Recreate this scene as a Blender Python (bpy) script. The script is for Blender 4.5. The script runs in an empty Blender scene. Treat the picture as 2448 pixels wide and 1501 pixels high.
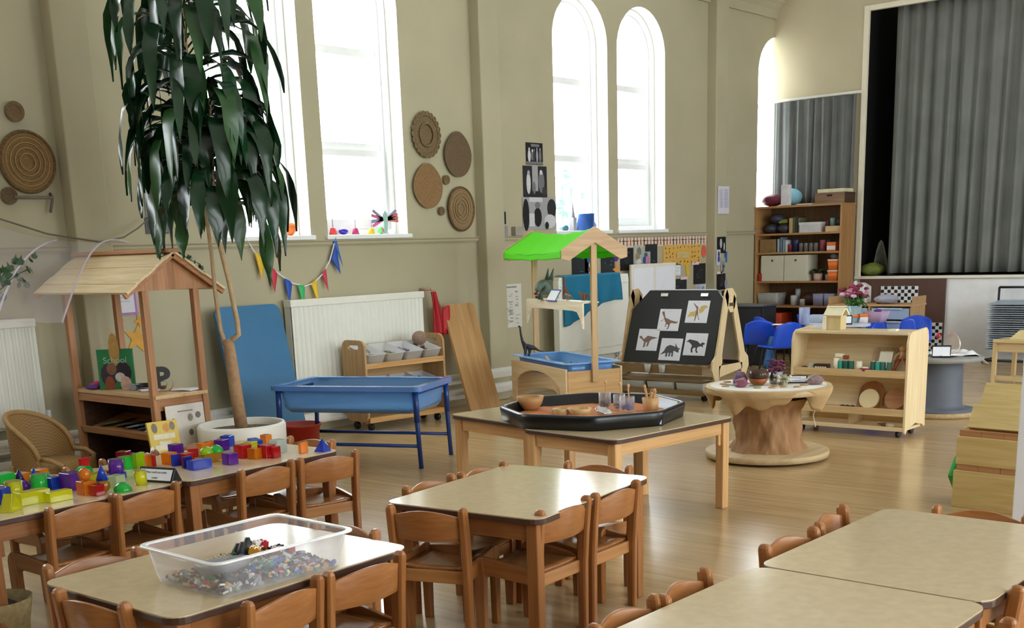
import bpy, bmesh, math, random
from mathutils import Vector, Matrix, Euler
SC = bpy.context.scene; COL = SC.collection
R = math.radians; PI = math.pi
rnd = random.Random(7)

# ---------------------------------------------------------------- materials
def lin(h):
    h = h.lstrip('#'); o = []
    for i in (0, 2, 4):
        v = int(h[i:i+2], 16) / 255
        o.append(v / 12.92 if v <= .04045 else ((v + .055) / 1.055) ** 2.4)
    return (*o, 1)
MC = {}
def newmat(name):
    m = bpy.data.materials.new(name); m.use_nodes = True
    return m, m.node_tree.nodes, m.node_tree.links
def P(col, rough=.5, var=.07, scale=9, bump=0, metal=0, spec=.5, sheen=0, sub=0):
    """plain surface with a slight uneven tone"""
    k = ('p', col, rough, var, scale, bump, metal, spec)
    if k in MC: return MC[k]
    m, n, l = newmat('paint_' + col.lstrip('#')); b = n['Principled BSDF']
    b.inputs['Roughness'].default_value = rough; b.inputs['Metallic'].default_value = metal
    b.inputs['Specular IOR Level'].default_value = spec
    c = lin(col); tc = n.new('ShaderNodeTexCoord')
    nz = n.new('ShaderNodeTexNoise'); nz.inputs['Scale'].default_value = scale; nz.inputs['Detail'].default_value = 4
    l.new(tc.outputs['Object'], nz.inputs['Vector'])
    rp = n.new('ShaderNodeValToRGB'); l.new(nz.outputs['Fac'], rp.inputs['Fac'])
    rp.color_ramp.elements[0].position = .3; rp.color_ramp.elements[1].position = .7
    rp.color_ramp.elements[0].color = tuple(x * (1 - var) for x in c[:3]) + (1,)
    rp.color_ramp.elements[1].color = tuple(min(1, x * (1 + var)) for x in c[:3]) + (1,)
    l.new(rp.outputs['Color'], b.inputs['Base Color'])
    if bump:
        bp = n.new('ShaderNodeBump'); bp.inputs['Strength'].default_value = bump; bp.inputs['Distance'].default_value = .01
        n2 = n.new('ShaderNodeTexNoise'); n2.inputs['Scale'].default_value = scale * 6; l.new(tc.outputs['Object'], n2.inputs['Vector'])
        l.new(n2.outputs['Fac'], bp.inputs['Height']); l.new(bp.outputs['Normal'], b.inputs['Normal'])
    MC[k] = m; return m
def W(c1, c2, rough=.4, ax='x', s=1.0, spec=.5):
    """wood with grain along one axis"""
    k = ('w', c1, c2, rough, ax, s)
    if k in MC: return MC[k]
    m, n, l = newmat('wood_' + c1.lstrip('#')); b = n['Principled BSDF']
    b.inputs['Roughness'].default_value = rough; b.inputs['Specular IOR Level'].default_value = spec
    tc = n.new('ShaderNodeTexCoord'); mp = n.new('ShaderNodeMapping'); l.new(tc.outputs['Object'], mp.inputs['Vector'])
    v = [38 * s, 38 * s, 38 * s]; v['xyz'.index(ax)] = 2.2 * s; mp.inputs['Scale'].default_value = v
    nz = n.new('ShaderNodeTexNoise'); nz.inputs['Scale'].default_value = 1; nz.inputs['Detail'].default_value = 5; nz.inputs['Distortion'].default_value = .6
    l.new(mp.outputs['Vector'], nz.inputs['Vector'])
    rp = n.new('ShaderNodeValToRGB'); l.new(nz.outputs['Fac'], rp.inputs['Fac'])
    rp.color_ramp.elements[0].position = .32; rp.color_ramp.elements[1].position = .68
    rp.color_ramp.elements[0].color = lin(c2); rp.color_ramp.elements[1].color = lin(c1)
    l.new(rp.outputs['Color'], b.inputs['Base Color']); MC[k] = m; return m
def T(col, clear=.5, rough=.12, tint=True):
    """see-through plastic: part clear, part tinted body, glossy skin"""
    k = ('t', col, clear, rough)
    if k in MC: return MC[k]
    m, n, l = newmat('clear_' + col.lstrip('#')); b = n['Principled BSDF']
    b.inputs['Base Color'].default_value = lin(col); b.inputs['Roughness'].default_value = rough
    tr = n.new('ShaderNodeBsdfTransparent'); c = lin(col)
    tr.inputs['Color'].default_value = tuple(.35 + .65 * x for x in c[:3]) + (1,) if tint else (1, 1, 1, 1)
    lw = n.new('ShaderNodeLayerWeight'); lw.inputs['Blend'].default_value = .35
    ma = n.new('ShaderNodeMath'); ma.operation = 'MULTIPLY_ADD'
    l.new(lw.outputs['Facing'], ma.inputs[0]); ma.inputs[1].default_value = .45; ma.inputs[2].default_value = 1 - clear; ma.use_clamp = True
    mx = n.new('ShaderNodeMixShader'); l.new(ma.outputs[0], mx.inputs[0]); l.new(tr.outputs[0], mx.inputs[1]); l.new(b.outputs[0], mx.inputs[2])
    l.new(mx.outputs[0], n['Material Output'].inputs['Surface']); MC[k] = m; return m
def TL(col, clear=.3, rough=.12, glow=.6):
    """coloured plastic that lets light through: tinted clear + light-passing body + glossy skin"""
    k = ('tl', col, clear, rough, glow)
    if k in MC: return MC[k]
    m, n, l = newmat('translucent_' + col.lstrip('#')); b = n['Principled BSDF']; c = lin(col)
    b.inputs['Base Color'].default_value = c; b.inputs['Roughness'].default_value = rough
    t = n.new('ShaderNodeBsdfTranslucent'); t.inputs['Color'].default_value = tuple(min(1, x**.75) for x in c[:3]) + (1,)
    tr = n.new('ShaderNodeBsdfTransparent'); tr.inputs['Color'].default_value = tuple(.25 + .75*x**.6 for x in c[:3]) + (1,)
    m1 = n.new('ShaderNodeMixShader'); m1.inputs[0].default_value = glow; l.new(b.outputs[0], m1.inputs[1]); l.new(t.outputs[0], m1.inputs[2])
    gl = n.new('ShaderNodeBsdfGlossy'); gl.inputs['Roughness'].default_value = rough; fr = n.new('ShaderNodeFresnel'); fr.inputs['IOR'].default_value = 1.4
    m2 = n.new('ShaderNodeMixShader'); m2.inputs[0].default_value = clear; l.new(m1.outputs[0], m2.inputs[1]); l.new(tr.outputs[0], m2.inputs[2])
    m3 = n.new('ShaderNodeMixShader'); l.new(fr.outputs[0], m3.inputs[0]); l.new(m2.outputs[0], m3.inputs[1]); l.new(gl.outputs[0], m3.inputs[2])
    l.new(m3.outputs[0], n['Material Output'].inputs['Surface']); MC[k] = m; return m
def PANE():
    if 'pane' in MC: return MC['pane']
    m, n, l = newmat('window_glass'); n.remove(n['Principled BSDF'])
    tr = n.new('ShaderNodeBsdfTransparent'); gl = n.new('ShaderNodeBsdfGlossy'); gl.inputs['Roughness'].default_value = .02
    fr = n.new('ShaderNodeFresnel'); fr.inputs['IOR'].default_value = 1.3
    mx = n.new('ShaderNodeMixShader'); l.new(fr.outputs[0], mx.inputs[0]); l.new(tr.outputs[0], mx.inputs[1]); l.new(gl.outputs[0], mx.inputs[2])
    l.new(mx.outputs[0], n['Material Output'].inputs['Surface']); MC['pane'] = m; return m

# ---------------------------------------------------------------- mesh builder
def rot(rx=0, ry=0, rz=0): return Euler((R(rx), R(ry), R(rz))).to_matrix().to_4x4()
class B:
    def __init__(s): s.bm = bmesh.new(); s.M = Matrix()
    def at(s, loc=(0, 0, 0), r=(0, 0, 0)): s.M = Matrix.Translation(loc) @ rot(*r); return s
    def v(s, p): return s.bm.verts.new(s.M @ Vector(p))
    def f(s, vs, m=0, smooth=False):
        try:
            q = s.bm.faces.new(vs); q.material_index = m; q.smooth = smooth; return q
        except ValueError: return None
    def box(s, c, d, r=None, m=0, taper=None):
        rm = rot(*r) if r else Matrix(); vs = []
        for z in (-.5, .5):
            k = taper if (taper and z > 0) else 1
            for x, y in ((-.5, -.5), (.5, -.5), (.5, .5), (-.5, .5)):
                vs.append(s.v(Vector(c) + rm @ Vector((x * d[0] * k, y * d[1] * k, z * d[2]))))
        for q in ((3, 2, 1, 0), (4, 5, 6, 7), (0, 1, 5, 4), (1, 2, 6, 5), (2, 3, 7, 6), (3, 0, 4, 7)): s.f([vs[i] for i in q], m)
        return s
    def b2(s, lo, hi, m=0):
        return s.box([(a + b) / 2 for a, b in zip(lo, hi)], [b - a for a, b in zip(lo, hi)], m=m)
    def cyl(s, p0, p1, r0, r1=None, n=16, m=0, cap=True):
        p0, p1 = Vector(p0), Vector(p1); r1 = r0 if r1 is None else r1
        a = (p1 - p0).normalized(); u = a.orthogonal().normalized(); w = a.cross(u)
        A = [s.v(p0 + (u * math.cos(2 * PI * i / n) + w * math.sin(2 * PI * i / n)) * r0) for i in range(n)]
        Bv = [s.v(p1 + (u * math.cos(2 * PI * i / n) + w * math.sin(2 * PI * i / n)) * r1) for i in range(n)]
        for i in range(n): s.f([A[i], A[(i+1) % n], Bv[(i+1) % n], Bv[i]], m, True)
        if cap: s.f(A[::-1], m); s.f(Bv, m)
        return s
    def tube(s, pts, r, n=8, m=0, closed=False):
        pts = [Vector(p) for p in pts]; N = len(pts); rings = []; u = None
        for i, p in enumerate(pts):
            a = pts[(i+1) % N] if (closed or i < N-1) else p; b = pts[i-1] if (closed or i > 0) else p
            t = (a - b).normalized()
            u = t.orthogonal().normalized() if u is None else (u - t * u.dot(t)).normalized()
            w = t.cross(u); rr = r[i] if isinstance(r, (list, tuple)) else r
            rings.append([s.v(p + (u * math.cos(2*PI*k/n) + w * math.sin(2*PI*k/n)) * rr) for k in range(n)])
        for i in range(N if closed else N-1):
            A, C = rings[i], rings[(i+1) % N]
            for k in range(n): s.f([A[k], A[(k+1) % n], C[(k+1) % n], C[k]], m, True)
        if not closed: s.f(rings[0][::-1], m); s.f(rings[-1], m)
        return s
    def lathe(s, prof, n=32, c=(0, 0, 0), m=0, sx=1, sy=1, cap0=True, cap1=False, wob=0, flat=False):
        c = Vector(c); rings = []
        for r, z in prof:
            ring = []
            for k in range(n):
                q = r * (1 + (wob * math.sin(k * 2.3 + z * 40) if wob else 0))
                ring.append(s.v(c + Vector((q * math.cos(2*PI*k/n) * sx, q * math.sin(2*PI*k/n) * sy, z))))
            rings.append(ring)
        for A, C in zip(rings, rings[1:]):
            for k in range(n): s.f([A[k], A[(k+1) % n], C[(k+1) % n], C[k]], m, not flat)
        if cap0: s.f(rings[0][::-1], m)
        if cap1: s.f(rings[-1], m)
        return s
    def prism(s, poly, z0, z1, m=0, smooth=False, k=1.0):
        A = [s.v((x, y, z0)) for x, y in poly]; C = [s.v((x*k, y*k, z1)) for x, y in poly]; n = len(poly)
        s.f(A[::-1], m); s.f(C, m)
        for i in range(n): s.f([A[i], A[(i+1) % n], C[(i+1) % n], C[i]], m, smooth)
        return s
    def ring(s, out, inn, z0, z1, m=0):
        n = len(out); L = [[s.v((x, y, z)) for x, y in p] for z in (z0, z1) for p in (out, inn)]
        for i in range(n):
            j = (i+1) % n
            s.f([L[0][i], L[0][j], L[2][j], L[2][i]], m); s.f([L[1][j], L[1][i], L[3][i], L[3][j]], m)
            s.f([L[2][i], L[2][j], L[3][j], L[3][i]], m); s.f([L[0][j], L[0][i], L[1][i], L[1][j]], m)
        return s
    def flat(s, poly, z=0, m=0): s.f([s.v((x, y, z)) for x, y in poly], m); return s
    def ball(s, c, r, sc=(1, 1, 1), m=0, n=12, jit=0, flat=False):
        g = bmesh.ops.create_icosphere(s.bm, subdivisions=2 if n <= 12 else 3, radius=1)
        c = Vector(c)
        for v in g['verts']:
            p = v.co * (1 + (rnd.uniform(-jit, jit) if jit else 0)); v.co = s.M @ (c + Vector((p.x*r*sc[0], p.y*r*sc[1], p.z*r*sc[2])))
        for v in g['verts']:
            for q in v.link_faces: q.material_index = m; q.smooth = not flat
        return s
    def grid(s, fn, nu, nv, m=0, smooth=True, th=0):
        V = [[s.v(fn(i/nu, j/nv)) for j in range(nv+1)] for i in range(nu+1)]
        for i in range(nu):
            for j in range(nv): s.f([V[i][j], V[i+1][j], V[i+1][j+1], V[i][j+1]], m, smooth)
        return s
    def build(s, name, mats, parent=None, bev=0, solid=0, seg=2, sub=0):
        bmesh.ops.recalc_face_normals(s.bm, faces=s.bm.faces) if not solid else None
        me = bpy.data.meshes.new(name); s.bm.to_mesh(me); s.bm.free()
        for m in (mats if isinstance(mats, (list, tuple)) else [mats]): me.materials.append(m)
        o = bpy.data.objects.new(name, me); COL.objects.link(o)
        if parent: o.parent = parent
        if solid:
            q = o.modifiers.new('thick', 'SOLIDIFY'); q.thickness = solid; q.offset = 0
        if bev:
            q = o.modifiers.new('round', 'BEVEL'); q.width = bev; q.segments = seg; q.limit_method = 'ANGLE'; q.angle_limit = R(40)
        if sub:
            q = o.modifiers.new('smooth', 'SUBSURF'); q.levels = sub; q.render_levels = sub
        return o
def tag(o, label, cat, group=None, kind=None):
    o['label'] = label; o['category'] = cat
    if group: o['group'] = group
    if kind: o['kind'] = kind
    return o
def thing(name, label, cat, loc=(0, 0, 0), rz=0, group=None):
    o = bpy.data.objects.new(name, None); COL.objects.link(o); o.empty_display_size = .1
    o.location = loc; o.rotation_euler = (0, 0, R(rz)); return tag(o, label, cat, group)
def put(o, loc, rz=0, rx=0, ry=0): o.location = loc; o.rotation_euler = (R(rx), R(ry), R(rz)); return o
def structure(o): o['kind'] = 'structure'; return o
def dup(o, loc=None, rz=None, label=None, group=None, par=None):
    c = o.copy(); COL.objects.link(c)
    if par: c.parent = par
    if loc is not None: c.location = loc
    if rz is not None: c.rotation_euler = (o.rotation_euler[0], o.rotation_euler[1], R(rz))
    if label: c['label'] = label
    if group: c['group'] = group
    for ch in list(o.children): dup(ch, par=c)
    return c
def rrect(w, h, r, n=5, cx=0, cy=0):
    out = []
    for a, (x, y) in enumerate(((w/2-r, h/2-r), (-w/2+r, h/2-r), (-w/2+r, -h/2+r), (w/2-r, -h/2+r))):
        for i in range(n+1):
            t = PI/2 * (a + i/n); out.append((cx + x + r*math.cos(t), cy + y + r*math.sin(t)))
    return out
def circ(r, n=24, cx=0, cy=0, sx=1, sy=1): return [(cx + r*sx*math.cos(2*PI*i/n), cy + r*sy*math.sin(2*PI*i/n)) for i in range(n)]
def star(r, k=.45, n=5, a0=90): return [((r if i % 2 == 0 else r*k)*math.cos(R(a0+i*180/n)), (r if i % 2 == 0 else r*k)*math.sin(R(a0+i*180/n))) for i in range(2*n)]
def rect(x0, y0, x1, y1): return [(x0, y0), (x1, y0), (x1, y1), (x0, y1)]
def words_mesh(txt, size, parent, loc, r, matl, name='lettering'):
    cu = bpy.data.curves.new(name, 'FONT'); cu.body = txt; cu.size = size; cu.align_x = 'CENTER'; cu.align_y = 'CENTER'; cu.extrude = .0004
    t = bpy.data.objects.new(name, cu); COL.objects.link(t)
    me = bpy.data.meshes.new_from_object(t.evaluated_get(bpy.context.evaluated_depsgraph_get()))
    bpy.data.objects.remove(t); me.materials.clear(); me.materials.append(matl)
    o = bpy.data.objects.new(name, me); COL.objects.link(o); o.parent = parent; o.location = loc; o.rotation_euler = tuple(R(a) for a in r); return o

# shared finishes
CREAM = P('#e6dcbf', .75, .04, 3); WHITE = P('#eeeee8', .5, .03); GLOSSW = P('#f1f3f3', .3, .02)
BEECH = {a: W('#ad7342', '#8f5a2c', .3, a) for a in 'xyz'}
BEECHM = BEECH['z']
PINE = {a: W('#dcb27a', '#c4925a', .42, a) for a in 'xyz'}
BIRCH = {a: W('#e6d2a8', '#d8bf90', .4, a) for a in 'xyz'}
OAK = {a: W('#c79c69', '#b18550', .45, a) for a in 'xyz'}
BLACK = P('#1b1b1d', .35, .1); DARK = P('#2a2a2c', .6, .1); GREY = P('#8a8a88', .5); STEEL = P('#c9ccd0', .2, .03, metal=1)
PAPER = P('#f4f4f2', .7, .02); INK = P('#4a4a50', .8, .1)
SKY, EXPO = 6, 1.0
# ---------------------------------------------------------------- the hall
YW, XS, YR, XB, ZC = 8.03, 14.72, -3.0, -6.0, 4.5
SILL, SPR = 1.66, 3.59
SL = [SILL]
PAINT = P('#b3ab8f', .8, .05, 1.6, .04)
def arch(u0, u1, inset=0, n=18):
    SILL = SL[0]
    r = (u1 - u0) / 2 - inset; c = (u0 + u1) / 2; o = [(u0 + inset, SILL + inset*.9), (u1 - inset, SILL + inset*.9)]
    return o + [(c + r*math.cos(PI*i/n), SPR + r*math.sin(PI*i/n)) for i in range(n+1)]
def wall(name, fn, u0, u1, wins, mats, z1=ZC):
    b = B(); q = lambda pts, m=0: b.f([b.v(fn(*p)) for p in pts], m)
    def rectq(a, c, za, zb): q([(a, za, 0), (c, za, 0), (c, zb, 0), (a, zb, 0)])
    u = u0
    for a, c in wins:
        rectq(u, a, 0, z1); rectq(a, c, 0, SL[0]); o = arch(a, c)
        for p, r in zip(o[2:], o[3:]): q([(p[0], p[1], 0), (r[0], r[1], 0), (r[0], z1, 0), (p[0], z1, 0)])
        for i in range(len(o)):
            p, r = o[i], o[(i+1) % len(o)]; q([(p[0], p[1], 0), (r[0], r[1], 0), (r[0], r[1], .3), (p[0], p[1], .3)], 1)
        u = c
    rectq(u, u1, 0, z1)
    bmesh.ops.remove_doubles(b.bm, verts=b.bm.verts, dist=1e-5)
    return structure(b.build(name, mats))
WN = [0]
def window(fn, a, c, ang, sash, portal=True):
    WN[0] += 1; b = B(); SILL = SL[0]
    w = bpy.data.objects.new('window_%d' % WN[0], None); COL.objects.link(w); w['kind'] = 'structure'
    def ring(o, i, d0, d1):
        n = len(o); L = [[b.v(fn(p[0], p[1], d)) for p in s] for d in (d0, d1) for s in (o, i)]
        for k in range(n):
            j = (k+1) % n
            for x, y in ((0, 1), (1, 3), (2, 3), (0, 2)): b.f([L[x][k], L[x][j], L[y][j], L[y][k]])
    ring(arch(a, c), arch(a, c, .055), .15, .28); ring(arch(a, c, .05), arch(a, c, .105), .19, .27)
    fr = b.build('window_frame', GLOSSW, w, bev=.006)
    for z0, z1 in ((3.19, 3.255), (2.395, 2.46)):
        b = B(); L = [b.v(fn(u, z, d)) for d in (.2, .265) for u, z in ((a+.1, z0), (c-.1, z0), (c-.1, z1), (a+.1, z1))]
        for q in ((0, 1, 2, 3), (4, 5, 6, 7), (0, 1, 5, 4), (1, 2, 6, 5), (2, 3, 7, 6), (3, 0, 4, 7)): b.f([L[i] for i in q])
        b.build('glazing_bar', GLOSSW, w)
    if sash:
        b = B(); o = [(a+.1, SILL+.09), (c-.1, SILL+.09), (c-.1, 2.4), (a+.1, 2.4)]; i = [(a+.145, SILL+.14), (c-.145, SILL+.14), (c-.145, 2.345), (a+.145, 2.345)]
        ring(o, i, .175, .25); b.build('opening_sash', GLOSSW, w)
    b = B(); o = arch(a, c, .08); b.f([b.v(fn(p[0], p[1], .235)) for p in o]); b.build('pane', PANE(), w)
    b = B(); L = [b.v(fn(u, z, d)) for d in (-.035, .16) for u, z in ((a-.03, SILL-.035), (c+.03, SILL-.035), (c+.03, SILL+.004), (a-.03, SILL+.004))]
    for q in ((0, 1, 2, 3), (4, 5, 6, 7), (0, 1, 5, 4), (1, 2, 6, 5), (2, 3, 7, 6), (3, 0, 4, 7)): b.f([L[i] for i in q])
    b.build('sill', GLOSSW, w, bev=.008)
    if portal:
        li = bpy.data.lights.new('daylight', 'AREA'); li.shape = 'RECTANGLE'; li.size = c - a; li.size_y = 4.05 - SILL; li.cycles.is_portal = True
        lo = bpy.data.objects.new('daylight', li); COL.objects.link(lo); lo.location = fn((a+c)/2, (4.08 + SILL)/2, .31); lo.rotation_euler = ang
fL = lambda u, z, d: (u, YW + d, z)
fR = lambda u, z, d: (u, YR - d, z)
fB = lambda u, z, d: (XB - d, u, z)
WL = [(-2.87, -1.92), (-1.74, -.79), (1.43, 2.38), (2.56, 3.51), (5.74, 6.69), (6.88, 7.845), (10.05, 11.0), (11.18, 12.13), (14.30, 15.25)]
WR = [(.9, 2.3), (2.53, 3.93), (5.2, 6.6), (6.83, 8.23), (9.5, 10.9), (11.13, 12.53)]  # unseen right-wall windows, added wide and low-silled to brighten side faces
WB = []
REV = P('#f0eee6', .5, .03)
wall('wall_left', fL, XB, 16.2, WL, [PAINT, REV])
SPR_L, SPR = SPR, 3.4
SL[0] = .35; wall('wall_right', fR, XB, XS, WR, [PAINT, REV]); SL[0] = SILL
wall('wall_back', fB, YR, YW, WB, [P('#8a7458', .8, .1, 2), REV]); SPR = SPR_L  # unseen wall, set back and coloured dark to dim camera-facing sides
for i, (a, c) in enumerate(WL): window(fL, a, c, (R(-90), 0, 0), i % 2 == 1)
SL[0] = .35; SPR = 3.4
for i, (a, c) in enumerate(WR): window(fR, a, c, (R(90), 0, 0), i % 2 == 1)
SL[0] = SILL; SPR = SPR_L
for i, (a, c) in enumerate(WB): window(fB, a, c, (R(90), 0, R(-90)), i % 2 == 1)

# floor: pale oak vinyl with faint boards
m, n, l = newmat('vinyl_floor'); bs = n['Principled BSDF']; bs.inputs['Roughness'].default_value = .3; bs.inputs['Specular IOR Level'].default_value = .85
tc = n.new('ShaderNodeTexCoord'); mp = n.new('ShaderNodeMapping'); mp.inputs['Scale'].default_value = (14, .9, 1); l.new(tc.outputs['Object'], mp.inputs['Vector'])
nz = n.new('ShaderNodeTexNoise'); nz.inputs['Scale'].default_value = 1.6; nz.inputs['Detail'].default_value = 6; l.new(mp.outputs['Vector'], nz.inputs['Vector'])
rp = n.new('ShaderNodeValToRGB'); l.new(nz.outputs['Fac'], rp.inputs['Fac'])
for e, (p, c) in zip(rp.color_ramp.elements, ((.25, '#a98b60'), (.75, '#c9ac80'))): e.position = p; e.color = lin(c)
br = n.new('ShaderNodeTexBrick'); mp2 = n.new('ShaderNodeMapping'); mp2.inputs['Rotation'].default_value = (0, 0, R(90)); l.new(tc.outputs['Object'], mp2.inputs['Vector']); l.new(mp2.outputs['Vector'], br.inputs['Vector'])
br.inputs['Scale'].default_value = 1; br.inputs['Brick Width'].default_value = 1.3; br.inputs['Row Height'].default_value = .11; br.inputs['Mortar Size'].default_value = .0012
br.inputs['Color1'].default_value = (1, 1, 1, 1); br.inputs['Color2'].default_value = (.9, .9, .9, 1); br.inputs['Mortar'].default_value = (.72, .7, .66, 1)
mu = n.new('ShaderNodeMixRGB'); mu.blend_type = 'MULTIPLY'; mu.inputs[0].default_value = .8; l.new(rp.outputs[0], mu.inputs[1]); l.new(br.outputs[0], mu.inputs[2]); l.new(mu.outputs[0], bs.inputs['Base Color'])
n2 = n.new('ShaderNodeTexNoise'); n2.inputs['Scale'].default_value = 2.2; l.new(tc.outputs['Object'], n2.inputs['Vector'])
mr = n.new('ShaderNodeMapRange'); mr.inputs['To Min'].default_value = .15; mr.inputs['To Max'].default_value = .27; l.new(n2.outputs['Fac'], mr.inputs['Value']); l.new(mr.outputs[0], bs.inputs['Roughness'])
structure(B().b2((XB, YR, -.12), (XS + .1, YW, 0)).build('floor', m))
CEIL = P('#e4e4e2', .85, .03, 1)
structure(B().b2((XB-.3, YR-.3, ZC), (18.4, YW+.3, ZC+.12)).build('ceiling', CEIL))

# piers, dado rail, cornice, skirting
for i, x in enumerate((-4.2, .12, 4.45, 8.79, 13.06)):
    structure(B().b2((x, YW-.13, 0), (x+.28, YW+.02, ZC)).build('trim_%d' % (i+1), PAINT, bev=.012))
def profile_bar(name, x0, x1, prof, mt):
    b = B(); A = [b.v((x0, YW - d, z)) for d, z in prof]; C = [b.v((x1, YW - d, z)) for d, z in prof]; k = len(prof)
    b.f(A[::-1]); b.f(C)
    for i in range(k): b.f([A[i], A[(i+1) % k], C[(i+1) % k], C[i]])
    return structure(b.build(name, mt))
DADO = [(-.02, 1.59), (.012, 1.59), (.02, 1.605), (.02, 1.625), (.045, 1.64), (.055, 1.66), (.05, 1.685), (.03, 1.695), (-.02, 1.695)]
edges = [XB]
for a, c in WL[:-1]: edges += [a, c]
edges.append(XS)
dad = [(d, z if z < 1.65 else min(z, 1.625 + (z-1.625)*.0 + .0)) for d, z in DADO]
profile_bar('trim_6', XB, XS, [(-.02, 1.575), (.015, 1.575), (.028, 1.59), (.028, 1.605), (.045, 1.617), (.045, 1.622), (-.02, 1.622)], PAINT)
profile_bar('trim_7', XB, XS, [(-.02, 4.28), (.03, 4.28), (.04, 4.31), (.05, 4.38), (.1, 4.44), (.14, 4.46), (.14, 4.49), (-.02, 4.49)], PAINT)
profile_bar('baseboard_left', XB, XS, [(-.02, 0), (.03, 0), (.03, .16), (.02, .18), (-.02, .18)], PAINT)

# stage end of the hall
SW = P('#c9be9f', .8, .05, 1.5, .04); SWH = P('#f4f5f7', .6, .03); SBK = P('#0c0c0d', .95, .2)
b = B().b2((XS, 6.80, 0), (XS+.16, YW+.02, ZC)); b.b2((XS, YR, 4.22), (XS+.16, 6.80, ZC)); structure(b.build('wall_stage', SW))
structure(B().b2((XS, YR, 0), (XS+.08, 6.80, .965)).build('trim_8', SWH))
structure(B().b2((XS-.035, YR, .965), (XS+.1, 6.80, 1.0)).build('trim_9', P('#f0ead9', .5, .03), bev=.006))
structure(B().b2((XS+.08, YR, .9), (18.2, 6.95, 1.0)).build('floor_stage', P('#3a2c20', .6, .2)))
b = B().b2((18.0, YR-.1, 1), (18.1, 6.95, 4.45)); b.b2((XS+.17, 6.86, 1), (18.1, 6.95, 4.45)); structure(b.build('wall_stage_inner', SBK))  # black walls box the stage in; its darkness is put into their colour
structure(B().b2((XS+.17, YR-.12, 0), (18.2, YR-.02, 4.5)).build('wall_stage_side', SBK))
b = B().b2((XS-.02, 6.735, 1.0), (XS+.03, 6.80, 4.26)); b.b2((XS-.02, YR, 4.2), (XS+.03, 6.735, 4.26)); structure(b.build('trim_10', P('#efe6cf', .55, .03), bev=.004))

# heating pipes along the window wall
for z, r0 in ((.13, .05), (.28, .05)):
    o = B().cyl((XB+.05, YW-.13, z), (13.05, YW-.13, z), r0, n=14).build('heating_pipe', P('#ecebe4', .4, .03))
    tag(o, 'upper thick cream heating pipe running along the foot of the window wall' if z > .2 else 'lower thick cream heating pipe close to the floor under the window wall', 'pipe', 'heating pipes')
def radiator(x0, x1, label):
    t = thing('radiator', label, 'radiator', (x0, YW-.02, .39)); w = x1-x0; h = .75
    b = B(); k = int(w/.05)*4
    b.grid(lambda u, v: (u*w, -.10 - .012*math.cos(u*w/.05*2*PI), .02 + v*(h-.07)), k, 2)
    b.build('front_panel', P('#e6e7dc', .4, .02), t)
    B().b2((-.005, -.115, h-.06), (w+.005, -.015, h)).build('top_cover', P('#ecebe0', .4, .02), t, bev=.006)
    B().b2((0, -.085, 0), (w, -.02, h-.06)).build('rear_panel', P('#dcdccf', .5, .02), t)
    b = B().cyl((w+.04, -.06, .0), (w+.04, -.06, .1), .018).cyl((w, -.06, .05), (w+.05, -.06, .05), .012); b.build('valve', GLOSSW, t)
    return t
radiator(6.31, 7.88, 'long cream ribbed radiator behind the toy storage unit')
radiator(2.45, 4.06, 'cream ribbed radiator beside the wicker chair')
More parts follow.
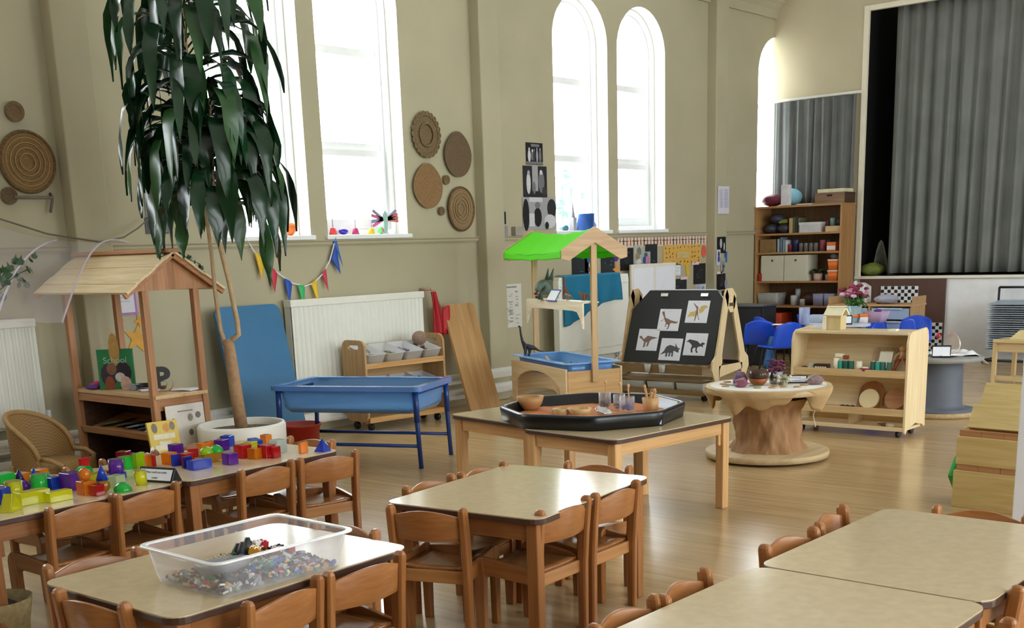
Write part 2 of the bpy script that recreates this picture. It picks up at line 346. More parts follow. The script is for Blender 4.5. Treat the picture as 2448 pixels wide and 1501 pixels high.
BLOCKS = [
  ('cube', 'purple', 3.33, 5.185, 10, 'at the back edge beside a red brick', 0.53, 1.0),
  ('brick', 'red', 3.354, 5.073, 60, 'at the back edge beside a purple cube', 0.53, 1.0),
  ('brick', 'orange', 3.495, 5.147, 5, 'farthest back near the plant pot', 0.53, 1.0),
  ('brick', 'amber', 3.302, 4.838, 2, 'lying under two lime domes', 0.53, 1.0),
  ('dome', 'lime', 3.274, 4.838, 0, 'on the amber brick, first of two', 0.575, 1.0),
  ('dome', 'green', 3.334, 4.84, 0, 'on the amber brick, second of two', 0.575, 1.0),
  ('cube', 'purple', 3.544, 5.09, 15, 'standing in front of the plant pot', 0.53, 1.0),
  ('cube', 'blue', 3.642, 5.177, 25, 'behind a purple cube by the plant pot', 0.53, 1.0),
  ('cube', 'purple', 3.309, 4.696, 4, 'alone in front of the amber brick', 0.53, 1.0),
  ('brick', 'blue', 3.687, 4.997, 70, 'tipped up at the back by the orange tile', 0.53, 1.0),
  ('cube', 'orange', 3.817, 5.075, 12, 'small at the very back edge', 0.53, 0.8),
  ('slab', 'green', 3.676, 4.907, 8, 'flat behind two red cubes', 0.53, 1.0),
  ('tile', 'lime', 3.67, 4.823, 10, 'behind the last red cube', 0.53, 1.0),
  ('cube', 'red', 3.463, 4.801, 6, 'first of two big red ones', 0.53, 1.15),
  ('cube', 'yellow', 3.574, 4.888, 20, 'behind a big red cube', 0.53, 1.0),
  ('cube', 'orange', 3.474, 4.718, 10, 'between two big red cubes', 0.53, 0.95),
  ('cube', 'red', 3.531, 4.697, 4, 'second of two big red ones', 0.53, 1.15),
  ('tile', 'red', 3.547, 4.646, 6, 'leaning on the second big red cube', 0.53, 1.0),
  ('cube', 'clear', 3.66, 4.771, 3, 'by the table edge behind the red cubes', 0.53, 1.15),
  ('tile', 'orange', 3.709, 4.632, 3, 'standing alone towards the table end', 0.53, 1.0),
  ('pyramid', 'blue', 3.799, 4.59, 10, 'at the end corner of the table', 0.53, 0.85),
  ('cube', 'orange', 3.155, 4.976, 6, 'in front of a purple cube, left of a blue tile', 0.53, 1.0),
  ('tile', 'blue', 3.144, 4.903, 12, 'between an orange and a red cube', 0.53, 1.0),
  ('cube', 'red', 3.188, 4.882, 6, 'behind the long blue brick', 0.53, 1.0),
  ('brick', 'blue', 3.159, 4.734, 3, 'long one in front of the amber brick', 0.53, 1.0),
  ('tile', 'indigo', 3.135, 4.798, 3, 'against the end of the long blue brick', 0.53, 1.0),
  ('cube', 'green', 2.972, 5.058, 6, 'just behind the tent sign', 0.53, 1.05),
  ('tile', 'lime', 3.012, 5.016, 20, 'standing just behind the tent sign', 0.53, 1.3),
  ('cube', 'orange', 3.062, 5.04, 8, 'behind the corner of the tent sign', 0.53, 1.0),
  ('tile', 'red', 3.078, 4.993, 60, 'behind the tent sign corner beside an orange cube', 0.53, 1.0),
  ('slab', 'blue', 3.133, 5.307, 50, 'tilted against a dark crimson cube', 0.53, 1.0),
  ('cube', 'crimson', 3.058, 5.227, 30, 'by the back edge behind a green cube', 0.53, 1.0),
  ('cyl', 'yellow', 2.773, 4.622, 0, 'standing at the end of the tent sign', 0.53, 1.0),
  ('dome', 'green', 2.645, 4.561, 0, 'alone near the front edge of the table', 0.53, 1.15),
  ('cube', 'pale', 2.675, 4.658, 15, 'beside the lone green dome', 0.53, 1.0),
  ('cyl', 'purple', 2.829, 4.914, 0, 'largest round one, behind a blue slab', 0.53, 1.25),
  ('slab', 'blue', 2.769, 4.857, 10, 'in front of the purple cylinder', 0.53, 1.2),
  ('slab', 'red', 2.774, 4.97, 8, 'behind the yellow brick', 0.53, 1.0),
  ('arch', 'green', 2.74, 5.046, 30, 'at the back edge beside a red slab', 0.53, 0.9),
  ('tile', 'red', 2.841, 5.223, 12, 'at the very back behind the green arch', 0.53, 1.0),
  ('cube', 'purple', 2.545, 4.804, 6, 'biggest purple one, standing by itself', 0.53, 1.35),
  ('tile', 'crimson', 2.603, 4.821, 40, 'beside the biggest purple cube', 0.53, 1.0),
  ('brick', 'yellow', 2.672, 4.838, 20, 'behind an orange cube and a blue cone', 0.53, 1.0),
  ('cube', 'orange', 2.52, 4.641, 6, 'near the front edge below the yellow brick', 0.53, 1.05),
  ('ball', 'orange', 2.52, 4.641, 0, 'on the orange cube', 0.589, 1.0),
  ('ball', 'amber', 2.578, 4.603, 0, 'under a blue cone near the front edge', 0.53, 1.15),
  ('cone', 'blue', 2.578, 4.603, 0, 'balanced on the amber ball', 0.586, 0.9),
  ('cube', 'red', 2.533, 4.577, 8, 'in front of the amber ball', 0.53, 0.85),
  ('cube', 'blue', 2.496, 4.877, 8, 'by itself beside the green cylinder', 0.53, 1.0),
  ('cyl', 'green', 2.426, 4.866, 0, 'behind the yellow bricks', 0.53, 1.25),
  ('cyl', 'green', 2.493, 4.952, 0, 'taller one behind a blue slab', 0.53, 1.0),
  ('slab', 'blue', 2.416, 4.788, 20, 'leaning in front of the green cylinders', 0.53, 1.0),
  ('brick', 'yellow', 2.29, 4.669, 3, 'longer of two at the front edge', 0.53, 1.2),
  ('brick', 'yellow', 2.379, 4.619, 3, 'second of two at the front edge', 0.53, 0.95),
  ('cone', 'blue', 2.51, 5.071, 0, 'in front of an orange cube at the back', 0.53, 1.0),
  ('cube', 'orange', 2.565, 5.125, 20, 'at the back behind a blue cone', 0.53, 1.0),
  ('cone', 'indigo', 2.434, 5.058, 0, 'darkest one by the purple ball', 0.53, 1.1),
  ('cube', 'orange', 2.467, 5.106, 15, 'behind the indigo cone', 0.53, 1.0),
  ('ball', 'purple', 2.389, 4.928, 0, 'beside the indigo cone', 0.53, 0.95),
  ('slab', 'green', 2.387, 5.004, 10, 'flat one beside the purple ball', 0.53, 1.0),
  ('cube', 'green', 2.373, 5.084, 8, 'at the edge of view, largest green one', 0.53, 1.3),
  ('cube', 'crimson', 2.302, 4.933, 15, 'in front of the largest green cube', 0.53, 0.9),
  ('ball', 'orange', 2.286, 4.875, 0, 'in front of the crimson cube', 0.53, 0.85),
  ('cyl', 'yellow', 2.276, 4.794, 0, 'behind the yellow wedge', 0.53, 1.3),
  ('cube', 'blue', 2.209, 4.784, 30, 'at the edge of view near the yellow wedge', 0.53, 1.2),
  ('prism', 'yellow', 2.162, 4.601, 35, 'wedge shaped, closest to the front edge', 0.53, 1.15),
]
# ---------------------------------------------------------------- nursery tables
LAM = P('#cdb994', .14, .05, 26, 0, 0, .9); EDGE = P('#4a3227', .35, .1)
def make_table(label, w, d, h=.53, leg=.05, wood=None, group='nursery tables'):
    wood = wood or BEECH
    t = thing('nursery_table', label, 'table', group=group)
    B().prism(rrect(w, d, .055), h-.004, h).build('tabletop', LAM, t)
    B().prism(rrect(w+.002, d+.002, .056), h-.026, h-.0035).build('edge_band', EDGE, t, bev=.003)
    for s in (-1, 1):
        B().box((0, s*(d/2-.045), h-.062), (w-.16, .02, .07)).build('apron', wood['x'], t, bev=.002)
        B().box((s*(w/2-.045), 0, h-.062), (.02, d-.16, .07)).build('apron', wood['y'], t, bev=.002)
    for x in (-1, 1):
        for y in (-1, 1):
            cx, cy = x*(w/2-.05), y*(d/2-.05)
            b = B().box((cx, cy, (h-.026)/2), (leg, leg, h-.026))
            b.at().prism([(0, 0)]*0 or [(cx - x*leg/2, cy-.012), (cx - x*(leg/2+.022), cy-.012), (cx - x*(leg/2+.022), cy+.012), (cx - x*leg/2, cy+.012)], h-.16, h-.028)
            b.build('leg', wood['z'], t, bev=.005)
    return t
BT = {a: W('#a9703f', '#8d5a30', .35, a) for a in 'xyz'}
put(make_table('empty nursery table in the middle with window glare on its top', .91, .735, wood=BT), (3.608, 3.097, 0), 7.3)
put(make_table('nursery table covered with see-through blocks, end by the wicker chair', .955, .72, wood=BT), (2.44, 4.845, 0), 2)
put(make_table('nursery table covered with see-through blocks, end by the water tray', .94, .74, wood=BT), (3.385, 4.885, 0), 2.5)
put(make_table('nursery table under the clear tub of construction bricks', .955, .70, wood=BT), (2.172, 3.122, 0), 2)
put(make_table('empty nursery table, farther of the joined pair by the white post', .955, .70, wood=BT), (3.578, 1.366, 0), 0)
put(make_table('empty nursery table, nearer of the joined pair with the dark seam', .955, .70, wood=BT), (2.612, 1.36, 0), 0)
put(make_table('pale wood table under the black octagonal tray, side with the sign', 1.02, .70, wood=PINE, leg=.055), (5.353, 3.783, 0), -6)
put(make_table('pale wood table under the black octagonal tray, side towards the wooden board', 1.0, .74, wood=PINE, leg=.055), (5.545, 4.51, 0), -9)

# ---------------------------------------------------------------- nursery chairs (face +y, back posts at y = -.17)
def make_chair():
    t = thing('nursery_chair', 'x', 'chair', group='brown nursery chairs')
    Wd, SH = .305, .295
    # seat, dished a little
    b = B(); b.grid(lambda u, v: ((u-.5)*(Wd-.035), -.145 + v*.275, SH - .012*math.sin(PI*u)*(.4+.6*v) - .012*(v-.8)*(v > .8)), 8, 8); b.build('seat', W('#a9713f', '#8f5a30', .2, 'y', 1.0, .8), t, solid=.012)
    # backrest panel: bowed, arched top
    b = B(); F = []
    for k, off in enumerate((0, .013)):
        row = []
        for i in range(15):
            u = i/14; x = (u-.5)*(Wd-.03); y = -.176 - .03*math.sin(PI*u) - off
            row.append((b.v((x, y + .006, .415 + .0*u)), b.v((x, y - .006, .512 + .026*math.sin(PI*u)))))
        F.append(row)
    for i in range(14):
        (a0, a1), (c0, c1) = F[0][i], F[0][i+1]; (d0, d1), (e0, e1) = F[1][i], F[1][i+1]
        b.f([a0, c0, c1, a1], 0, True); b.f([d1, e1, e0, d0], 0, True); b.f([a1, c1, e1, d1], 0, True); b.f([d0, e0, c0, a0], 0, True)
    for i in (0, 14): b.f([F[0][i][0], F[0][i][1], F[1][i][1], F[1][i][0]])
    b.build('backrest', BEECH['x'], t, bev=.003)
    for s in (-1, 1):
        x = s*(Wd/2)
        # rear post: flattened, leaning back, rounded head
        b = B(); sec = []
        for z, y, hw, hd in ((0, -.163, .016, .019), (.28, -.163, .016, .023), (.40, -.170, .016, .024), (.525, -.185, .016, .022), (.538, -.186, .015, .021), (.547, -.187, .011, .016), (.5515, -.187, .005, .008)):
            sec.append([b.v((x + px*hw, y + py*hd, z)) for px, py in ((-1, -.6), (-.6, -1), (.6, -1), (1, -.6), (1, .6), (.6, 1), (-.6, 1), (-1, .6))])
        b.f(sec[0][::-1]); b.f(sec[-1])
        for A, C in zip(sec, sec[1:]):
            for k in range(8): b.f([A[k], A[(k+1) % 8], C[(k+1) % 8], C[k]])
        b.build('leg', BEECH['z'], t, bev=.003)
        # front leg: rounded shoulder rising past the seat
        b = B(); pf = [(.095, 0), (.135, 0), (.142, .2), (.142, .285), (.134, .312), (.115, .328), (.09, .332), (.088, .25)]
        A = [b.v((x - .014, y, z)) for y, z in pf]; C = [b.v((x + .014, y, z)) for y, z in pf]
        b.f(A[::-1]); b.f(C)
        for k in range(8): b.f([A[k], A[(k+1) % 8], C[(k+1) % 8], C[k]])
        b.build('leg', BEECH['z'], t, bev=.004)
        b = B(); pf = [(-.15, .25), (.095, .262), (.1, .332), (-.02, .322), (-.15, .305)]
        A = [b.v((x - .010, y, z)) for y, z in pf]; C = [b.v((x + .010, y, z)) for y, z in pf]
        b.f(A[::-1]); b.f(C)
        for k in range(5): b.f([A[k], A[(k+1) % 5], C[(k+1) % 5], C[k]])
        b.build('side_rail', BEECH['y'], t, bev=.003)
    B().box((0, -.152, .262), (Wd-.03, .018, .05)).build('rear_rail', W('#bd8650', '#a3703e', .34, 'x'), t, bev=.003)
    B().box((0, .118, .258), (Wd-.025, .018, .045)).build('front_rail', BEECH['x'], t, bev=.003)
    return t
CH = make_chair(); used = []
def chair(mx, my, ang, label):
    """mx, my: middle of the back at its top; ang: way it faces"""
    a = R(ang); ox, oy = mx + .187*math.cos(a), my + .187*math.sin(a)
    o = CH if not used else dup(CH); used.append(1)
    o.location = (ox, oy, 0); o.rotation_euler = (0, 0, a - PI/2); o['label'] = label; o['group'] = 'brown nursery chairs'; return o
chair(3.08, 3.133, 20, 'brown chair at the short near end of the empty middle table')
chair(3.417, 2.724, 93, 'brown chair at the middle table, tucked in beside its near corner leg')
chair(3.779, 2.739, 93, 'brown chair at the middle table with bright glare on its seat')
chair(3.468, 3.50, -84, 'brown chair behind the middle table, the one nearer the brick tub')
chair(3.82, 3.508, -86, 'brown chair behind the middle table, the one nearer the black tray')
chair(4.155, 3.11, 191, 'brown chair at the far short end of the middle table')
chair(3.332, 4.444, 93, 'brown chair at the block table, second from its water tray end')
chair(3.687, 4.415, 78, 'brown chair turned out at the water tray end of the block table')
chair(2.386, 4.446, 96, 'brown chair on the near side of the block table, first of four')
chair(2.693, 4.445, 96, 'brown chair on the near side of the block table in front of its sign')
chair(3.972, 4.89, 187, 'brown chair at the end of the block table in front of the red tub')
chair(2.609, 5.261, -92, 'brown chair behind the block table in front of the wicker chair')
chair(3.139, 5.317, -88, 'brown chair behind the block table below the white flower cut-out')
chair(3.57, 5.347, -86, 'brown chair behind the block table in front of the white plant pot')
chair(1.664, 3.118, 7, 'brown chair at the short end of the brick tub table')
chair(2.045, 2.695, 100, 'brown chair on the near side of the brick tub table, by its corner')
chair(2.393, 2.722, 90, 'brown chair on the near side of the brick tub table, by the middle table')
chair(1.92, 3.55, -97, 'brown chair behind the brick tub table showing only its arched back')
chair(2.70, 3.17, 183, 'brown chair at the glaring far end of the brick tub table')
chair(2.452, 1.752, -86, 'brown chair at the seamed tables, lowest one in view')
chair(2.77, 1.767, -80, 'brown chair at the seamed tables, just below the dark seam')
chair(3.42, 1.774, -93, 'brown chair at the seamed tables, just above the dark seam')
chair(3.794, 1.81, -80, 'brown chair at the seamed tables by the far rounded corner')
chair(4.13, 1.40, 186, 'brown chair at the end of the seamed tables below the wooden steps')
chair(3.392, .985, 90, 'brown chair on the far long side of the seamed tables, beyond the seam')
chair(2.79, .905, 92, 'brown chair on the far long side of the seamed tables, before the seam')

# ---------------------------------------------------------------- see-through blocks on the block table
HB = .53
CL = {'purple': '#7a2fb8', 'red': '#d81f2a', 'orange': '#ff9a1f', 'green': '#2fe05a', 'lime': '#b6ee22', 'amber': '#c98f12', 'blue': '#1f52e0', 'indigo': '#2b2f8f', 'yellow': '#f2f020', 'clear': '#e6eef2', 'crimson': '#a3142c', 'pale': '#dff0c0'}
SHAPE = {}
def block(kind, col, x, y, rz=0, where='', z=HB, size=1.0, rx=0):
    s = .056*size; k = (kind, col, size)
    names = {'cube': 'toy_cube', 'brick': 'toy_brick', 'slab': 'toy_slab', 'prism': 'toy_prism', 'cone': 'toy_cone', 'cyl': 'toy_cylinder', 'dome': 'toy_dome', 'ball': 'toy_ball', 'arch': 'toy_arch', 'tile': 'toy_tile', 'pyramid': 'toy_pyramid'}
    if k in SHAPE: o = dup(SHAPE[k])
    else:
        b = B(); h = s
        if kind == 'cube': b.box((0, 0, s/2), (s, s, s))
        elif kind == 'brick': b.box((0, 0, s*.4), (s*2, s*.9, s*.8))
        elif kind == 'slab': b.box((0, 0, s*.2), (s*1.9, s*.8, s*.4))
        elif kind == 'tile': b.box((0, 0, s/2), (s*.9, s*.35, s))
        elif kind == 'prism': b.at((0, s*.4, 0), (90, 0, 0)).prism([(-s*.75, 0), (s*.75, 0), (0, s*1.1)], 0, s*.8)
        elif kind == 'pyramid': b.box((0, 0, s*.65), (s*1.3, s*1.3, s*1.3), taper=.04)
        elif kind == 'cone': b.cyl((0, 0, 0), (0, 0, s*1.35), s*.55, s*.04, 24)
        elif kind == 'cyl': b.cyl((0, 0, 0), (0, 0, s*1.15), s*.5, None, 24)
        elif kind == 'dome': b.lathe([(s*.62*math.cos(i*PI/16), s*.62*math.sin(i*PI/16)) for i in range(8)] + [(.001, s*.62)], 24)
        elif kind == 'ball': b.ball((0, 0, s*.5), s*.5, n=20)
        elif kind == 'arch':
            o_ = [(s*1.0*math.cos(i*PI/12), s*1.0*math.sin(i*PI/12)) for i in range(13)] + [(s*.5*math.cos(i*PI/12), s*.5*math.sin(i*PI/12)) for i in range(12, -1, -1)]
            b.at((0, s*.4, 0), (90, 0, 0)).prism(o_, 0, s*.8)
        o = SHAPE[k] = b.build(names[kind], TL(CL[col], .38, .08, .55), bev=.0025 if kind in ('cube', 'brick', 'slab', 'tile', 'prism', 'arch') else 0)
    put(o, (x, y, z + .0006), rz, rx); cn = {'pale': 'pale yellow', 'clear': 'colourless'}.get(col, col)
    return tag(o, f'see-through {cn} {names[kind][4:]} block {where}'.strip(), 'toy block', 'see-through blocks on the table')
for a in BLOCKS: block(*a)
# ---------------------------------------------------------------- tent signs
def tent(label, loc, rz, txt, w=.17, h=.062, d=.06, lean=0):
    t = thing('tent_sign', label, 'sign', loc, rz)
    b = B(); b.at().prism([(0, 0)]*0 or [(-d/2, 0), (d/2, 0), (0, h)], -w/2, w/2)
    for v in b.bm.verts: v.co = Vector((v.co.z, v.co.x, v.co.y))
    b.build('stand', BLACK, t, bev=.002)
    ang = math.degrees(math.atan2(h, d/2))
    B().at((0, -d/4 - .0022, h/2 + .0005), (ang, 0, 0)).box((0, 0, 0), (w*.9, h*.8, .0012)).build('card', P('#eef1fb', .35, .02), t)
    for i, s in enumerate(txt):
        y = (.5 if len(txt) == 1 else (.72 - .5*i)) - .5
        words_mesh(s, .0135, t, (0, -d/4 - .003 + y*h*.8*math.cos(R(ang)), h/2 + .001 + y*h*.8*math.sin(R(ang))), (ang, 0, 0), INK)
    return t
tent('black tent sign with a white card on the block table', (2.868, 4.625, .53), -73+0, ['What could you make', 'today?'], .2, .065, .075)
tent('black tent sign with a white card in front of the black tray', (5.318, 3.635, .53), -68, ["Let's make a gruesome", 'potion'], .18, .062, .05)

# ---------------------------------------------------------------- clear tub of construction bricks
tub = thing('clear_tub', 'clear plastic tub half full of construction bricks', 'tub', (2.135, 2.975, .53), -1)
CLR = T('#e9e8ee', .96, .08, False); RIM = T('#ffffff', .35, .12, False)
def shell(b, secs, m=0):
    """stack of equal-count outlines [(poly, z)] joined into one skin"""
    L = [[b.v((x, y, z)) for x, y in p] for p, z in secs]
    for A, C in zip(L, L[1:]):
        n = len(A)
        for i in range(n): b.f([A[i], A[(i+1) % n], C[(i+1) % n], C[i]], m, True)
    return L
b = B(); L = shell(b, [(rrect(.46, .345, .03), .001), (rrect(.475, .36, .032), .03), (rrect(.51, .39, .035), .118)]); b.f(L[0][::-1]); b.build('tub_wall', CLR, tub, solid=.0025)
b = B().ring(rrect(.545, .425, .045), rrect(.508, .388, .034), .112, .119); b.build('rim', RIM, tub, bev=.003)
BCOL = ['#202022', '#202022', '#2c2c2e', '#3d3e42', '#8b8c8c', '#b9b9b2', '#e4e2da', '#c99030', '#b4252a', '#2d4f9c', '#7a4a2c', '#2f7a48', '#d8b07a']
def hval(x, y): return .012 + .058*math.exp(-((x-.03)/.12)**2 - ((y-.03)/.11)**2) + .02*math.exp(-((x+.1)/.12)**2 - ((y+.06)/.1)**2)
b = B()
for i in range(900):
    x, y = rnd.uniform(-.215, .215), rnd.uniform(-.155, .155); z = rnd.uniform(.004, max(.008, hval(x, y)))
    b.box((x, y, z), (rnd.choice((.010, .018, .022, .032)), rnd.choice((.01, .016)), rnd.choice((.006, .012))), (rnd.uniform(-40, 40), rnd.uniform(-40, 40), rnd.uniform(0, 180)), m=rnd.randrange(len(BCOL)))
o = b.build('loose_brick_heap', [P(c, .3, .05) for c in BCOL]); put(o, (2.135, 2.975, .532), -1)
tag(o, 'heap of tiny mixed construction bricks filling the bottom of the clear tub', 'bricks', kind='stuff')
def stud_brick(nx, ny, hh, col, label):
    u = .016; b = B().box((0, 0, hh/2), (nx*u, ny*u, hh))
    for i in range(nx):
        for j in range(ny): b.cyl(((i-(nx-1)/2)*u, (j-(ny-1)/2)*u, hh), ((i-(nx-1)/2)*u, (j-(ny-1)/2)*u, hh+.004), .005, n=8)
    o = b.build('construction_brick', P(col, .3, .04)); return tag(o, label, 'construction brick', 'larger bricks on top of the heap')
tl = Matrix.Translation((2.135, 2.975, .53))
def on_heap(o, x, y, rz, rx=0, dz=0): put(o, (2.135 + x, 2.975 + y, .53 + hval(x, y) + dz), rz, rx)
for nx, ny, hh, c, x, y, rz, rx, lab in (
    (2, 2, .02, '#b4252a', .075, .035, 20, 10, 'red square brick on top of the heap in the clear tub'),
    (2, 2, .02, '#d0962e', .005, -.02, 40, 15, 'yellow brick below the black rock piece in the clear tub'),
    (3, 2, .02, '#c98c3a', .09, .09, 70, 10, 'amber brick standing at the back of the heap'),
    (2, 1, .02, '#e6e4de', .05, .03, 15, 20, 'white brick beside the red square brick'),
    (4, 1, .012, '#2d4f9c', .03, -.085, 10, 5, 'blue bar near the front wall of the clear tub'),
    (2, 2, .012, '#2f7a48', .0, -.09, 30, 8, 'green plate by the tip of the grey boat hull'),
    (5, 2, .008, '#26262a', .13, .045, 8, 6, 'long black plate lying across the far end of the heap'),
    (2, 1, .02, '#b4252a', .185, .03, 12, 0, 'red brick at the far end wall of the clear tub'),
    (4, 2, .012, '#8d5a36', .09, -.02, 50, 12, 'brown plate leaning on the heap'),
    (6, 1, .02, '#c9b48a', -.08, .06, 5, 4, 'long tan bar behind the grey boat hull')):
    on_heap(stud_brick(nx, ny, hh, c, lab), x, y, rz, rx)
b = B()
pf = lambda k, z: [(-.085*k, -.028*k), (.03*k, -.03*k), (.07*k, -.018*k), (.095*k, 0), (.07*k, .018*k), (.03*k, .03*k), (-.085*k, .028*k)]
L = shell(b, [(pf(.8, 0), 0), (pf(.95, 0), .018), (pf(1, 0), .036), (pf(.88, 0), .036), (pf(.8, 0), .012)]); b.f(L[0][::-1]); b.f(L[-1])
o = b.build('toy_boat_hull', P('#8f9092', .4, .15, 40)); put(o, (2.135-.125, 2.975-.035, .57), -18, 4); tag(o, 'grey toy boat hull lying on the heap in the clear tub', 'toy boat')
b = B()
for i, (x, y, h, s) in enumerate(((0, 0, .055, .03), (.035, .012, .06, .03), (.065, .005, .045, .034), (.01, .03, .045, .03), (.09, .015, .035, .03))):
    b.cyl((x, y, 0), (x+.004, y, h), s, s*.25, 5)
o = b.build('toy_rock_piece', P('#2c2f2e', .45, .2, 60)); put(o, (2.135-.01, 2.975+.02, .53+.045), 10); tag(o, 'black jagged toy rock piece standing up in the clear tub', 'toy rock')

# ---------------------------------------------------------------- black octagonal tray with sand
TC = (5.40, 4.08)
def octo(r, k=.30):
    o = []
    for i in range(8): 
        a = R(22.5 + 45*i + 14); o.append((r*math.cos(a), r*math.sin(a)))
    out = []
    for i in range(8):
        p, q, s = Vector(o[i-1]), Vector(o[i]), Vector(o[(i+1) % 8])
        for t in range(5):
            w = t/4; a = q.lerp(p, k*.5); c = q.lerp(s, k*.5)
            out.append(tuple((a*(1-w)**2 + q*2*w*(1-w) + c*w*w)))
    return out
tray = thing('octagonal_tray', 'large black octagonal plastic tray holding orange sand', 'tray', (TC[0], TC[1], .53))
b = B(); L = shell(b, [(octo(.535), .0), (octo(.55), .07), (octo(.54), .083), (octo(.525), .083), (octo(.51), .075), (octo(.50), .012)]); b.f(L[-1]); b.f(L[0][::-1])
b.build('tray_body', P('#101216', .28, .1, 5), tray)
b = B()
SAND = P('#c9804f', .9, .12, 7, .5)
o = octo(.497); cv = b.v((0, 0, .03)); 
rings = []
for k in range(1, 9): rings.append([b.v((x*k/8, y*k/8, .024 + (.012*math.sin(x*k*2.1+1) * math.cos(y*k*1.7) if k < 8 else -.004) + rnd.uniform(-.002, .002))) for x, y in o])
n = len(o)
for i in range(n): b.f([cv, rings[0][i], rings[0][(i+1) % n]], 0, True)
for A, C in zip(rings, rings[1:]):
    for i in range(n): b.f([A[i], C[i], C[(i+1) % n], A[(i+1) % n]], 0, True)
o = b.build('sand', SAND); put(o, (TC[0], TC[1], .53)); tag(o, 'orange sand spread over the floor of the black octagonal tray', 'sand', kind='stuff')
ZS = .556
def bowl(label, x, y, z, r, h, col, name='wooden_bowl'):
    o = B().lathe([(r*.42, 0), (r*.6, h*.12), (r*.85, h*.5), (r, h), (r*.93, h), (r*.78, h*.5), (r*.5, h*.2), (.001, h*.16)], 28).build(name, W(col, col, .5, 'x', .8) if False else W(col, '#b58a56', .5, 'x', .7))
    put(o, (x, y, z)); return tag(o, label, 'bowl')
bowl('round brown wooden bowl at the corner of the black tray nearest the wooden board', 5.345, 4.50, ZS, .083, .082, '#bd8b58')
bowl('pale wooden bowl by the front rim of the black tray', 5.215, 4.03, ZS-.004, .07, .06, '#d9b57c')
bowl('small pale wooden bowl touching the other pale bowl in the black tray', 5.17, 4.125, ZS-.004, .05, .058, '#e0c394')
o = B().lathe([(.03, 0), (.045, .01), (.062, .03), (.058, .03), (.04, .012), (.001, .006)], 24).build('metal_dish', P('#6f7375', .25, .1, metal=.8)); put(o, (5.27, 4.20, ZS)); tag(o, 'dull metal dish lying behind the pale bowls in the black tray', 'dish')
o = B().lathe([(.02, 0), (.035, .008), (.05, .03), (.047, .03), (.03, .01), (.001, .006)], 24).build('metal_bowl', P('#dfe3e8', .12, .03, metal=1)); put(o, (5.37, 3.985, ZS), 0, 20); tag(o, 'small shiny metal bowl tipped beside the pale wooden bowl', 'bowl')
o = B().b2((-.09, -.008, 0), (.09, .008, .004)).build('wooden_stick', PINE['x']); put(o, (5.47, 3.93, ZS+.006), -55); tag(o, 'flat wooden stick lying on the orange sand by the jars', 'stick')
fills = [('#5b4a40', 'brown nuts'), ('#8f8f96', 'grey pebbles'), ('#4a3f86', 'purple beads')]
for i, (x, y, r, h) in enumerate(((5.60, 4.135, .037, .095), (5.60, 4.03, .036, .09), (5.545, 3.935, .045, .088))):
    t = thing('clear_jar', f'clear jar of {fills[i][1]} with a scoop standing in the black tray', 'jar', (x, y, ZS), 0, 'clear jars in the black tray')
    B().lathe([(r*.94, .001), (r, .01), (r, h), (r*.95, h), (r*.95, .01), (r*.9, .004)], 24).build('jar_wall', T('#f4f4fa', .93, .05, False), t)
    b = B()
    for k in range(46): 
        a, q = rnd.uniform(0, 6.28), r*.78*math.sqrt(rnd.random()); b.ball((q*math.cos(a), q*math.sin(a), rnd.uniform(.012, h*.55)), rnd.uniform(.006, .010), n=8)
    o = b.build('contents', P(fills[i][0], .4, .3, 60), t); o['kind'] = 'stuff'
    B().tube([(0, 0, .02), (r*.4, 0, h), (r*.62, .01, h+.05)], .0045).ball((r*.66, .01, h+.058), .011, (1, .6, 1.3)).build('scoop', PINE['z'], t)
t = thing('wooden_mortar', 'carved wooden pot holding wooden tools at the side of the black tray', 'pot', (5.59, 3.80, ZS))
B().lathe([(.03, 0), (.042, .02), (.05, .085), (.042, .085), (.034, .02), (.001, .015)], 14, wob=.05).build('pot_body', W('#dcb684', '#c4945c', .55, 'z'), t)
for i, (dx, dy, hh) in enumerate(((-.03, .02, .15), (.022, -.012, .125), (.03, .012, .12), (.002, -.028, .118), (-.012, -.01, .11))):
    B().tube([(dx*.3, dy*.3, .02), (dx, dy, hh)], [.006, .008]).ball((dx*1.02, dy*1.02, hh), .009, (1, 1, 1.4)).build('wooden_tool', W('#cf9f66', '#b07d48', .5, 'z'), t)

# ---------------------------------------------------------------- water tray on blue legs
wt = thing('water_tray', 'blue water tray on a dark blue tubular stand', 'water tray', (5.80, 6.50, 0), 112)
BLU = TL('#8cc6ff', .15, .2, .6); NAVY = P('#143a7e', .3, .06)
b = B(); L = shell(b, [(rrect(1.02, .48, .07), .385), (rrect(1.07, .53, .07), .42), (rrect(1.10, .57, .06), .575)]); b.f(L[0][::-1]); b.build('basin', BLU, wt, solid=.004)
b = B().ring(rrect(1.19, .655, .05), rrect(1.09, .56, .05), .572, .585); b.ring(rrect(1.195, .66, .05), rrect(1.18, .645, .05), .548, .585); b.build('rim', TL('#84b8ff', .08, .15, .5), wt, bev=.006)
o = B().prism(rrect(1.03, .49, .065), .392, .44).build('green_sand', P('#18906c', .8, .15, 30, .3), wt)
for x in (-1, 1):
    for y in (-1, 1):
        b = B().tube([(x*.565, y*.285, 0), (x*.55, y*.285, .3), (x*.545, y*.285, .55)], .017, 12).tube([(x*.55, y*.285, .33), (x*.545, y*.285, .555)], .021, 12)
        b.build('leg', NAVY, wt)
for y in (-1, 1): B().tube([(-.555, y*.285, .16), (.555, y*.285, .16)], .013, 10).build('stretcher', NAVY, wt)
for x in (-1, 1): B().tube([(x*.547, -.285, .535), (x*.547, .285, .535)], .012, 8).build('end_bar', NAVY, wt)

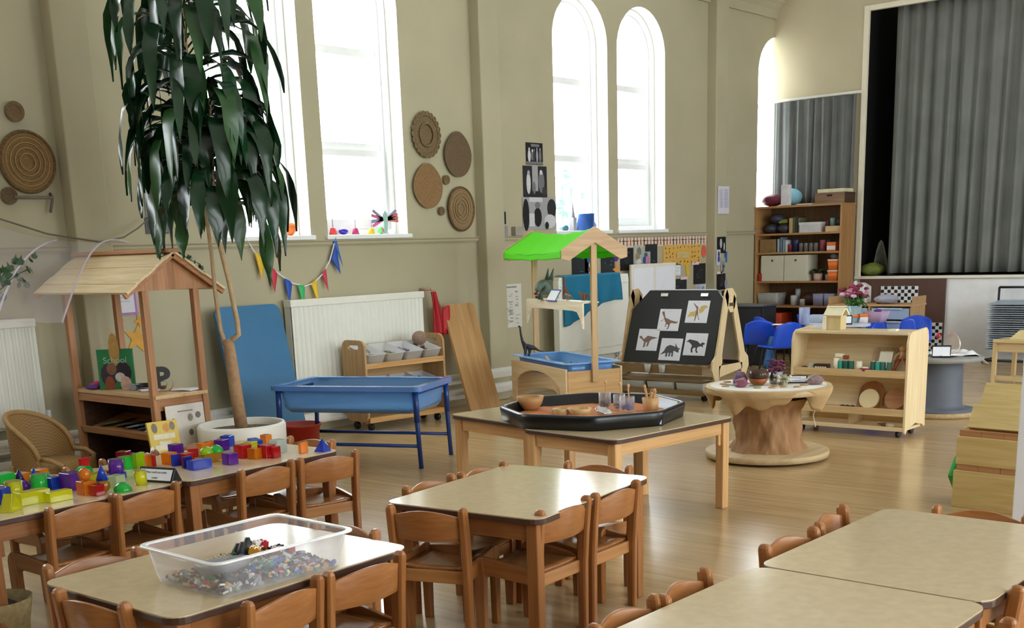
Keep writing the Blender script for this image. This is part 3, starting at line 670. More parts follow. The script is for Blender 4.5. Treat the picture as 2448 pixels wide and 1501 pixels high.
t = thing('red_tub', 'red plastic tub on the floor under the blue water tray', 'tub', (5.72, 7.16, 0))
b = B(); L = shell(b, [(circ(.125, 28), .001), (circ(.155, 28), .235), (circ(.165, 28), .235), (circ(.165, 28), .22), (circ(.152, 28), .225), (circ(.12, 28), .01)]); b.f(L[0][::-1]); b.f(L[-1]); b.build('tub_body', P('#b8331f', .4, .05), t)
b = B().tube([(.16, 0, .2), (.18, .04, .18), (.18, -.0, .15), (.16, -.03, .19)], .006); b.build('handle', P('#b8331f', .4, .05), t)

# ---------------------------------------------------------------- tall plant in a white pot
pl = thing('corn_plant', 'tall twin-stemmed house plant with drooping dark leaves in a white pot', 'plant', (4.585, 6.345, 0))
B().lathe([(.19, 0), (.215, .28), (.225, .30), (.27, .305), (.285, .33), (.287, .43), (.278, .447), (.262, .447), (.258, .40), (.25, .36)], 44).build('pot', P('#eceadf', .4, .02), pl)
B().lathe([(.001, .405), (.15, .41), (.255, .40)], 24, cap0=False).build('soil', P('#5a4a3a', .95, .3, 40, .5), pl)
BARK = P('#a98763', .75, .16, 30, .3); BARK2 = P('#c0a47c', .7, .12, 30, .3)
# positions across (r, to the side seen from the room) and up
RD = Vector((.66, -.75, 0)); AD = Vector((.75, .66, 0))
def lp(r, a, z): return RD*r + AD*a + Vector((0, 0, z))
B().tube([lp(.0, 0, .40), lp(-.02, 0, .7), lp(-.035, 0, .95), lp(-.05, 0, .985)], [.042, .040, .036, .037], 14).build('trunk', BARK, pl)
st = [lp(-.035, 0, .97), lp(.034, 0, 1.02), lp(.032, 0, 1.1), lp(.0, .01, 1.35), lp(-.045, .0, 1.63), lp(-.04, 0, 2.0), lp(-.02, 0, 2.3), lp(-.02, 0, 2.45)]
B().tube(st, [.018, .017, .016, .015, .014, .012, .010, .008], 10).build('stem', BARK2, pl)
st2 = [lp(-.06, 0, .97), lp(-.085, .02, 1.05), lp(-.10, .03, 1.3), lp(-.10, .03, 1.5), lp(-.125, .04, 2.1), lp(-.14, .03, 2.5), lp(-.135, .02, 3.0), lp(-.12, 0, 3.4)]
B().tube(st2, [.016, .014, .013, .012, .012, .011, .010, .008], 10).build('stem', BARK2, pl)
LEAF = P('#17371f', .22, .3, 7); LEAF2 = P('#2c5228', .28, .25, 9)
def leaf(b, base, out, up, length, width, droop, m=0, twist=0):
    """strap leaf: leaves along out, arches over and hangs"""
    N = 12; out = out.normalized(); side = Vector((-out.y, out.x, 0)); p = Vector(base); ang = up; L = []
    for i in range(N+1):
        t = i/N; w = width*(.10 if t < .16 else min(1, .10 + (t-.16)*4.2))*(1 - max(0, (t-.62)/.38)**1.7) + .001
        w *= 1 + .14*math.sin(t*14 + base[2]*9)
        d = out*math.cos(ang) + Vector((0, 0, math.sin(ang)))
        nrm = out*(-math.sin(ang)) + Vector((0, 0, math.cos(ang))); tw = twist*max(0, t-.15)
        sd = side*math.cos(tw) + nrm*math.sin(tw); wav = .014*math.sin(t*10 + base[0]*20)*(w/width)
        L.append([b.v(p - sd*w/2 + nrm*(.010 + wav)), b.v(p), b.v(p + sd*w/2 + nrm*(.010 - wav))])
        p = p + d*(length/N); ang = max(-1.52, ang - droop*(.55 if t < .2 else 1.75 if t < .55 else .5)/N)
    for A, C in zip(L, L[1:]):
        for k in (0, 1): b.f([A[k], A[k+1], C[k+1], C[k]], m, True)
random_state = rnd.getstate(); rnd.seed(21)
def crown(top_pts, count, rmax, zlo, zhi, lmin, lmax):
    b = B()
    for i in range(count):
        t = i/count; z = zlo + (zhi - zlo)*t; c = None
        for p, q in zip(top_pts, top_pts[1:]):
            if p.z <= z <= q.z: c = p.lerp(q, (z - p.z)/(q.z - p.z))
        c = c or (top_pts[-1] if z > top_pts[-1].z else top_pts[0]); c = Vector((c.x, c.y, z))
        a = i*2.39996 + rnd.uniform(-.3, .3); d = Vector((math.cos(a), math.sin(a), 0))
        leaf(b, c + d*.012, d, rnd.uniform(.2, .9), rnd.uniform(lmin, lmax), rnd.uniform(.075, .115)*rmax, rnd.uniform(2.5, 3.2), 0 if rnd.random() < .72 else 1, rnd.uniform(-1.3, 1.3))
    return b
b = crown(st2[4:], 88, 1.0, 2.05, 3.36, .62, .95); o = b.build('foliage', [LEAF, LEAF2], pl); o['kind'] = 'stuff'
b = crown(st[4:], 74, 1.0, 1.78, 2.45, .55, .9); o = b.build('foliage', [LEAF, LEAF2], pl); o['kind'] = 'stuff'
rnd.setstate(random_state)

# ---------------------------------------------------------------- boards leaning on the wall
def leaning(name, label, x0, x1, yb, yt, h, th, mt, cat, r=.05, rz=0):
    b = B(); b.prism(rrect(x1-x0, h, r), -th/2, th/2); o = b.build(name, mt, bev=.004)
    ang = math.degrees(math.atan2(h, yt-yb))
    put(o, ((x0+x1)/2, (yb+yt)/2, math.sin(R(ang))*h/2 + th/2*abs(math.cos(R(ang)))), rz, ang); return tag(o, label, cat)
leaning('blue_board', 'tall blue board with rounded corners leaning on the radiator behind the plant', 5.50, 6.14, 7.58, 7.86, 1.15, .035, P('#2f6f9c', .4, .06, 4), 'board', .07)
leaning('wooden_board', 'tall plain wooden board leaning on the wall beside the toy storage unit', 8.06, 8.46, 7.50, 7.85, 1.05, .03, OAK['y'], 'board', .04, -4)

# red coat on a hook
t = thing('red_bag', 'red fabric bag hanging from a wall hook above the toy storage unit', 'bag', (8.03, 7.9, 0))
b = B(); b.grid(lambda u, v: (-.07 + .17*u*(.25 + .75*v) + .02*v, -.02 - .05*math.sin(PI*u)*(.3+v) - .015*math.sin(u*19 + v*4), 1.13 - .40*v), 16, 14); b.build('cloth', P('#b51d28', .6, .1, 8), t, solid=.012)
b = B(); b.grid(lambda u, v: (.01 + .10*u, -.075 - .03*math.sin(PI*u), 1.0 - .22*v - .05*(2*u-1)**2), 10, 8); b.build('pocket', P('#c4242e', .55, .1, 8), t, solid=.012)
B().cyl((-.07, .13, 1.15), (-.07, -.03, 1.15), .012).ball((-.07, -.035, 1.155), .018).cyl((-.035, .13, 1.15), (-.035, -.02, 1.16), .011).build('hook', P('#c4a58f', .4), t)

# ---------------------------------------------------------------- toy storage unit with tilted trays
su = thing('toy_storage_unit', 'low wooden toy storage unit with two tiers of clear trays on castors', 'storage unit', (7.2, 7.62, 0), -5)
PLY = {a: W('#c4a070', '#ad8858', .5, a) for a in 'xyz'}
for s in (-1, 1):
    b = B(); o = rrect(.32, .70, .07, 5, 0, 0); b.at((s*.44, 0, .43), (90, 0, 90)); 
    inn = rrect(.15, .035, .017, 5, 0, .29)
    b.ring(o, [inn[i] for i in range(len(o))], -.011, .011) ; b.build('end_panel', PLY['z'], su, bev=.003)
for z, y0, yo in ((.585, .02, 0), (.30, 0, 0), (.12, 0, 0)):
    B().at((0, yo, z), (14, 0, 0)).box((0, 0, 0), (.86, .30, .014)).build('shelf', PLY['x'], su)
    B().box((0, -.15, z - .025), (.86, .018, .045)).build('shelf_lip', W('#d2a468', '#bd8b50', .45, 'x'), su)
B().box((0, .14, .45), (.86, .012, .55)).build('back_panel', PLY['x'], su)
B().box((0, -.10, .09), (.86, .02, .05)).build('base_rail', W('#d2a468', '#bd8b50', .45, 'x'), su)
for x in (-1, 1):
    for y in (-1, 1): B().cyl((x*.38-.015, y*.10, .032), (x*.38+.015, y*.10, .032), .032).b2((x*.38-.012, y*.10-.012, .05), (x*.38+.012, y*.10+.012, .085)).build('castor', BLACK, su)
CT = T('#eef2f4', .66, .12, False); tp = None
for i in range(8):
    x = -.315 + .21*(i % 4); top = i < 4; z = .60 if top else .315
    if tp is None:
        b = B(); L = shell(b, [(rrect(.17, .26, .02), 0), (rrect(.195, .29, .02), .09), (rrect(.205, .30, .02), .09)]); b.f(L[0][::-1]); tp = o = b.build('clear_tray', CT, solid=.003)
    else: o = dup(tp)
    c = su.matrix_world if False else Matrix.Translation((7.2, 7.62, 0)) @ rot(0, 0, -5)
    p = c @ Vector((x, -.0, z)); put(o, p, -5, 14)
    tag(o, ['clear tray on the top tier of the toy storage unit by the blue board', 'clear tray of grey pieces, second on the top tier of the toy storage unit', 'clear tray of purple pieces, third on the top tier of the toy storage unit', 'clear tray holding a brown coconut shell under the red bag',
        'clear tray on the lower tier of the toy storage unit nearest the blue board', 'clear tray of pale pieces, second on the lower tier of the toy storage unit', 'clear tray of yellow toys, third on the lower tier of the toy storage unit', 'clear tray of blue toys on the lower tier by the leaning wooden board'][i], 'tray', 'clear trays in the toy storage unit')
    b = B(); cols = [['#b9b9b4', '#8a8f92'], ['#8f7f5c', '#6d6a58'], ['#6b5a86', '#8a7b9a'], ['#7a4a35', '#5a2f28'], ['#b8b0a8', '#9a9088'], ['#d8cfc6', '#c4a890'], ['#e0a420', '#d88a18'], ['#2a4fa0', '#d8c034']][i]
    for k in range(26): b.box((rnd.uniform(-.07, .07), rnd.uniform(-.11, .11), rnd.uniform(.01, .05)), (rnd.uniform(.015, .04),)*3, (rnd.uniform(0, 90), rnd.uniform(0, 90), 0), m=k % 2)
    q = b.build('small_toys', [P(k, .5, .1) for k in cols]); put(q, p + Vector((0, 0, .004)), -5, 14); tag(q, ['small grey toys', 'small drab pieces', 'small purple pieces', 'dark red toys under the coconut shell', 'dull pale toys', 'off-white toys', 'yellow and orange toys', 'blue and yellow toys'][i] + ' filling a clear tray of the ' + ('top tier' if top else 'lower tier'), 'toys', kind='stuff')
o = B().ball((0, 0, 0), .075, (1, .8, .85), n=20).build('coconut_shell', P('#8d7362', .7, .2, 30)); put(o, (7.50, 7.60, .745)); tag(o, 'brown coconut shell in the end tray of the toy storage unit', 'shell')
# ---------------------------------------------------------------- role-play stall with a pitched wooden roof
HX0, HX1, HY0, HY1 = 4.15, 4.57, 6.66, 7.66
ho = thing('play_stall', 'wooden role-play stall with a pitched plank roof beside the white plant pot', 'play stall', ((HX0+HX1)/2, (HY0+HY1)/2, 0))
hw, hd = (HX1-HX0)/2, (HY1-HY0)/2
HW = {a: W('#c08a5c', '#a26f45', .5, a) for a in 'xyz'}
for x in (-1, 1):
    for y in (-1, 1): B().box((x*(hw-.022), y*(hd-.022), .685), (.045, .045, 1.37)).build('post', HW['z'], ho, bev=.003)
# roof slopes, gables, ridge
sl = math.degrees(math.atan2(.245, .36)); L_ = .44
for s in (-1, 1):
    b = B()
    for k in range(5):
        b.at((s*.18, 0, 1.43), (0, s*sl, 0)).box((s*(-L_/2 + (k+.5)*L_/5), 0, .004*(k % 2)), (L_/5 - .001, 1.16, .014))
    b.build('roof_slope', W('#e8d3ac', '#d5bb8c', .5, 'y'), ho)
for y in (-1, 1):
    b = B(); A = [(-.33, 1.315), (.33, 1.315), (0, 1.535)]
    P0 = [b.v((x, y*(hd+.012), z)) for x, z in A]; P1 = [b.v((x, y*(hd-.004), z)) for x, z in A]
    b.f(P0); b.f(P1[::-1])
    for i in range(3): b.f([P0[i], P0[(i+1) % 3], P1[(i+1) % 3], P1[i]])
    b.build('gable', HW['z'], ho)
    for s in (-1, 1): B().at((s*.18, y*(hd+.05), 1.412), (0, s*sl, 0)).box((0, 0, 0), (.45, .025, .035)).build('barge_board', HW['x'], ho, bev=.003)
B().box((0, 0, 1.558), (.10, 1.17, .025)).build('ridge_board', HW['y'], ho, bev=.004)
# counter and cabinet below
B().box((0, 0, .64), (hw*2-.02, hd*2+.02, .025)).build('counter', W('#d9b98a', '#c9a26e', .4, 'y'), ho, bev=.003)
B().box((0, -hd+.02, .59), (hw*2-.09, .02, .08)).build('end_rail', HW['x'], ho)
B().box((-hw+.02, 0, .60), (.02, hd*2-.09, .05)).build('front_rail', HW['y'], ho)
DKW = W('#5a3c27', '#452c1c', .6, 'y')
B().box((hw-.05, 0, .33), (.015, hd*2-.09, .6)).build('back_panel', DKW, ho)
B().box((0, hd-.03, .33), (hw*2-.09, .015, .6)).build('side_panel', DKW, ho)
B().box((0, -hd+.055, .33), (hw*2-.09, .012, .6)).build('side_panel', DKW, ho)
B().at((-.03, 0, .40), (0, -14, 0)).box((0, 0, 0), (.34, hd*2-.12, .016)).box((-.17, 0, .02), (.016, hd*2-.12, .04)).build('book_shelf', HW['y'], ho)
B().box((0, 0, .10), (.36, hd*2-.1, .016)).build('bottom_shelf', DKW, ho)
def book(label, loc, w, h, th, cov, r=(0, 0, 0), dots=(), name='picture_book', cat='book', group=None):
    """cover facing -y when upright, origin at the bottom edge"""
    o = thing(name, label, cat, loc, 0, group); o.rotation_euler = tuple(R(a) for a in r)
    mts = [P(cov, .35, .06, 14)] + [P(d[4], .5, .15, 40) for d in dots]
    b = B().box((0, 0, h/2), (w, th, h))
    b.build('cover', mts[0], o, bev=.001)
    if dots:
        b = B()
        for i, d in enumerate(dots):
            k = [(d[0] + x, d[1] + y) for x, y in (circ(d[2], 12, sx=d[3]) if d[3] > 0 else rect(-d[2], d[3], d[2], -d[3]))]
            b.f([b.v((x*w, -th/2 - .0006 - .0003*i, y*h)) for x, y in k], i)
        b.build('print', mts[1:], o)
    return o
for i, (y, c, d) in enumerate(((6.82, '#e9e6e0', '#4a5a7a'), (6.95, '#2f5f94', '#c9d4e0'), (7.10, '#8fb0cf', '#ece8e2'), (7.25, '#6b5a48', '#a8763c'), (7.40, '#4d6a3a', '#b08a5a'))):
    book(['white picture book on the sloping shelf of the play stall, nearest the plant pot', 'dark blue picture book on the sloping shelf of the play stall', 'light blue picture book on the sloping shelf of the play stall', 'brown picture book on the sloping shelf of the play stall', 'green picture book on the sloping shelf of the play stall, deepest in shade'][i],
         (4.24, y, .415), .2, .19, .012, c, (-90, -10, -90 + rnd.uniform(-15, 15)), ((0, .55, .25, 1, d), (.1, .25, .15, 1.4, d)), group='books on the sloping shelf')
# yellow book and white poster at the near end
book('yellow picture book with white lettering standing against the end of the play stall', (4.12, 6.50, .19), .205, .32, .02, '#d9b92c', (-12, 0, -6),
     ((-.28, .87, .1, 1, '#7a705c'), (.12, .86, .09, 1.4, '#d89a3c'), (.32, .88, .09, 1, '#8a7a6a'), (0, .69, .36, -.05, '#ece4c8'), (0, .56, .2, -.035, '#ece4c8'), (0, .47, .36, -.055, '#ece4c8'), (-.32, .3, .09, 1, '#7d5a3a'), (.3, .24, .09, 1, '#7d5a3a'), (-.12, .2, .08, 1, '#a86e30')))
st_ = thing('book_stand', 'small grey crate holding up the yellow picture book', 'crate', (4.13, 6.47, 0)); B().box((0, 0, .095), (.26, .14, .18)).build('crate_body', P('#7f8788', .6), st_, bev=.005)
book('white sheet with small drawings fixed to the end of the play stall', (4.36, 6.625, .22), .29, .36, .008, '#d9d2c8', (-3, 0, 0),
     ((-.33, .72, .05, 1, '#5d463c'), (.12, .75, .07, 1, '#8d867c'), (.33, .78, .06, 1.2, '#77716a'), (.1, .48, .06, 1, '#6e6a64'), (.38, .5, .06, 1, '#3d3036'), (0, .88, .2, -.012, '#8f8a84')), name='drawing_sheet', cat='drawing')
# on the counter
ZC2 = .6535
g = book('green upright activity book with a curved brown top on the play stall counter', (4.29, 7.30, ZC2), .235, .27, .035, '#2c7a4c', (0, 0, -42),
     ((0, .99, .42, .36, '#b08a4a'), (-.2, .36, .3, .8, '#3b3440'), (.2, .42, .26, .9, '#2e2633'), (-.12, .52, .16, .9, '#7d5a45'), (.1, .3, .12, 1.2, '#c9c6c0'), (.25, .12, .2, .8, '#d9b4a0'), (-.2, .1, .24, .6, '#8a4a30')))
words_mesh('School', .058, g, (0, -.0205, .195), (90, 0, 0), P('#9fc4a8', .5))
b = B(); 
def glyphB(s):
    cu = bpy.data.curves.new('letter', 'FONT'); cu.body = 'B'; cu.size = s; cu.extrude = .016; cu.offset = .008; cu.align_x = 'CENTER'
    t = bpy.data.objects.new('l', cu); COL.objects.link(t); me = bpy.data.meshes.new_from_object(t.evaluated_get(bpy.context.evaluated_depsgraph_get())); bpy.data.objects.remove(t)
    me.materials.clear(); me.materials.append(BLACK); o = bpy.data.objects.new('letter_ornament', me); COL.objects.link(o); return o
o = glyphB(.215); zmin = min(v.co.y for v in o.data.vertices); put(o, (4.36, 6.86, ZC2 - zmin), -28, 90); tag(o, 'black standing letter B on the play stall counter', 'letter ornament')
b = B().tube([(.07*math.cos(R(a)), .07*math.sin(R(a)), .018) for a in range(-30, 215, 15)], .018, 10); o = b.build('headband', BLACK); put(o, (4.37, 7.10, ZC2), -30); tag(o, 'black curved padded band lying on the play stall counter', 'headband')
for lab, c, x, y, w, d, h, rz in (('pink fabric purse on the play stall counter by the green book', '#c2357c', 4.24, 7.47, .13, .09, .05, 20), ('purple fabric pouch at the front edge of the play stall counter', '#5a2f7a', 4.185, 7.44, .11, .06, .035, -10)):
    o = B().ball((0, 0, h/2), .5, (w, d, h), n=20, jit=.06).build('fabric_pouch', P(c, .7, .12)); put(o, (x, y, ZC2), rz); tag(o, lab, 'pouch')
o = B().cyl((-.05, 0, .02), (.05, 0, .02), .02, None, 14).cyl((.05, 0, .02), (.075, 0, .02), .012, .016, 14).build('grey_marker_pot', P('#8d9aa2', .4)); put(o, (4.30, 7.13, ZC2), 60); tag(o, 'grey roll lying beside the black band on the play stall counter', 'roll')
for lab, x, y, rz, s in (('white paper sheet lying by the letter ornament', 4.47, 6.78, 20, 1), ('white paper sheet lying behind the nearest stall post', 4.33, 7.0, -20, .8), ('white paper sheet lying under the black band', 4.40, 7.2, 40, 1)):
    o = B().grid(lambda u, v: ((u-.5)*.15*s, (v-.5)*.2*s, .002 + .012*(u-.5)**2*math.sin(v*5)), 6, 6).build('paper_sheet', P('#ece8f4', .6), solid=.001); put(o, (x, y, ZC2 + .0025), rz); tag(o, lab, 'paper', 'loose papers on the play stall counter')
o = B().ball((0, 0, .012), .02, (1.6, 1, .6)).build('pine_cone', P('#5a3a30', .8, .3)); put(o, (4.44, 6.99, ZC2), 20); tag(o, 'small brown pine cone behind the letter ornament', 'pine cone')

# ---------------------------------------------------------------- wicker chair
wk = thing('wicker_chair', 'small round-backed wicker armchair in front of the cream radiator', 'chair', (3.70, 7.22, 0), 35)
m_, n_, l_ = newmat('wicker'); bs = n_['Principled BSDF']; bs.inputs['Roughness'].default_value = .65
tc = n_.new('ShaderNodeTexCoord'); mp = n_.new('ShaderNodeMapping'); mp.inputs['Scale'].default_value = (1, 1, 1); l_.new(tc.outputs['Object'], mp.inputs['Vector'])
ck = n_.new('ShaderNodeTexChecker'); ck.inputs['Scale'].default_value = 95; ck.inputs['Color1'].default_value = lin('#a5814e'); ck.inputs['Color2'].default_value = lin('#8a6a3c'); l_.new(mp.outputs[0], ck.inputs['Vector']); l_.new(ck.outputs['Color'], bs.inputs['Base Color'])
bp = n_.new('ShaderNodeBump'); bp.inputs['Strength'].default_value = .5; bp.inputs['Distance'].default_value = .004; l_.new(ck.outputs['Fac'], bp.inputs['Height']); l_.new(bp.outputs['Normal'], bs.inputs['Normal'])
WK = m_; WKR = P('#a78453', .6, .1, 40, .3)
# faces -y; back at +y
def backpt(u, v):
    a = R(-18 + 216*u); r = .235 + .015*v; top = .30 + .27*(math.sin(PI*min(1, max(0, u)))**.55 if 0 < u < 1 else 0)
    z = .18 + (top - .18)*v; return (r*math.cos(a), .02 + r*.86*math.sin(a), z)
B().grid(backpt, 40, 14).build('woven_back', WK, wk, solid=.012)
B().tube([backpt(i/40, 1.0) for i in range(41)], .017, 10).build('rim', WKR, wk)
b = B().lathe([(.001, .255), (.12, .262), (.2, .258), (.225, .24), (.225, .2)], 28, cap0=False, sy=.9); b.build('seat', WK, wk)
b = B().grid(lambda u, v: (-.215 + .43*u, -.20 - .02*math.sin(PI*u), .04 + .215*v), 16, 8); b.build('front_apron', WK, wk, solid=.012)
for x in (-1, 1):
    B().tube([(x*.21, -.185, 0), (x*.215, -.19, .25)], .016).build('leg', WKR, wk); B().tube([(x*.17, .15, 0), (x*.19, .17, .25)], .016).build('leg', WKR, wk)
    B().tube([(x*.222, -.05, .30), (x*.235, -.13, .29), (x*.22, -.195, .25)], .017).build('arm', WKR, wk)

# ---------------------------------------------------------------- sheer net draped by the window wall
def veil_pt(u, v):
    # u: towards the plant, v: from the string down to the hem
    top = Vector((3.35 + 1.45*u, 7.80, 1.95 - .32*u - .10*math.sin(PI*u))); bot = Vector((3.05 + .70*u, 6.72 + .25*u, 1.20 - .06*u))
    p = top.lerp(bot, v); p.z += math.sin(PI*v)*(.20*u - .08*(1-u)); k = math.sin(u*24 + v*3)*.018*(.3+v); p.x += k; p.y += k; return p
b = B(); b.grid(veil_pt, 40, 24)
m_, n_, l_ = newmat('sheer_net'); bs = n_['Principled BSDF']; bs.inputs['Base Color'].default_value = lin('#b9b0b0'); bs.inputs['Roughness'].default_value = .7
tr = n_.new('ShaderNodeBsdfTransparent'); mx = n_.new('ShaderNodeMixShader'); mx.inputs[0].default_value = .3; l_.new(tr.outputs[0], mx.inputs[1]); l_.new(bs.outputs[0], mx.inputs[2]); l_.new(mx.outputs[0], n_['Material Output'].inputs['Surface'])
vt = thing('net_canopy', 'sheer white net draped over the end of the wooden stall roof', 'net', (0, 0, 0)); b.build('net_cloth', m_, vt)
HEM = T('#d8cfe0', .55, .5, False)
B().tube([veil_pt(1, i/20) for i in range(21)], .006, 6).build('hem', HEM, vt)
B().tube([veil_pt(.25 + .06*math.sin(i/3), i/20) for i in range(21)], .008, 6).build('fold', HEM, vt)
B().tube([veil_pt(.62 - .3*i/20, i/20) for i in range(21)], .006, 6).build('fold', HEM, vt)
o = B().tube([(5.06, 7.93, 1.80), (4.95, 7.90, 1.735), (4.81, 7.88, 1.67), (4.6, 7.85, 1.64), (4.2, 7.83, 1.70), (3.35, 7.80, 1.96)], .006, 6).build('cord', P('#6f675a', .7)); tag(o, 'thin dark cord sagging along the dado to hold up the net', 'cord')
def ivy(name, pts, label, n, spread, sz):
    b = B(); rr = random.Random(n)
    for i in range(n):
        t = rr.random()*(len(pts)-1); k = int(t); p = Vector(pts[k]).lerp(Vector(pts[k+1]), t-k) + Vector([rr.uniform(-1, 1)*s for s in spread])
        q = rot(rr.uniform(50, 120), rr.uniform(-30, 30), rr.uniform(0, 360)); s = sz*rr.uniform(.7, 1.2)
        b.f([b.v(p + (q @ Vector(c))*s) for c in ((0, -.5, 0), (.4, -.35, .05), (.5, .1, 0), (.15, .25, .05), (0, .7, 0), (-.15, .25, .05), (-.5, .1, 0), (-.4, -.35, .05))])
    b.tube(pts, .003, 5); o = b.build(name, P('#2f4a2c', .5, .25)); return tag(o, label, 'ivy garland')
ivy('ivy_garland', [(3.2, 7.05, 1.36), (3.45, 7.08, 1.36), (3.62, 7.2, 1.44), (3.75, 7.3, 1.47)], 'dark ivy garland behind the sheer net', 46, (.05, .05, .09), .055)
ivy('ivy_garland', [(5.30, 7.97, 1.565), (5.41, 7.97, 1.50), (5.50, 7.96, 1.46), (5.52, 7.96, 1.36)], 'small ivy garland on the wall behind the plant stems', 14, (.02, .01, .02), .05)

# ---------------------------------------------------------------- things on the window wall
YF = YW - .004
def coil_basket(label, x, z, rx, rz_, col, kind, name='wall_basket'):
    t = thing(name, label, 'basket', (x, YF, z)); t.rotation_euler = (R(90), 0, 0)
    mt = P(col, .8, .18, 60, .6); b = B(); prof = []
    N = 12 if rx > .1 else 4
    for i in range(N+1):
        r = max(.001, i/N); prof += [(r*.96, .012 + .016*(i/N)**2 + .004*(i % 2))]
    def outline(a):
        if kind == 'drop': 
            return (1 - .10*max(0, math.sin(a))**8*0) * (1 + .08*max(0, math.sin(a))**10), 
        return (1,)
    rings = []
    for r, z0 in prof:
        ring = []
        for k in range(40):
            a = 2*PI*k/40; q = r
            if kind == 'drop': q *= (1 - .10*max(0, math.sin(a)) + .12*max(0, math.sin(a))**6)
            ring.append(b.v((q*rx*math.cos(a), q*rz_*math.sin(a), z0)))
        rings.append(ring)
    b.f(rings[0][::-1])
    for A, C in zip(rings, rings[1:]):
        for k in range(40): b.f([A[k], A[(k+1) % 40], C[(k+1) % 40], C[k]], 0, False)
    b.build('coiled_face', mt, t, solid=.006)
    if kind == 'scallop':
        b = B()
        for k in range(22):
            a = 2*PI*k/22; b.tube([(rx*(.92 + .10*math.cos(s))*math.cos(a + .12*math.sin(s)), rz_*(.92 + .10*math.cos(s))*math.sin(a + .12*math.sin(s)), .03) for s in [2*PI*j/10 for j in range(10)]], .0075, 6, closed=True)
        b.build('looped_edge', P(col, .8, .2, 60, .5), t)
        B().tube([(rx*.5*math.cos(s), rz_*.5*math.sin(s), .032) for s in [2*PI*j/24 for j in range(24)]], .012, 6, closed=True).build('raised_ring', P(col, .8, .25, 60, .5), t)
    if kind == 'rim':
        B().tube([(rx*math.cos(s), rz_*math.sin(s), .03) for s in [2*PI*j/36 for j in range(36)]], .011, 6, closed=True).build('rolled_edge', P('#6f5230', .8, .35, 50, .5), t)
        for q in (.28, .46, .64, .8): B().tube([(q*rx*math.cos(s), q*rz_*math.sin(s), .03) for s in [2*PI*j/30 for j in range(30)]], .004, 5, closed=True).build('coil', P('#a5875c', .8, .1), t)
    return t
coil_basket('round open-work wicker mat with a looped edge beside the tall window', 8.12, 2.545, .18, .20, '#7d6849', 'scallop')
coil_basket('dark brown pointed-top woven wall basket beside the pier', 8.535, 2.385, .195, .215, '#6f5a41', 'drop')
coil_basket('warm tan pointed-top woven wall basket below the looped mat', 8.11, 2.09, .20, .21, '#93704a', 'drop')
coil_basket('round shallow wall basket with a rolled edge, lowest of the large ones', 8.55, 1.885, .175, .20, '#8f7754', 'rim')
coil_basket('tiny round coaster in the middle of the wall basket group', 8.365, 2.15, .045, .045, '#7d6442', 'plain', 'wall_coaster')
coil_basket('tiny round coaster at the bottom of the wall basket group', 8.28, 1.865, .042, .042, '#7d6442', 'plain', 'wall_coaster')
coil_basket('large round wall basket with a dark stitched rim above the sheer net', 4.21, 2.185, .195, .20, '#8a6c40', 'rim')
coil_basket('small round wall mat above the large stitched basket', 4.165, 2.51, .07, .07, '#7a6142', 'plain', 'wall_coaster')
coil_basket('small round wall mat below the large stitched basket', 4.05, 1.96, .06, .06, '#6f5a40', 'plain', 'wall_coaster')
t = thing('wall_bracket', 'thin brown wall bracket and bar below the large stitched basket', 'bracket', (4.33, YF, 1.95))
B().tube([(-.25, -.03, 0), (.03, -.03, .0)], .011).build('bar', P('#7c6d60', .7), t); B().tube([(.03, 0, .03), (.03, -.03, .0), (.0, -.03, -.1)], .010).build('arm', P('#6e6057', .7), t)

def sheet(label, x, z, w, h, base, marks=(), Y=YF, rz=0, name='photo_print', cat='photo', group=None, rough=.45, tilt=0):
    """flat print on a wall facing -y; marks are (kind, cx, cy, a, b, colour) in shares of the sheet"""
    t = thing(name, label, cat, (x, Y, z), 0, group); t.rotation_euler = (R(90), 0, R(rz)); t.rotation_euler = (rot(0, 0, rz) @ rot(90) @ rot(0, 0, tilt)).to_euler()
    cols = [base] + list(dict.fromkeys(m[5] for m in marks))
    B().box((0, 0, .001), (w, h, .0016)).build('paper', P(base, rough, .04, 30), t)
    if marks:
        b = B(); cc = cols[1:]
        for i, (k, cx, cy, a, c, col) in enumerate(marks):
            pl = {'o': circ(1, 14), 'r': rect(-1, -1, 1, 1), 't': [(-1, -1), (1, -1), (0, 1)], 's': star(1)}[k] if isinstance(k, str) else k
            b.f([b.v(((cx + px*a)*w, (cy + py*c)*h, .0022 + .0003*i)) for px, py in pl], cc.index(col))
        b.build('print', [P(c, rough, .12, 40) for c in cc], t)
    return t
BK, D1, D2, G1, G2, LG = '#17171a', '#26262a', '#3a3a3e', '#77757a', '#a5a4a8', '#cfcfd4'
def people(seed, n, y0=-.2):
    r = random.Random(seed); o = []
    for i in range(n):
        x = -.36 + .72*(i+.5)/n + r.uniform(-.05, .05); hgt = r.uniform(.3, .5); c = r.choice((G1, G2, LG, D2)); w = r.uniform(.05, .09)
        o += [('o', x, y0, w, hgt*.7, c), ('o', x, y0 + hgt*.75, w*.55, .07, r.choice((G2, LG, G1)))]
    return tuple(o)
sheet('top black and white photo of a row of people in the stack of three', 9.71, 2.435, .27, .215, BK, (('r', .05, .38, .25, .06, G1), ('r', 0, -.42, .5, .06, G1)) + people(3, 5, -.1), group='black and white photos by the arched window')
sheet('middle black and white photo showing two children in the stack of three', 9.71, 2.16, .385, .31, D1, (('r', .0, .1, .12, .4, G2), ('o', -.28, -.05, .09, .35, LG), ('o', -.27, .28, .055, .08, G2), ('o', .26, 0, .13, .36, G1), ('o', .25, .3, .06, .08, LG), ('o', -.05, -.2, .06, .2, G1), ('o', .38, -.3, .1, .15, D2)), group='black and white photos by the arched window')
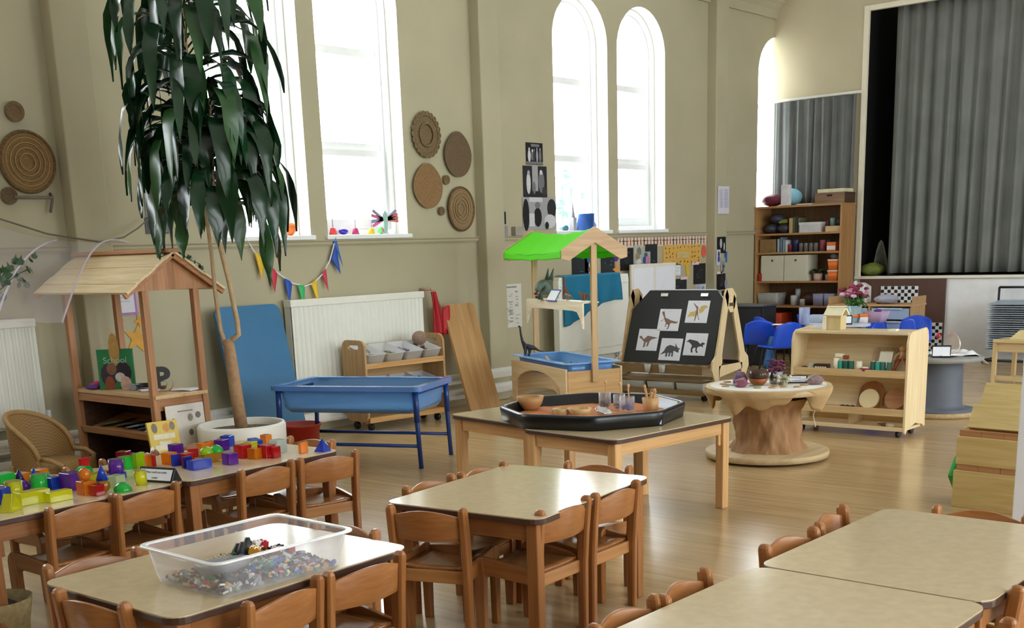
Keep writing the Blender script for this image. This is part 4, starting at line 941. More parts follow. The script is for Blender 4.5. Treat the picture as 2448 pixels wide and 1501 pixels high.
sheet('bottom and largest black and white photo in the stack of three', 9.765, 1.845, .54, .325, G2, (('o', -.4, -.05, .1, .5, BK), ('o', -.05, -.12, .12, .3, BK), ('o', -.05, .25, .08, .1, G1), ('o', .38, .15, .14, .3, D1), ('r', -.23, -.2, .08, .2, LG), ('o', .32, -.25, .18, .22, LG), ('r', -.1, .42, .2, .07, LG), ('o', .22, -.38, .06, .12, BK)), group='black and white photos by the arched window')
sheet('upper black and white photo half hidden behind the plant leaves', 5.33, 2.29, .33, .31, G1, (('r', 0, .42, .5, .08, D1), ('o', -.2, -.05, .2, .28, G2), ('o', .2, 0, .14, .3, D2), ('o', -.1, -.35, .3, .12, LG)))
sheet('middle black and white photo half hidden behind the plant leaves', 5.28, 1.97, .35, .32, G1, (('o', -.22, 0, .1, .35, D1), ('o', .05, -.1, .12, .4, D2), ('o', .28, .1, .14, .3, BK), ('o', -.35, .25, .1, .15, LG)))
sheet('small black and white photo on the dado behind the plant leaves', 5.19, 1.755, .2, .12, D2, (('o', -.25, .1, .18, .4, BK), ('r', -.2, -.25, .12, .12, LG), ('r', .25, 0, .2, .4, G1)))
lines = tuple(('r', -.22 + .44*(j % 2), .38 - .034*(j//2), .17 if j % 6 else .1, .007, '#a9a6b8') for j in range(40))
sheet('white two-column printed list on the pier above the dado', 13.235, 2.0, .27, .33, '#d9d6e2', lines, Y=YW-.136, name='notice_sheet', cat='notice')
r_ = random.Random(5); mk = [('r', 0, .43, .28, .016, '#85847c')] + [('r', r_.choice((-.3, -.02, .27)) + r_.uniform(-.04, .04), .33 - i*.021, r_.uniform(.04, .11), r_.uniform(.006, .012), '#9b9a92') for i in range(36)]
sheet('tall white printed chart on the wall beside the green roofed stall', 9.27, .925, .33, .44, '#d3d2c8', tuple(mk), name='wall_chart', cat='chart')
# poster and stars on the wall behind the play stall
sheet('white poster with a teal and violet border behind the play stall', 4.80, 1.20, .30, .18, '#d5d3dc', (('r', -.46, 0, .04, .5, '#5f9a68'), ('r', -.2, -.46, .3, .05, '#4f9a9a'), ('r', .3, -.46, .2, .05, '#a568b0'), ('r', .46, .05, .03, .46, '#a568b0'), ('r', 0, .2, .3, .02, '#b9b7c4'), ('r', 0, .05, .3, .02, '#b9b7c4')), name='wall_poster', cat='poster')
def wall_star(label, x, z, r, col, tilt, Y=YF):
    o = B().prism(star(r, .42), 0, .003).build('wall_star', P(col, .5, .12)); o.location = (x, Y, z); o.rotation_euler = (rot(90) @ rot(0, 0, tilt)).to_euler(); return tag(o, label, 'star')
wall_star('largest mustard yellow paper star behind the play stall', 4.92, .93, .118, '#d59a25', -12)
wall_star('orange paper star, highest of those behind the play stall', 4.775, 1.05, .058, '#dd7a35', 10)
wall_star('golden paper star partly behind a stall post', 4.96, 1.06, .06, '#d99427', 25)
wall_star('small golden paper star beside the green book', 4.74, .935, .055, '#dc9a2b', 5)

# bunting
bp_ = [(5.98, 1.66), (6.05, 1.545), (6.16, 1.455), (6.28, 1.36), (6.42, 1.275), (6.55, 1.245), (6.65, 1.265), (6.76, 1.34), (6.85, 1.45), (6.90, 1.56), (6.93, 1.645)]
bt = thing('bunting', 'string of coloured triangular flags swagged above the radiator', 'bunting', (0, YF - .03, 0))
B().tube([(x, 0, z) for x, z in bp_], .006, 6).build('cord', P('#e8e8ea', .6), bt)
for x0, z0, x1, z1, dx, L3, c in ((6.05, 1.555, 6.15, 1.46, 0, .2, '#e0b61f'), (6.185, 1.44, 6.275, 1.365, -.01, .2, '#cc3044'), (6.335, 1.325, 6.42, 1.28, -.01, .21, '#1d4fb8'), (6.475, 1.262, 6.555, 1.25, -.0, .19, '#33b868'), (6.62, 1.265, 6.69, 1.305, .03, .21, '#e6bf22'), (6.745, 1.335, 6.80, 1.40, .03, .18, '#c8304a'), (6.86, 1.46, 6.93, 1.60, .06, .2, '#1f4fae'), (6.90, 1.60, 6.935, 1.645, .07, .23, '#2a66c0')):
    b = B(); p0, p1, tip = Vector((x0, 0, z0)), Vector((x1, 0, z1)), Vector(((x0+x1)/2 + dx, -.012, (z0+z1)/2 - L3))
    b.grid(lambda u, v: p0.lerp(p1, u)*(1-v) + tip*v + Vector((0, -.008*math.sin(PI*u)*(1-v), 0)), 4, 6); b.build('pennant', P(c, .5, .06), bt, solid=.0015)
o = B().ball((0, -.0, 0), .06, (1, .06, .55), n=20).build('wall_smudge', P('#b98f74', .8)); 
bpy.data.objects.remove(o)

# things on the sills and dado ledge
def sill_bell(label, x, col, Y=8.10, s=1.0):
    t = thing('hand_bell', label, 'bell', (x, Y, SILL+.005)); B().lathe([(.032*s, 0), (.026*s, .02*s), (.02*s, .045*s), (.008*s, .055*s)], 18, cap1=True).build('bell_cup', P(col, .4), t); B().tube([(0, 0, .05*s), (0, 0, .12*s)], .004*s).build('handle', P('#a8a8a8', .4), t)
sill_bell('red hand bell at the pier end of the second window sill', 7.0, '#e0463c', s=1.2); sill_bell('dark pink hand bell in the middle of the second window sill', 7.262, '#b8356a', s=1.1); sill_bell('yellow hand bell near the winged ornament', 7.455, '#d8b820', s=1.05)
o = B().ball((0, 0, .03), .04, (1.4, .8, .7), n=20).build('purple_shaker', P('#3a22a8', .35)); put(o, (7.12, 8.1, SILL+.004), 10); tag(o, 'purple oval shaker on the second window sill', 'shaker')
o = B().ball((0, 0, .035), .035, (.8, .8, 1), n=20).build('striped_egg', [P('#e04a70', .35), P('#7ae080', .35)])
for f in o.data.polygons: f.material_index = int(f.center.x < 0)
put(o, (7.565, 8.1, SILL+.005)); tag(o, 'pink and green egg below the winged ornament', 'egg')
t = thing('winged_ornament', 'dragonfly ornament with red and grey lolly-stick wings on the second window sill', 'ornament', (7.60, 8.07, SILL+.005))
B().prism([(-.018, 0), (.018, 0), (.03, .11), (.03, .17), (0, .21), (-.03, .17), (-.02, .11)], -.008, .008).build('body', P('#9fc4b8', .5), t).rotation_euler = (R(90), 0, 0)
for s, a, c in ((-1, 32, '#8f86a8'), (-1, 14, '#c96a74'), (-1, -8, '#8a93b8'), (-1, -24, '#d86a9a'), (1, 32, '#8f86a8'), (1, 18, '#c86a60'), (1, 6, '#c96a64'), (1, -6, '#c97870')):
    o = B().prism(rrect(.15, .028, .013), -.002, .002).build('wing', P(c, .5), t); o.location = (s*(.02 + .075*math.cos(R(a))), 0, .13 + .075*math.sin(R(a))); o.rotation_euler = (rot(90) @ rot(0, 0, s*a)).to_euler()
B().lathe([(.03, 0), (.03, .008), (.006, .012)], 16).build('foot', P('#bfbfc8', .4), t)
o = B().lathe([(.03, 0), (.055, .05), (.04, .10), (.02, .12)], 18, cap1=True).build('orange_horn', P('#f07a34', .4)); put(o, (6.47, 8.1, SILL+.005+.03), 0, 0, 65); tag(o, 'orange beaker lying on the sill behind the plant', 'beaker')
o = B().box((0, 0, .045), (.06, .05, .09)).build('blue_toy', P('#2aa6d8', .4), bev=.006); put(o, (6.30, 8.1, SILL+.005)); tag(o, 'small light blue toy block on the sill behind the plant', 'toy block')
t = thing('blue_tin', 'dark blue tin on the sill above the green stall roof', 'tin', (10.66, 8.10, SILL+.004)); B().lathe([(.095, 0), (.095, .17), (.098, .172), (.098, .18)], 28, cap1=True).build('tin_body', P('#2b5fae', .4), t)
o = B().box((0, 0, .05), (.16, .012, .1), (0, 25, 0)).build('blue_card', P('#5560b8', .5)); put(o, (10.80, 8.10, SILL+.005), 20); tag(o, 'violet blue card leaning beside the dark blue tin', 'card')
t = thing('toy_tower', 'slim grey toy tower on the sill beside the dark blue tin', 'toy tower', (10.46, 8.12, SILL+.005)); B().box((0, 0, .07), (.055, .055, .14)).build('base', P('#9a9aa2', .6), t); B().cyl((0, 0, .14), (-.01, 0, .31), .022, .003, 10).build('spire', P('#9c93a0', .6), t)
o = B().ball((0, 0, .03), .035, n=20).build('dark_ball', P('#2f6f78', .4)); put(o, (10.32, 8.12, SILL+.004)); tag(o, 'dark teal ball on the sill beside the toy tower', 'ball')
for lab, x, w, h, c in (('pale grey switch box on the dado beside the pier', 9.04, .11, .11, '#b9b9ba'), ('small grey socket box on the dado', 9.16, .07, .10, '#8f8f92'), ('clear jar of grey beads on the dado ledge', 9.37, .11, .09, '#a09c90')):
    o = B().box((0, 0, h/2), (w, .06, h)).build('switch_box' if 'jar' not in lab else 'bead_jar', P(c, .4, .1), bev=.006); put(o, (x, YW-.031, 1.623)); tag(o, lab, 'box' if 'jar' not in lab else 'jar')
o = B().box((0, 0, 0), (.085, .02, .12)).build('black_card', P('#0e0e10', .5)); put(o, (9.17, YW-.012, 1.80)); tag(o, 'small black card on the wall above the switch boxes', 'card')
o = B().tube([(9.115, YW-.008, 1.86), (9.115, YW-.008, 4.2)], .008, 6).build('conduit', PAINT); tag(o, 'thin painted conduit running up the wall above the switch boxes', 'conduit')
o = B().tube([(9.13, YW-.01, .72), (9.10, YW-.012, 1.16)], .01, 6).build('cable', P('#8a7a64', .7)); tag(o, 'short brown cable hanging beside the tall white chart', 'cable')
# outside greenery
b = B(); rr = random.Random(9)
for i in range(70):
    p = Vector((rr.uniform(10.9, 11.75), rr.uniform(8.9, 9.3), rr.uniform(1.7, 2.4))); q = rot(rr.uniform(0, 180), rr.uniform(0, 180), rr.uniform(0, 360)); s = rr.uniform(.04, .075)
    b.f([b.v(p + (q @ Vector(c))*s) for c in ((0, -1, 0), (.5, 0, .1), (0, 1, 0), (-.5, 0, .1))])
for i in range(5): b.tube([(10.9 + .17*i, 9.1, 0), (11.05 + .15*i, 9.1, 1.2), (10.95 + .17*i, 9.05, 2.2)], .008, 5)
o = b.build('garden_shrub', P('#5f9a72', .6, .3)); tag(o, 'pale green shrub outside the arched window', 'shrub')
# ---------------------------------------------------------------- stall table with a green roof
gs = thing('roofed_play_table', 'wooden play table with two posts and a bright green fabric roof', 'play table', (8.30, 6.575, 0), 62.8)
GX, GY = .61, .26
def arch_side(b, x0, x1, y, top, foot, z_arch, th, ax):
    """board standing on two feet with an arched opening below"""
    n = 10; w = x1 - x0; pts = [(x0, 0), (x0 + foot, 0), (x0 + foot*1.1, z_arch*.55)]
    for i in range(n+1):
        a = PI - PI*i/n; pts.append(((x0+x1)/2 + (w/2 - foot*1.25)*math.cos(a), z_arch*.62 + z_arch*.38*math.sin(a)))
    pts += [(x1 - foot*1.1, z_arch*.55), (x1 - foot, 0), (x1, 0), (x1, top), (x0, top)]
    A, C = [], []
    for px, pz in pts:
        q0, q1 = ((px, y - th/2, pz), (px, y + th/2, pz)) if ax == 'x' else ((y - th/2, px, pz), (y + th/2, px, pz))
        A.append(b.v(q0)); C.append(b.v(q1))
    b.f(A[::-1]); b.f(C); k = len(pts)
    for i in range(k): b.f([A[i], A[(i+1) % k], C[(i+1) % k], C[i]])
BP = W('#dcc39a', '#c9ac7c', .45, 'x'); BPZ = W('#c9a878', '#b7935f', .45, 'z')
for s in (-1, 1):
    b = B(); arch_side(b, -GX, GX, s*GY, .49, .09, .43, .02, 'x'); b.build('long_side', BP, gs, bev=.003)
    b = B(); arch_side(b, -GY+.012, GY-.012, s*(GX-.01), .47, .05, .2, .02, 'y')
    o = b.build('short_side', W('#d2aa70', '#bd9258', .45, 'y'), gs, bev=.003)
    B().box((s*(GX+.018), 0, .96), (.03, .055, 1.18)).build('post', BPZ, gs, bev=.004)
    # chevron gable
    b = B(); pg = [(-.30, 1.40), (-.30, 1.475), (0, 1.655), (.30, 1.475), (.30, 1.40), (.24, 1.385), (0, 1.525), (-.24, 1.385)]
    for seg in (([0, 1, 2, 6, 7]), ([2, 3, 4, 5, 6])):
        A = [b.v((s*(GX+.034), pg[i][0], pg[i][1])) for i in seg]; C = [b.v((s*(GX+.054), pg[i][0], pg[i][1])) for i in seg]
        b.f(A); b.f(C[::-1])
        for i in range(5): b.f([A[i], A[(i+1) % 5], C[(i+1) % 5], C[i]])
    b.build('gable_board', W('#cfae80', '#bb966a', .45, 'y'), gs)
GREEN = P('#6fe01f', .6, .05, 5)
m_, n_, l_ = newmat('green_canvas'); bs = n_['Principled BSDF']; bs.inputs['Base Color'].default_value = lin('#66e01e'); bs.inputs['Roughness'].default_value = .6
tl_ = n_.new('ShaderNodeBsdfTranslucent'); tl_.inputs['Color'].default_value = lin('#8af03a'); mx = n_.new('ShaderNodeMixShader'); mx.inputs[0].default_value = .35; l_.new(bs.outputs[0], mx.inputs[1]); l_.new(tl_.outputs[0], mx.inputs[2]); l_.new(mx.outputs[0], n_['Material Output'].inputs['Surface'])
b = B(); prof = [(-.295, 1.405), (-.297, 1.47), (-.15, 1.553), (0, 1.642), (.15, 1.553), (.297, 1.47), (.295, 1.405)]
def canv(u, v):
    k = v*6; i = min(5, int(k)); t = k - i; y = prof[i][0]*(1-t) + prof[i+1][0]*t; z = prof[i][1]*(1-t) + prof[i+1][1]*t
    sag = .035*math.sin(PI*u)*(1 if 1 <= k <= 5 else .4); return ((u-.5)*2*(GX+.034), y, z - sag - .004*math.sin(u*22 + v*9)*math.sin(PI*u))
b.grid(canv, 30, 36); b.build('canvas_roof', m_, gs, solid=.003)
B().cyl((-GX-.02, 0, 1.545), (GX+.02, 0, 1.545), .012).build('ridge_pole', BP, gs)
b = B().box((0, .02, 1.036), (2*GX, .15, .012)); b.build('shelf', W('#efe3cc', '#dfcfae', .4, 'x'), gs)
b = B(); pts = [(-GX, .82), (-GX+.05, .90), (-GX+.11, .955), (-GX+.2, .965), (GX-.2, .965), (GX-.11, .955), (GX-.05, .90), (GX, .82), (GX, 1.03), (-GX, 1.03)]
A = [b.v((x, .085, z)) for x, z in pts]; C = [b.v((x, .10, z)) for x, z in pts]
for s in ([0, 1, 2, 9], [2, 3, 9], [3, 4, 8, 9], [4, 5, 8], [5, 6, 7, 8]): b.f([A[i] for i in s]); b.f([C[i] for i in s][::-1])
for i in range(10): b.f([A[i], A[(i+1) % 10], C[(i+1) % 10], C[i]])
b.build('shelf_apron', W('#efe3cc', '#dfcfae', .4, 'x'), gs)
GM = Matrix.Translation((8.30, 6.575, 0)) @ rot(0, 0, 62.8)
gp = lambda x, y, z: GM @ Vector((x, y, z))
t = thing('blue_liner_tray', 'clear blue tray set into the top of the green roofed table', 'tray', gp(0, 0, .40), 62.8)
b = B(); L = shell(b, [(rrect(1.08, .40, .05), 0), (rrect(1.13, .45, .05), .13)]); b.f(L[0][::-1]); b.build('tray_wall', T('#7fb6f2', .45, .12), t, solid=.004)
B().ring(rrect(1.21, .545, .04), rrect(1.12, .44, .05), .125, .137).build('rim', T('#8fc0fa', .3, .12), t, bev=.004)
b = B()
for i in range(60): b.box((rnd.uniform(-.35, .2), rnd.uniform(-.14, .14), rnd.uniform(.01, .06)), (rnd.uniform(.02, .06), .015, .015), (rnd.uniform(0, 60), rnd.uniform(0, 60), rnd.uniform(0, 180)), m=i % 3)
o = b.build('bark_pieces', [P('#6a4636', .8, .2), P('#8a6a50', .8, .2), P('#5a3a30', .8, .2)]); put(o, gp(0, 0, .41), 62.8); tag(o, 'brown bark pieces lying in the clear blue tray', 'bark', kind='stuff')
o = B().tube([(-.1, 0, .02), (.0, .06, .1), (.12, .02, .11), (.2, -.05, .04)], .014, 8).build('bent_branch', P('#b79a74', .7, .2)); put(o, gp(.05, .08, .42), 62.8); tag(o, 'pale bent branch arching out of the clear blue tray', 'branch')
# dinosaurs, sharing one way of building: a skinned chain
def skin_body(name, chains, col, par=None, rough=.5, sub=2):
    me = bpy.data.meshes.new(name); V, E_, Rr = [], [], []
    idx = {}
    for ch in chains:
        prev = None
        for p, r in ch:
            k = tuple(round(c, 4) for c in p)
            if k not in idx: idx[k] = len(V); V.append(p); Rr.append(r)
            if prev is not None and prev != idx[k]: E_.append((prev, idx[k]))
            prev = idx[k]
    me.from_pydata(V, E_, []); o = bpy.data.objects.new(name, me); COL.objects.link(o)
    sk = o.modifiers.new('skin', 'SKIN'); sk.use_smooth_shade = True
    lay = me.skin_vertices[0] if me.skin_vertices else None
    if lay is None:
        bm = bmesh.new(); bm.from_mesh(me); bm.verts.layers.skin.verify(); bm.to_mesh(me); bm.free(); lay = me.skin_vertices[0]
    for i, r in enumerate(Rr): lay.data[i].radius = (r, r)
    lay.data[0].use_root = True
    o.modifiers.new('smooth', 'SUBSURF').levels = sub; o.modifiers['smooth'].render_levels = sub
    dg = bpy.context.evaluated_depsgraph_get(); me2 = bpy.data.meshes.new_from_object(o.evaluated_get(dg)); bpy.data.objects.remove(o)
    me2.materials.clear(); me2.materials.append(P(col, rough, .15, 20)); o = bpy.data.objects.new(name, me2); COL.objects.link(o)
    for f in me2.polygons: f.use_smooth = True
    if par: o.parent = par
    return o
def dino(s, neck=True, up=1.0):
    body = [((0, 0, .5*s), .16*s), ((.2*s, 0, .5*s), .13*s)]
    ch = [body]
    ch.append([((.2*s, 0, .5*s), .13*s), ((.34*s, 0, .62*s*up), .07*s), ((.40*s, 0, .9*s*up), .05*s), ((.43*s, 0, 1.15*s*up), .045*s), ((.52*s, 0, 1.17*s*up), .04*s)] if neck else [((.2*s, 0, .5*s), .13*s), ((.36*s, 0, .62*s), .09*s), ((.5*s, 0, .66*s), .08*s), ((.6*s, 0, .6*s), .045*s)])
    ch.append([((0, 0, .5*s), .16*s), ((-.22*s, 0, .44*s), .09*s), ((-.45*s, 0, .3*s), .04*s), ((-.65*s, 0, .26*s), .015*s)])
    for x in (0, .2*s):
        for y in (-.11*s, .11*s): ch.append([((x, 0, .5*s), .16*s if x == 0 else .13*s), ((x, y, .3*s), .06*s), ((x + .02*s, y, .03*s), .045*s)])
    return ch
o = skin_body('toy_dinosaur', dino(.20, True, 1.25), '#25272a'); put(o, gp(.56, .1, .50), 62.8 + 60); tag(o, 'black long-necked toy dinosaur on the corner of the green roofed table', 'toy dinosaur')
o = skin_body('toy_dinosaur', dino(.15, True, 1.1), '#7a4636'); put(o, gp(-.10, .02, 1.043), 62.8 + 150); tag(o, 'reddish brown toy dinosaur on the shelf behind the tilted white card', 'toy dinosaur')
o = skin_body('toy_dinosaur', dino(.11, False), '#8a5540'); put(o, gp(-.50, .02, 1.043), 62.8 + 40); tag(o, 'small brown toy dinosaur beside the near roof post', 'toy dinosaur')
o = skin_body('toy_dinosaur', dino(.09, False), '#9a7a62'); put(o, gp(-.26, .06, 1.043), 62.8 + 20); tag(o, 'small pale brown toy dinosaur at the front edge of the stall shelf', 'toy dinosaur')
o = B().ball((0, 0, .012), .03, (1.5, 1, .5)).build('dark_pebble', P('#3a3230', .6, .2)); put(o, gp(.50, .02, 1.043), 0); tag(o, 'dark pebble at the far end of the stall shelf', 'pebble')
t = thing('dragon_puppet', 'grey green dragon head figure with tall ears on the stall shelf', 'figure', gp(.26, .02, 1.043), 62.8 + 95)
skin_body('head', [[((0, 0, .03), .05), ((.0, 0, .10), .055), ((.03, 0, .15), .05), ((.09, 0, .13), .04), ((.13, 0, .07), .028)], [((.0, 0, .10), .055), ((.07, 0, .06), .02), ((.11, 0, .025), .014)]], '#5f6f66', t)
for y in (-1, 1): B().cyl((.0, y*.035, .17), (-.025, y*.05, .27), .022, .003, 8).build('ear', P('#4f6258', .6), t)
B().ball((.135, 0, .055), .02, (1, 1.2, .8)).build('muzzle', P('#6a2f38', .5), t)
for y in (-1, 1): B().cyl((.09, y*.02, -.0), (.09, y*.02, .05), .016, .012, 8).build('foot', P('#55655c', .6), t)
t = thing('tilted_card', 'white card in a blue frame leaning at the front of the stall shelf', 'card', gp(.02, .105, 1.045), 62.8 + 180); t.rotation_euler = (R(-32), 0, R(62.8 + 180))
B().box((0, 0, .045), (.20, .006, .115)).build('frame', P('#5a58c0', .4), t); B().box((0, -.004, .043), (.185, .002, .095)).build('card_face', P('#f6f6fb', .5), t)

# ---------------------------------------------------------------- two-sided easel with a blackboard
ez = thing('easel', 'birch easel with a blackboard showing five dinosaur sheets', 'easel', (9.78, 6.48, 0), 0)
EW = .52
def aframe(b, y, th):
    L = [[(.02, 0), (-.01, .06), (.03, .19), (-.03, .30), (-.015, .38), (.05, .43), (.205, 1.02), (.235, 1.055), (.27, .99), (.255, .86), (.155, .43), (.16, .36), (.115, .30), (.10, .12), (.15, .0)],
         [(.64-a, c) for a, c in [(.02, 0), (-.01, .06), (.03, .19), (-.03, .30), (-.015, .38), (.05, .43), (.235, .95), (.275, 1.0), (.29, .93), (.275, .80), (.155, .43), (.16, .36), (.115, .30), (.10, .12), (.15, .0)]],
         [(.20, .99), (.235, 1.055), (.31, 1.06), (.345, 1.055), (.41, .99), (.385, .88), (.345, .83), (.30, .83), (.25, .88)],
         [(.10, .33), (.54, .33), (.54, .27), (.10, .22)]]
    for poly in L:
        A = [b.v((x, y - th/2, z)) for x, z in poly]; C = [b.v((x, y + th/2, z)) for x, z in poly]; b.f(A[::-1]); b.f(C)
        for i in range(len(poly)): b.f([A[i], A[(i+1) % len(poly)], C[(i+1) % len(poly)], C[i]])
b = B(); aframe(b, -EW-.03, .018); b.build('side_frame', BIRCH['z'], ez)
b = B(); aframe(b, EW+.03, .018); b.build('side_frame', W('#cdb489', '#b89a6a', .5, 'z'), ez)
B().box((.32, -EW-.041, .905), (.085, .006, .032)).build('hand_slot', P('#5a4630', .8), ez)
BL = math.degrees(math.atan2(.25, .72))
bd = B(); cut = [(-EW, 0), (EW - .05, 0), (EW, .04), (EW, .64), (EW - .09, .735), (-EW + .17, .735), (-EW, .54)]
EM = Matrix.Translation((.03, 0, .345)) @ rot(0, BL, 0) @ Matrix(((0, 0, -1, 0), (-1, 0, 0, 0), (0, 1, 0, 0), (0, 0, 0, 1)))
bd.M = EM; bd.prism(cut, -.012, .006); bd.build('blackboard', P('#1d1e21', .55, .12, 6), ez)
bd = B(); bd.M = EM; bd.prism([(EW - .10, .735), (-EW + .17, .735), (-EW + .17, .745), (EW - .10, .745)], -.016, .010); bd.build('top_edge', P('#d8dbe0', .4), ez)
bd = B(); bd.M = EM; bd.prism([(-EW - .02, 0), (-EW - .001, 0), (-EW - .001, .54), (-EW - .02, .52)], -.018, .012); bd.build('edge_batten', W('#a98d62', '#917548', .5, 'z'), ez)
bd = B(); bd.M = Matrix.Translation((.62, 0, .345)) @ rot(0, -BL, 0) @ Matrix(((0, 0, 1, 0), (1, 0, 0, 0), (0, 1, 0, 0), (0, 0, 0, 1))); bd.prism(cut, -.012, .006); bd.build('rear_board', P('#e8e8e8', .4), ez)
for x in (-.157, .308):
    bd = B(); bd.M = EM; bd.box((x, .685, .016), (.085, .035, .018)); bd.build('clip', P('#c9cabf', .25, .05, metal=.7), ez, bev=.004)
B().box((-.06, 0, .335), (.13, EW*2 - .02, .018)).box((-.125, 0, .305), (.016, EW*2 - .02, .085)).build('pot_tray', W('#8d7350', '#77603f', .5, 'y'), ez)
b = B()
for k in range(7): b.at((-.06, -.42 + .14*k, .3442)).flat(circ(.035, 18))
b.build('pot_holes', P('#4a3a28', .9), ez)
B().box((.02, 0, .205), (.30, EW*2 - .02, .016)).box((-.12, 0, .205), (.016, EW*2 - .02, .03)).build('lower_shelf', W('#94784f', '#7d6340', .5, 'y'), ez)
B().box((.02, 0, .075), (.30, EW*2, .016)).box((-.12, 0, .085), (.016, EW*2, .05)).build('bottom_shelf', W('#94784f', '#7d6340', .5, 'y'), ez)
for y in (-1, 1): B().cyl((.0, y*.46 - .02, .03), (.0, y*.46 + .02, .03), .03).build('castor', BLACK, ez)
for y, lab in ((.10, 'clear cup hanging in the pot tray of the easel, by the wall side'), (-.07, 'clear cup hanging in the middle of the easel pot tray')):
    o = B().lathe([(.026, 0), (.034, .075), (.032, .075), (.024, .004)], 20).build('clear_cup', T('#d7dcd8', .5, .15, False)); put(o, (9.78-.155, 6.48+y, .275)); tag(o, lab, 'cup')
for y, c, lab in ((.33, '#6e5a4c', 'clear box of brown paint things on the easel bottom shelf by the wall'), (-.02, '#7d8a5c', 'clear box of green paint things in the middle of the easel bottom shelf'), (-.36, '#b9b4a6', 'clear box of white paper on the easel bottom shelf by the spool')):
    t = thing('clear_box', lab, 'box', (9.78, 6.48+y, .085)); b = B(); L = shell(b, [(rrect(.22, .30, .02), 0), (rrect(.24, .32, .02), .095)]); b.f(L[0][::-1]); b.build('box_wall', T('#d9d9d2', .55, .15, False), t, solid=.003)
    B().box((0, 0, .035), (.19, .26, .06)).build('contents', P(c, .7, .4, 18), t)
def esheet(x, y, lab, shapes, cols, w=.25, h=.222):
    t = thing('dinosaur_sheet', lab, 'picture sheet', (0, 0, 0), 0, 'dinosaur sheets on the blackboard'); M4 = Matrix.Translation((9.78, 6.48, 0)) @ EM @ Matrix.Translation((x, y, .008)); t.matrix_world = M4
    B().box((0, 0, .0006), (w, h, .001)).build('paper', P('#e9ebf6', .4, .02), t)
    b = B()
    for i, (pl, m) in enumerate(shapes): b.f([b.v((px*w, py*h, .0016 + .0002*i)) for px, py in pl], m)
    b.flat(rect(-.022, h*.40, .022, h*.41), .0016, len(cols)); b.flat(rect(-.1, -h*.46, .1, -h*.455), .0016, len(cols)); b.build('print', [P(c, .5, .12, 60) for c in cols] + [P('#b9bccb', .6)], t)
def quad_dino(head, tail=-.40, body=(.30, .17), hy=.0, legs=((-.10, .0), (-.02, .0), (.10, 0), (.16, 0)), lw=.028, base=-.28):
    o = [([(tail, hy-.10), (-.25, hy-.02), (-.16, hy+.12), (-.02, hy+.18), (.10, hy+.13), (.18, hy+.02), (.12, hy-.10), (-.02, hy-.12), (-.16, hy-.10), (-.28, hy-.10)], 0)]
    for lx, d in legs: o.append(([(lx - lw, hy - .02), (lx + lw, hy - .02), (lx + lw*.8, base + .03), (lx + lw*1.5, base), (lx - lw, base)], 0))
    return o + head
esheet(-.055, .434, 'upper sheet with a long-necked running dinosaur on the blackboard', [([(-.40, .36), (-.30, .40), (-.26, .30), (-.20, .10), (-.06, .05), (.10, -.02), (.36, -.08), (.42, -.04), (.40, -.14), (.30, -.16), (.12, -.14), (.02, -.22), (-.06, -.20), (-.18, -.08), (-.28, .14), (-.36, .26)], 0), ([(-.02, -.14), (.08, -.12), (.06, -.30), (.02, -.42), (-.06, -.42), (.0, -.32)], 0), ([(-.12, -.12), (-.04, -.16), (-.14, -.28), (-.06, -.30), (-.16, -.32)], 1), ([(-.24, .02), (-.34, -.06), (-.42, -.06), (-.32, -.02), (-.22, .06)], 1)], ['#8a6a5a', '#6a6470'])
esheet(.255, .52, 'highest sheet, with a yellow-winged flying reptile', [([(-.02, .12), (-.14, .02), (-.34, -.02), (-.42, -.26), (-.26, -.20), (-.08, -.22), (-.02, -.06)], 0), ([(.04, .10), (.14, .26), (.30, .30), (.46, .22), (.32, .14), (.26, .0), (.12, -.08)], 0), ([(-.24, .40), (-.14, .30), (.0, .22), (.02, .02), (.10, -.34), (.16, -.38), (.04, -.20), (.0, -.10), (-.04, -.42), (-.08, -.40), (-.06, -.10), (-.06, .12), (-.14, .24)], 1), ([(-.26, .42), (-.12, .30), (-.10, .24), (-.20, .32)], 2)], ['#d8bc6a', '#8a6458', '#a0303c'])
esheet(-.265, .228, 'sheet nearest the wall, with a brown duck-billed dinosaur', [([(-.44, .14), (-.34, .18), (-.28, .10), (-.20, .02), (-.04, .18), (.12, .16), (.46, .10), (.18, .02), (.08, -.10), (-.06, -.12), (-.20, -.08), (-.32, .04), (-.40, .06)], 0), ([(-.16, -.08), (-.08, -.10), (-.10, -.34), (-.18, -.36)], 0), ([(.0, -.08), (.10, -.06), (.06, -.30), (-.02, -.32)], 0)], ['#7d6560'])
esheet(.025, .138, 'lowest sheet, with a grey horned dinosaur', [([(-.46, -.26), (-.30, -.08), (-.22, .12), (-.06, .20), (.10, .16), (.20, .12), (.18, .30), (.26, .16), (.36, .06), (.46, .06), (.38, -.02), (.40, -.14), (.30, -.12), (.18, -.06), (.08, -.16), (-.10, -.16), (-.24, -.18)], 0), ([(-.2, -.1), (-.10, -.1), (-.12, -.34), (-.20, -.34)], 0), ([(-.04, -.1), (.04, -.1), (.02, -.32), (-.06, -.32)], 0), ([(.08, -.1), (.15, -.1), (.16, -.32), (.08, -.32)], 0)], ['#4d4a55'])
esheet(.30, .196, 'sheet nearest the open side frame, with a dark meat-eating dinosaur', [([(-.44, .10), (-.30, .22), (-.08, .18), (.08, .14), (.22, .02), (.30, .10), (.42, .06), (.40, -.02), (.34, .0), (.36, -.14), (.28, -.08), (.18, -.10), (.06, -.16), (-.08, -.14), (-.20, .0), (-.32, .10)], 0), ([(-.14, -.06), (.0, -.08), (-.10, -.24), (-.06, -.36), (-.14, -.38), (-.18, -.22)], 0), ([(.04, -.1), (.12, -.1), (.10, -.26), (.18, -.36), (.10, -.38), (.04, -.26)], 0)], ['#38343e'])

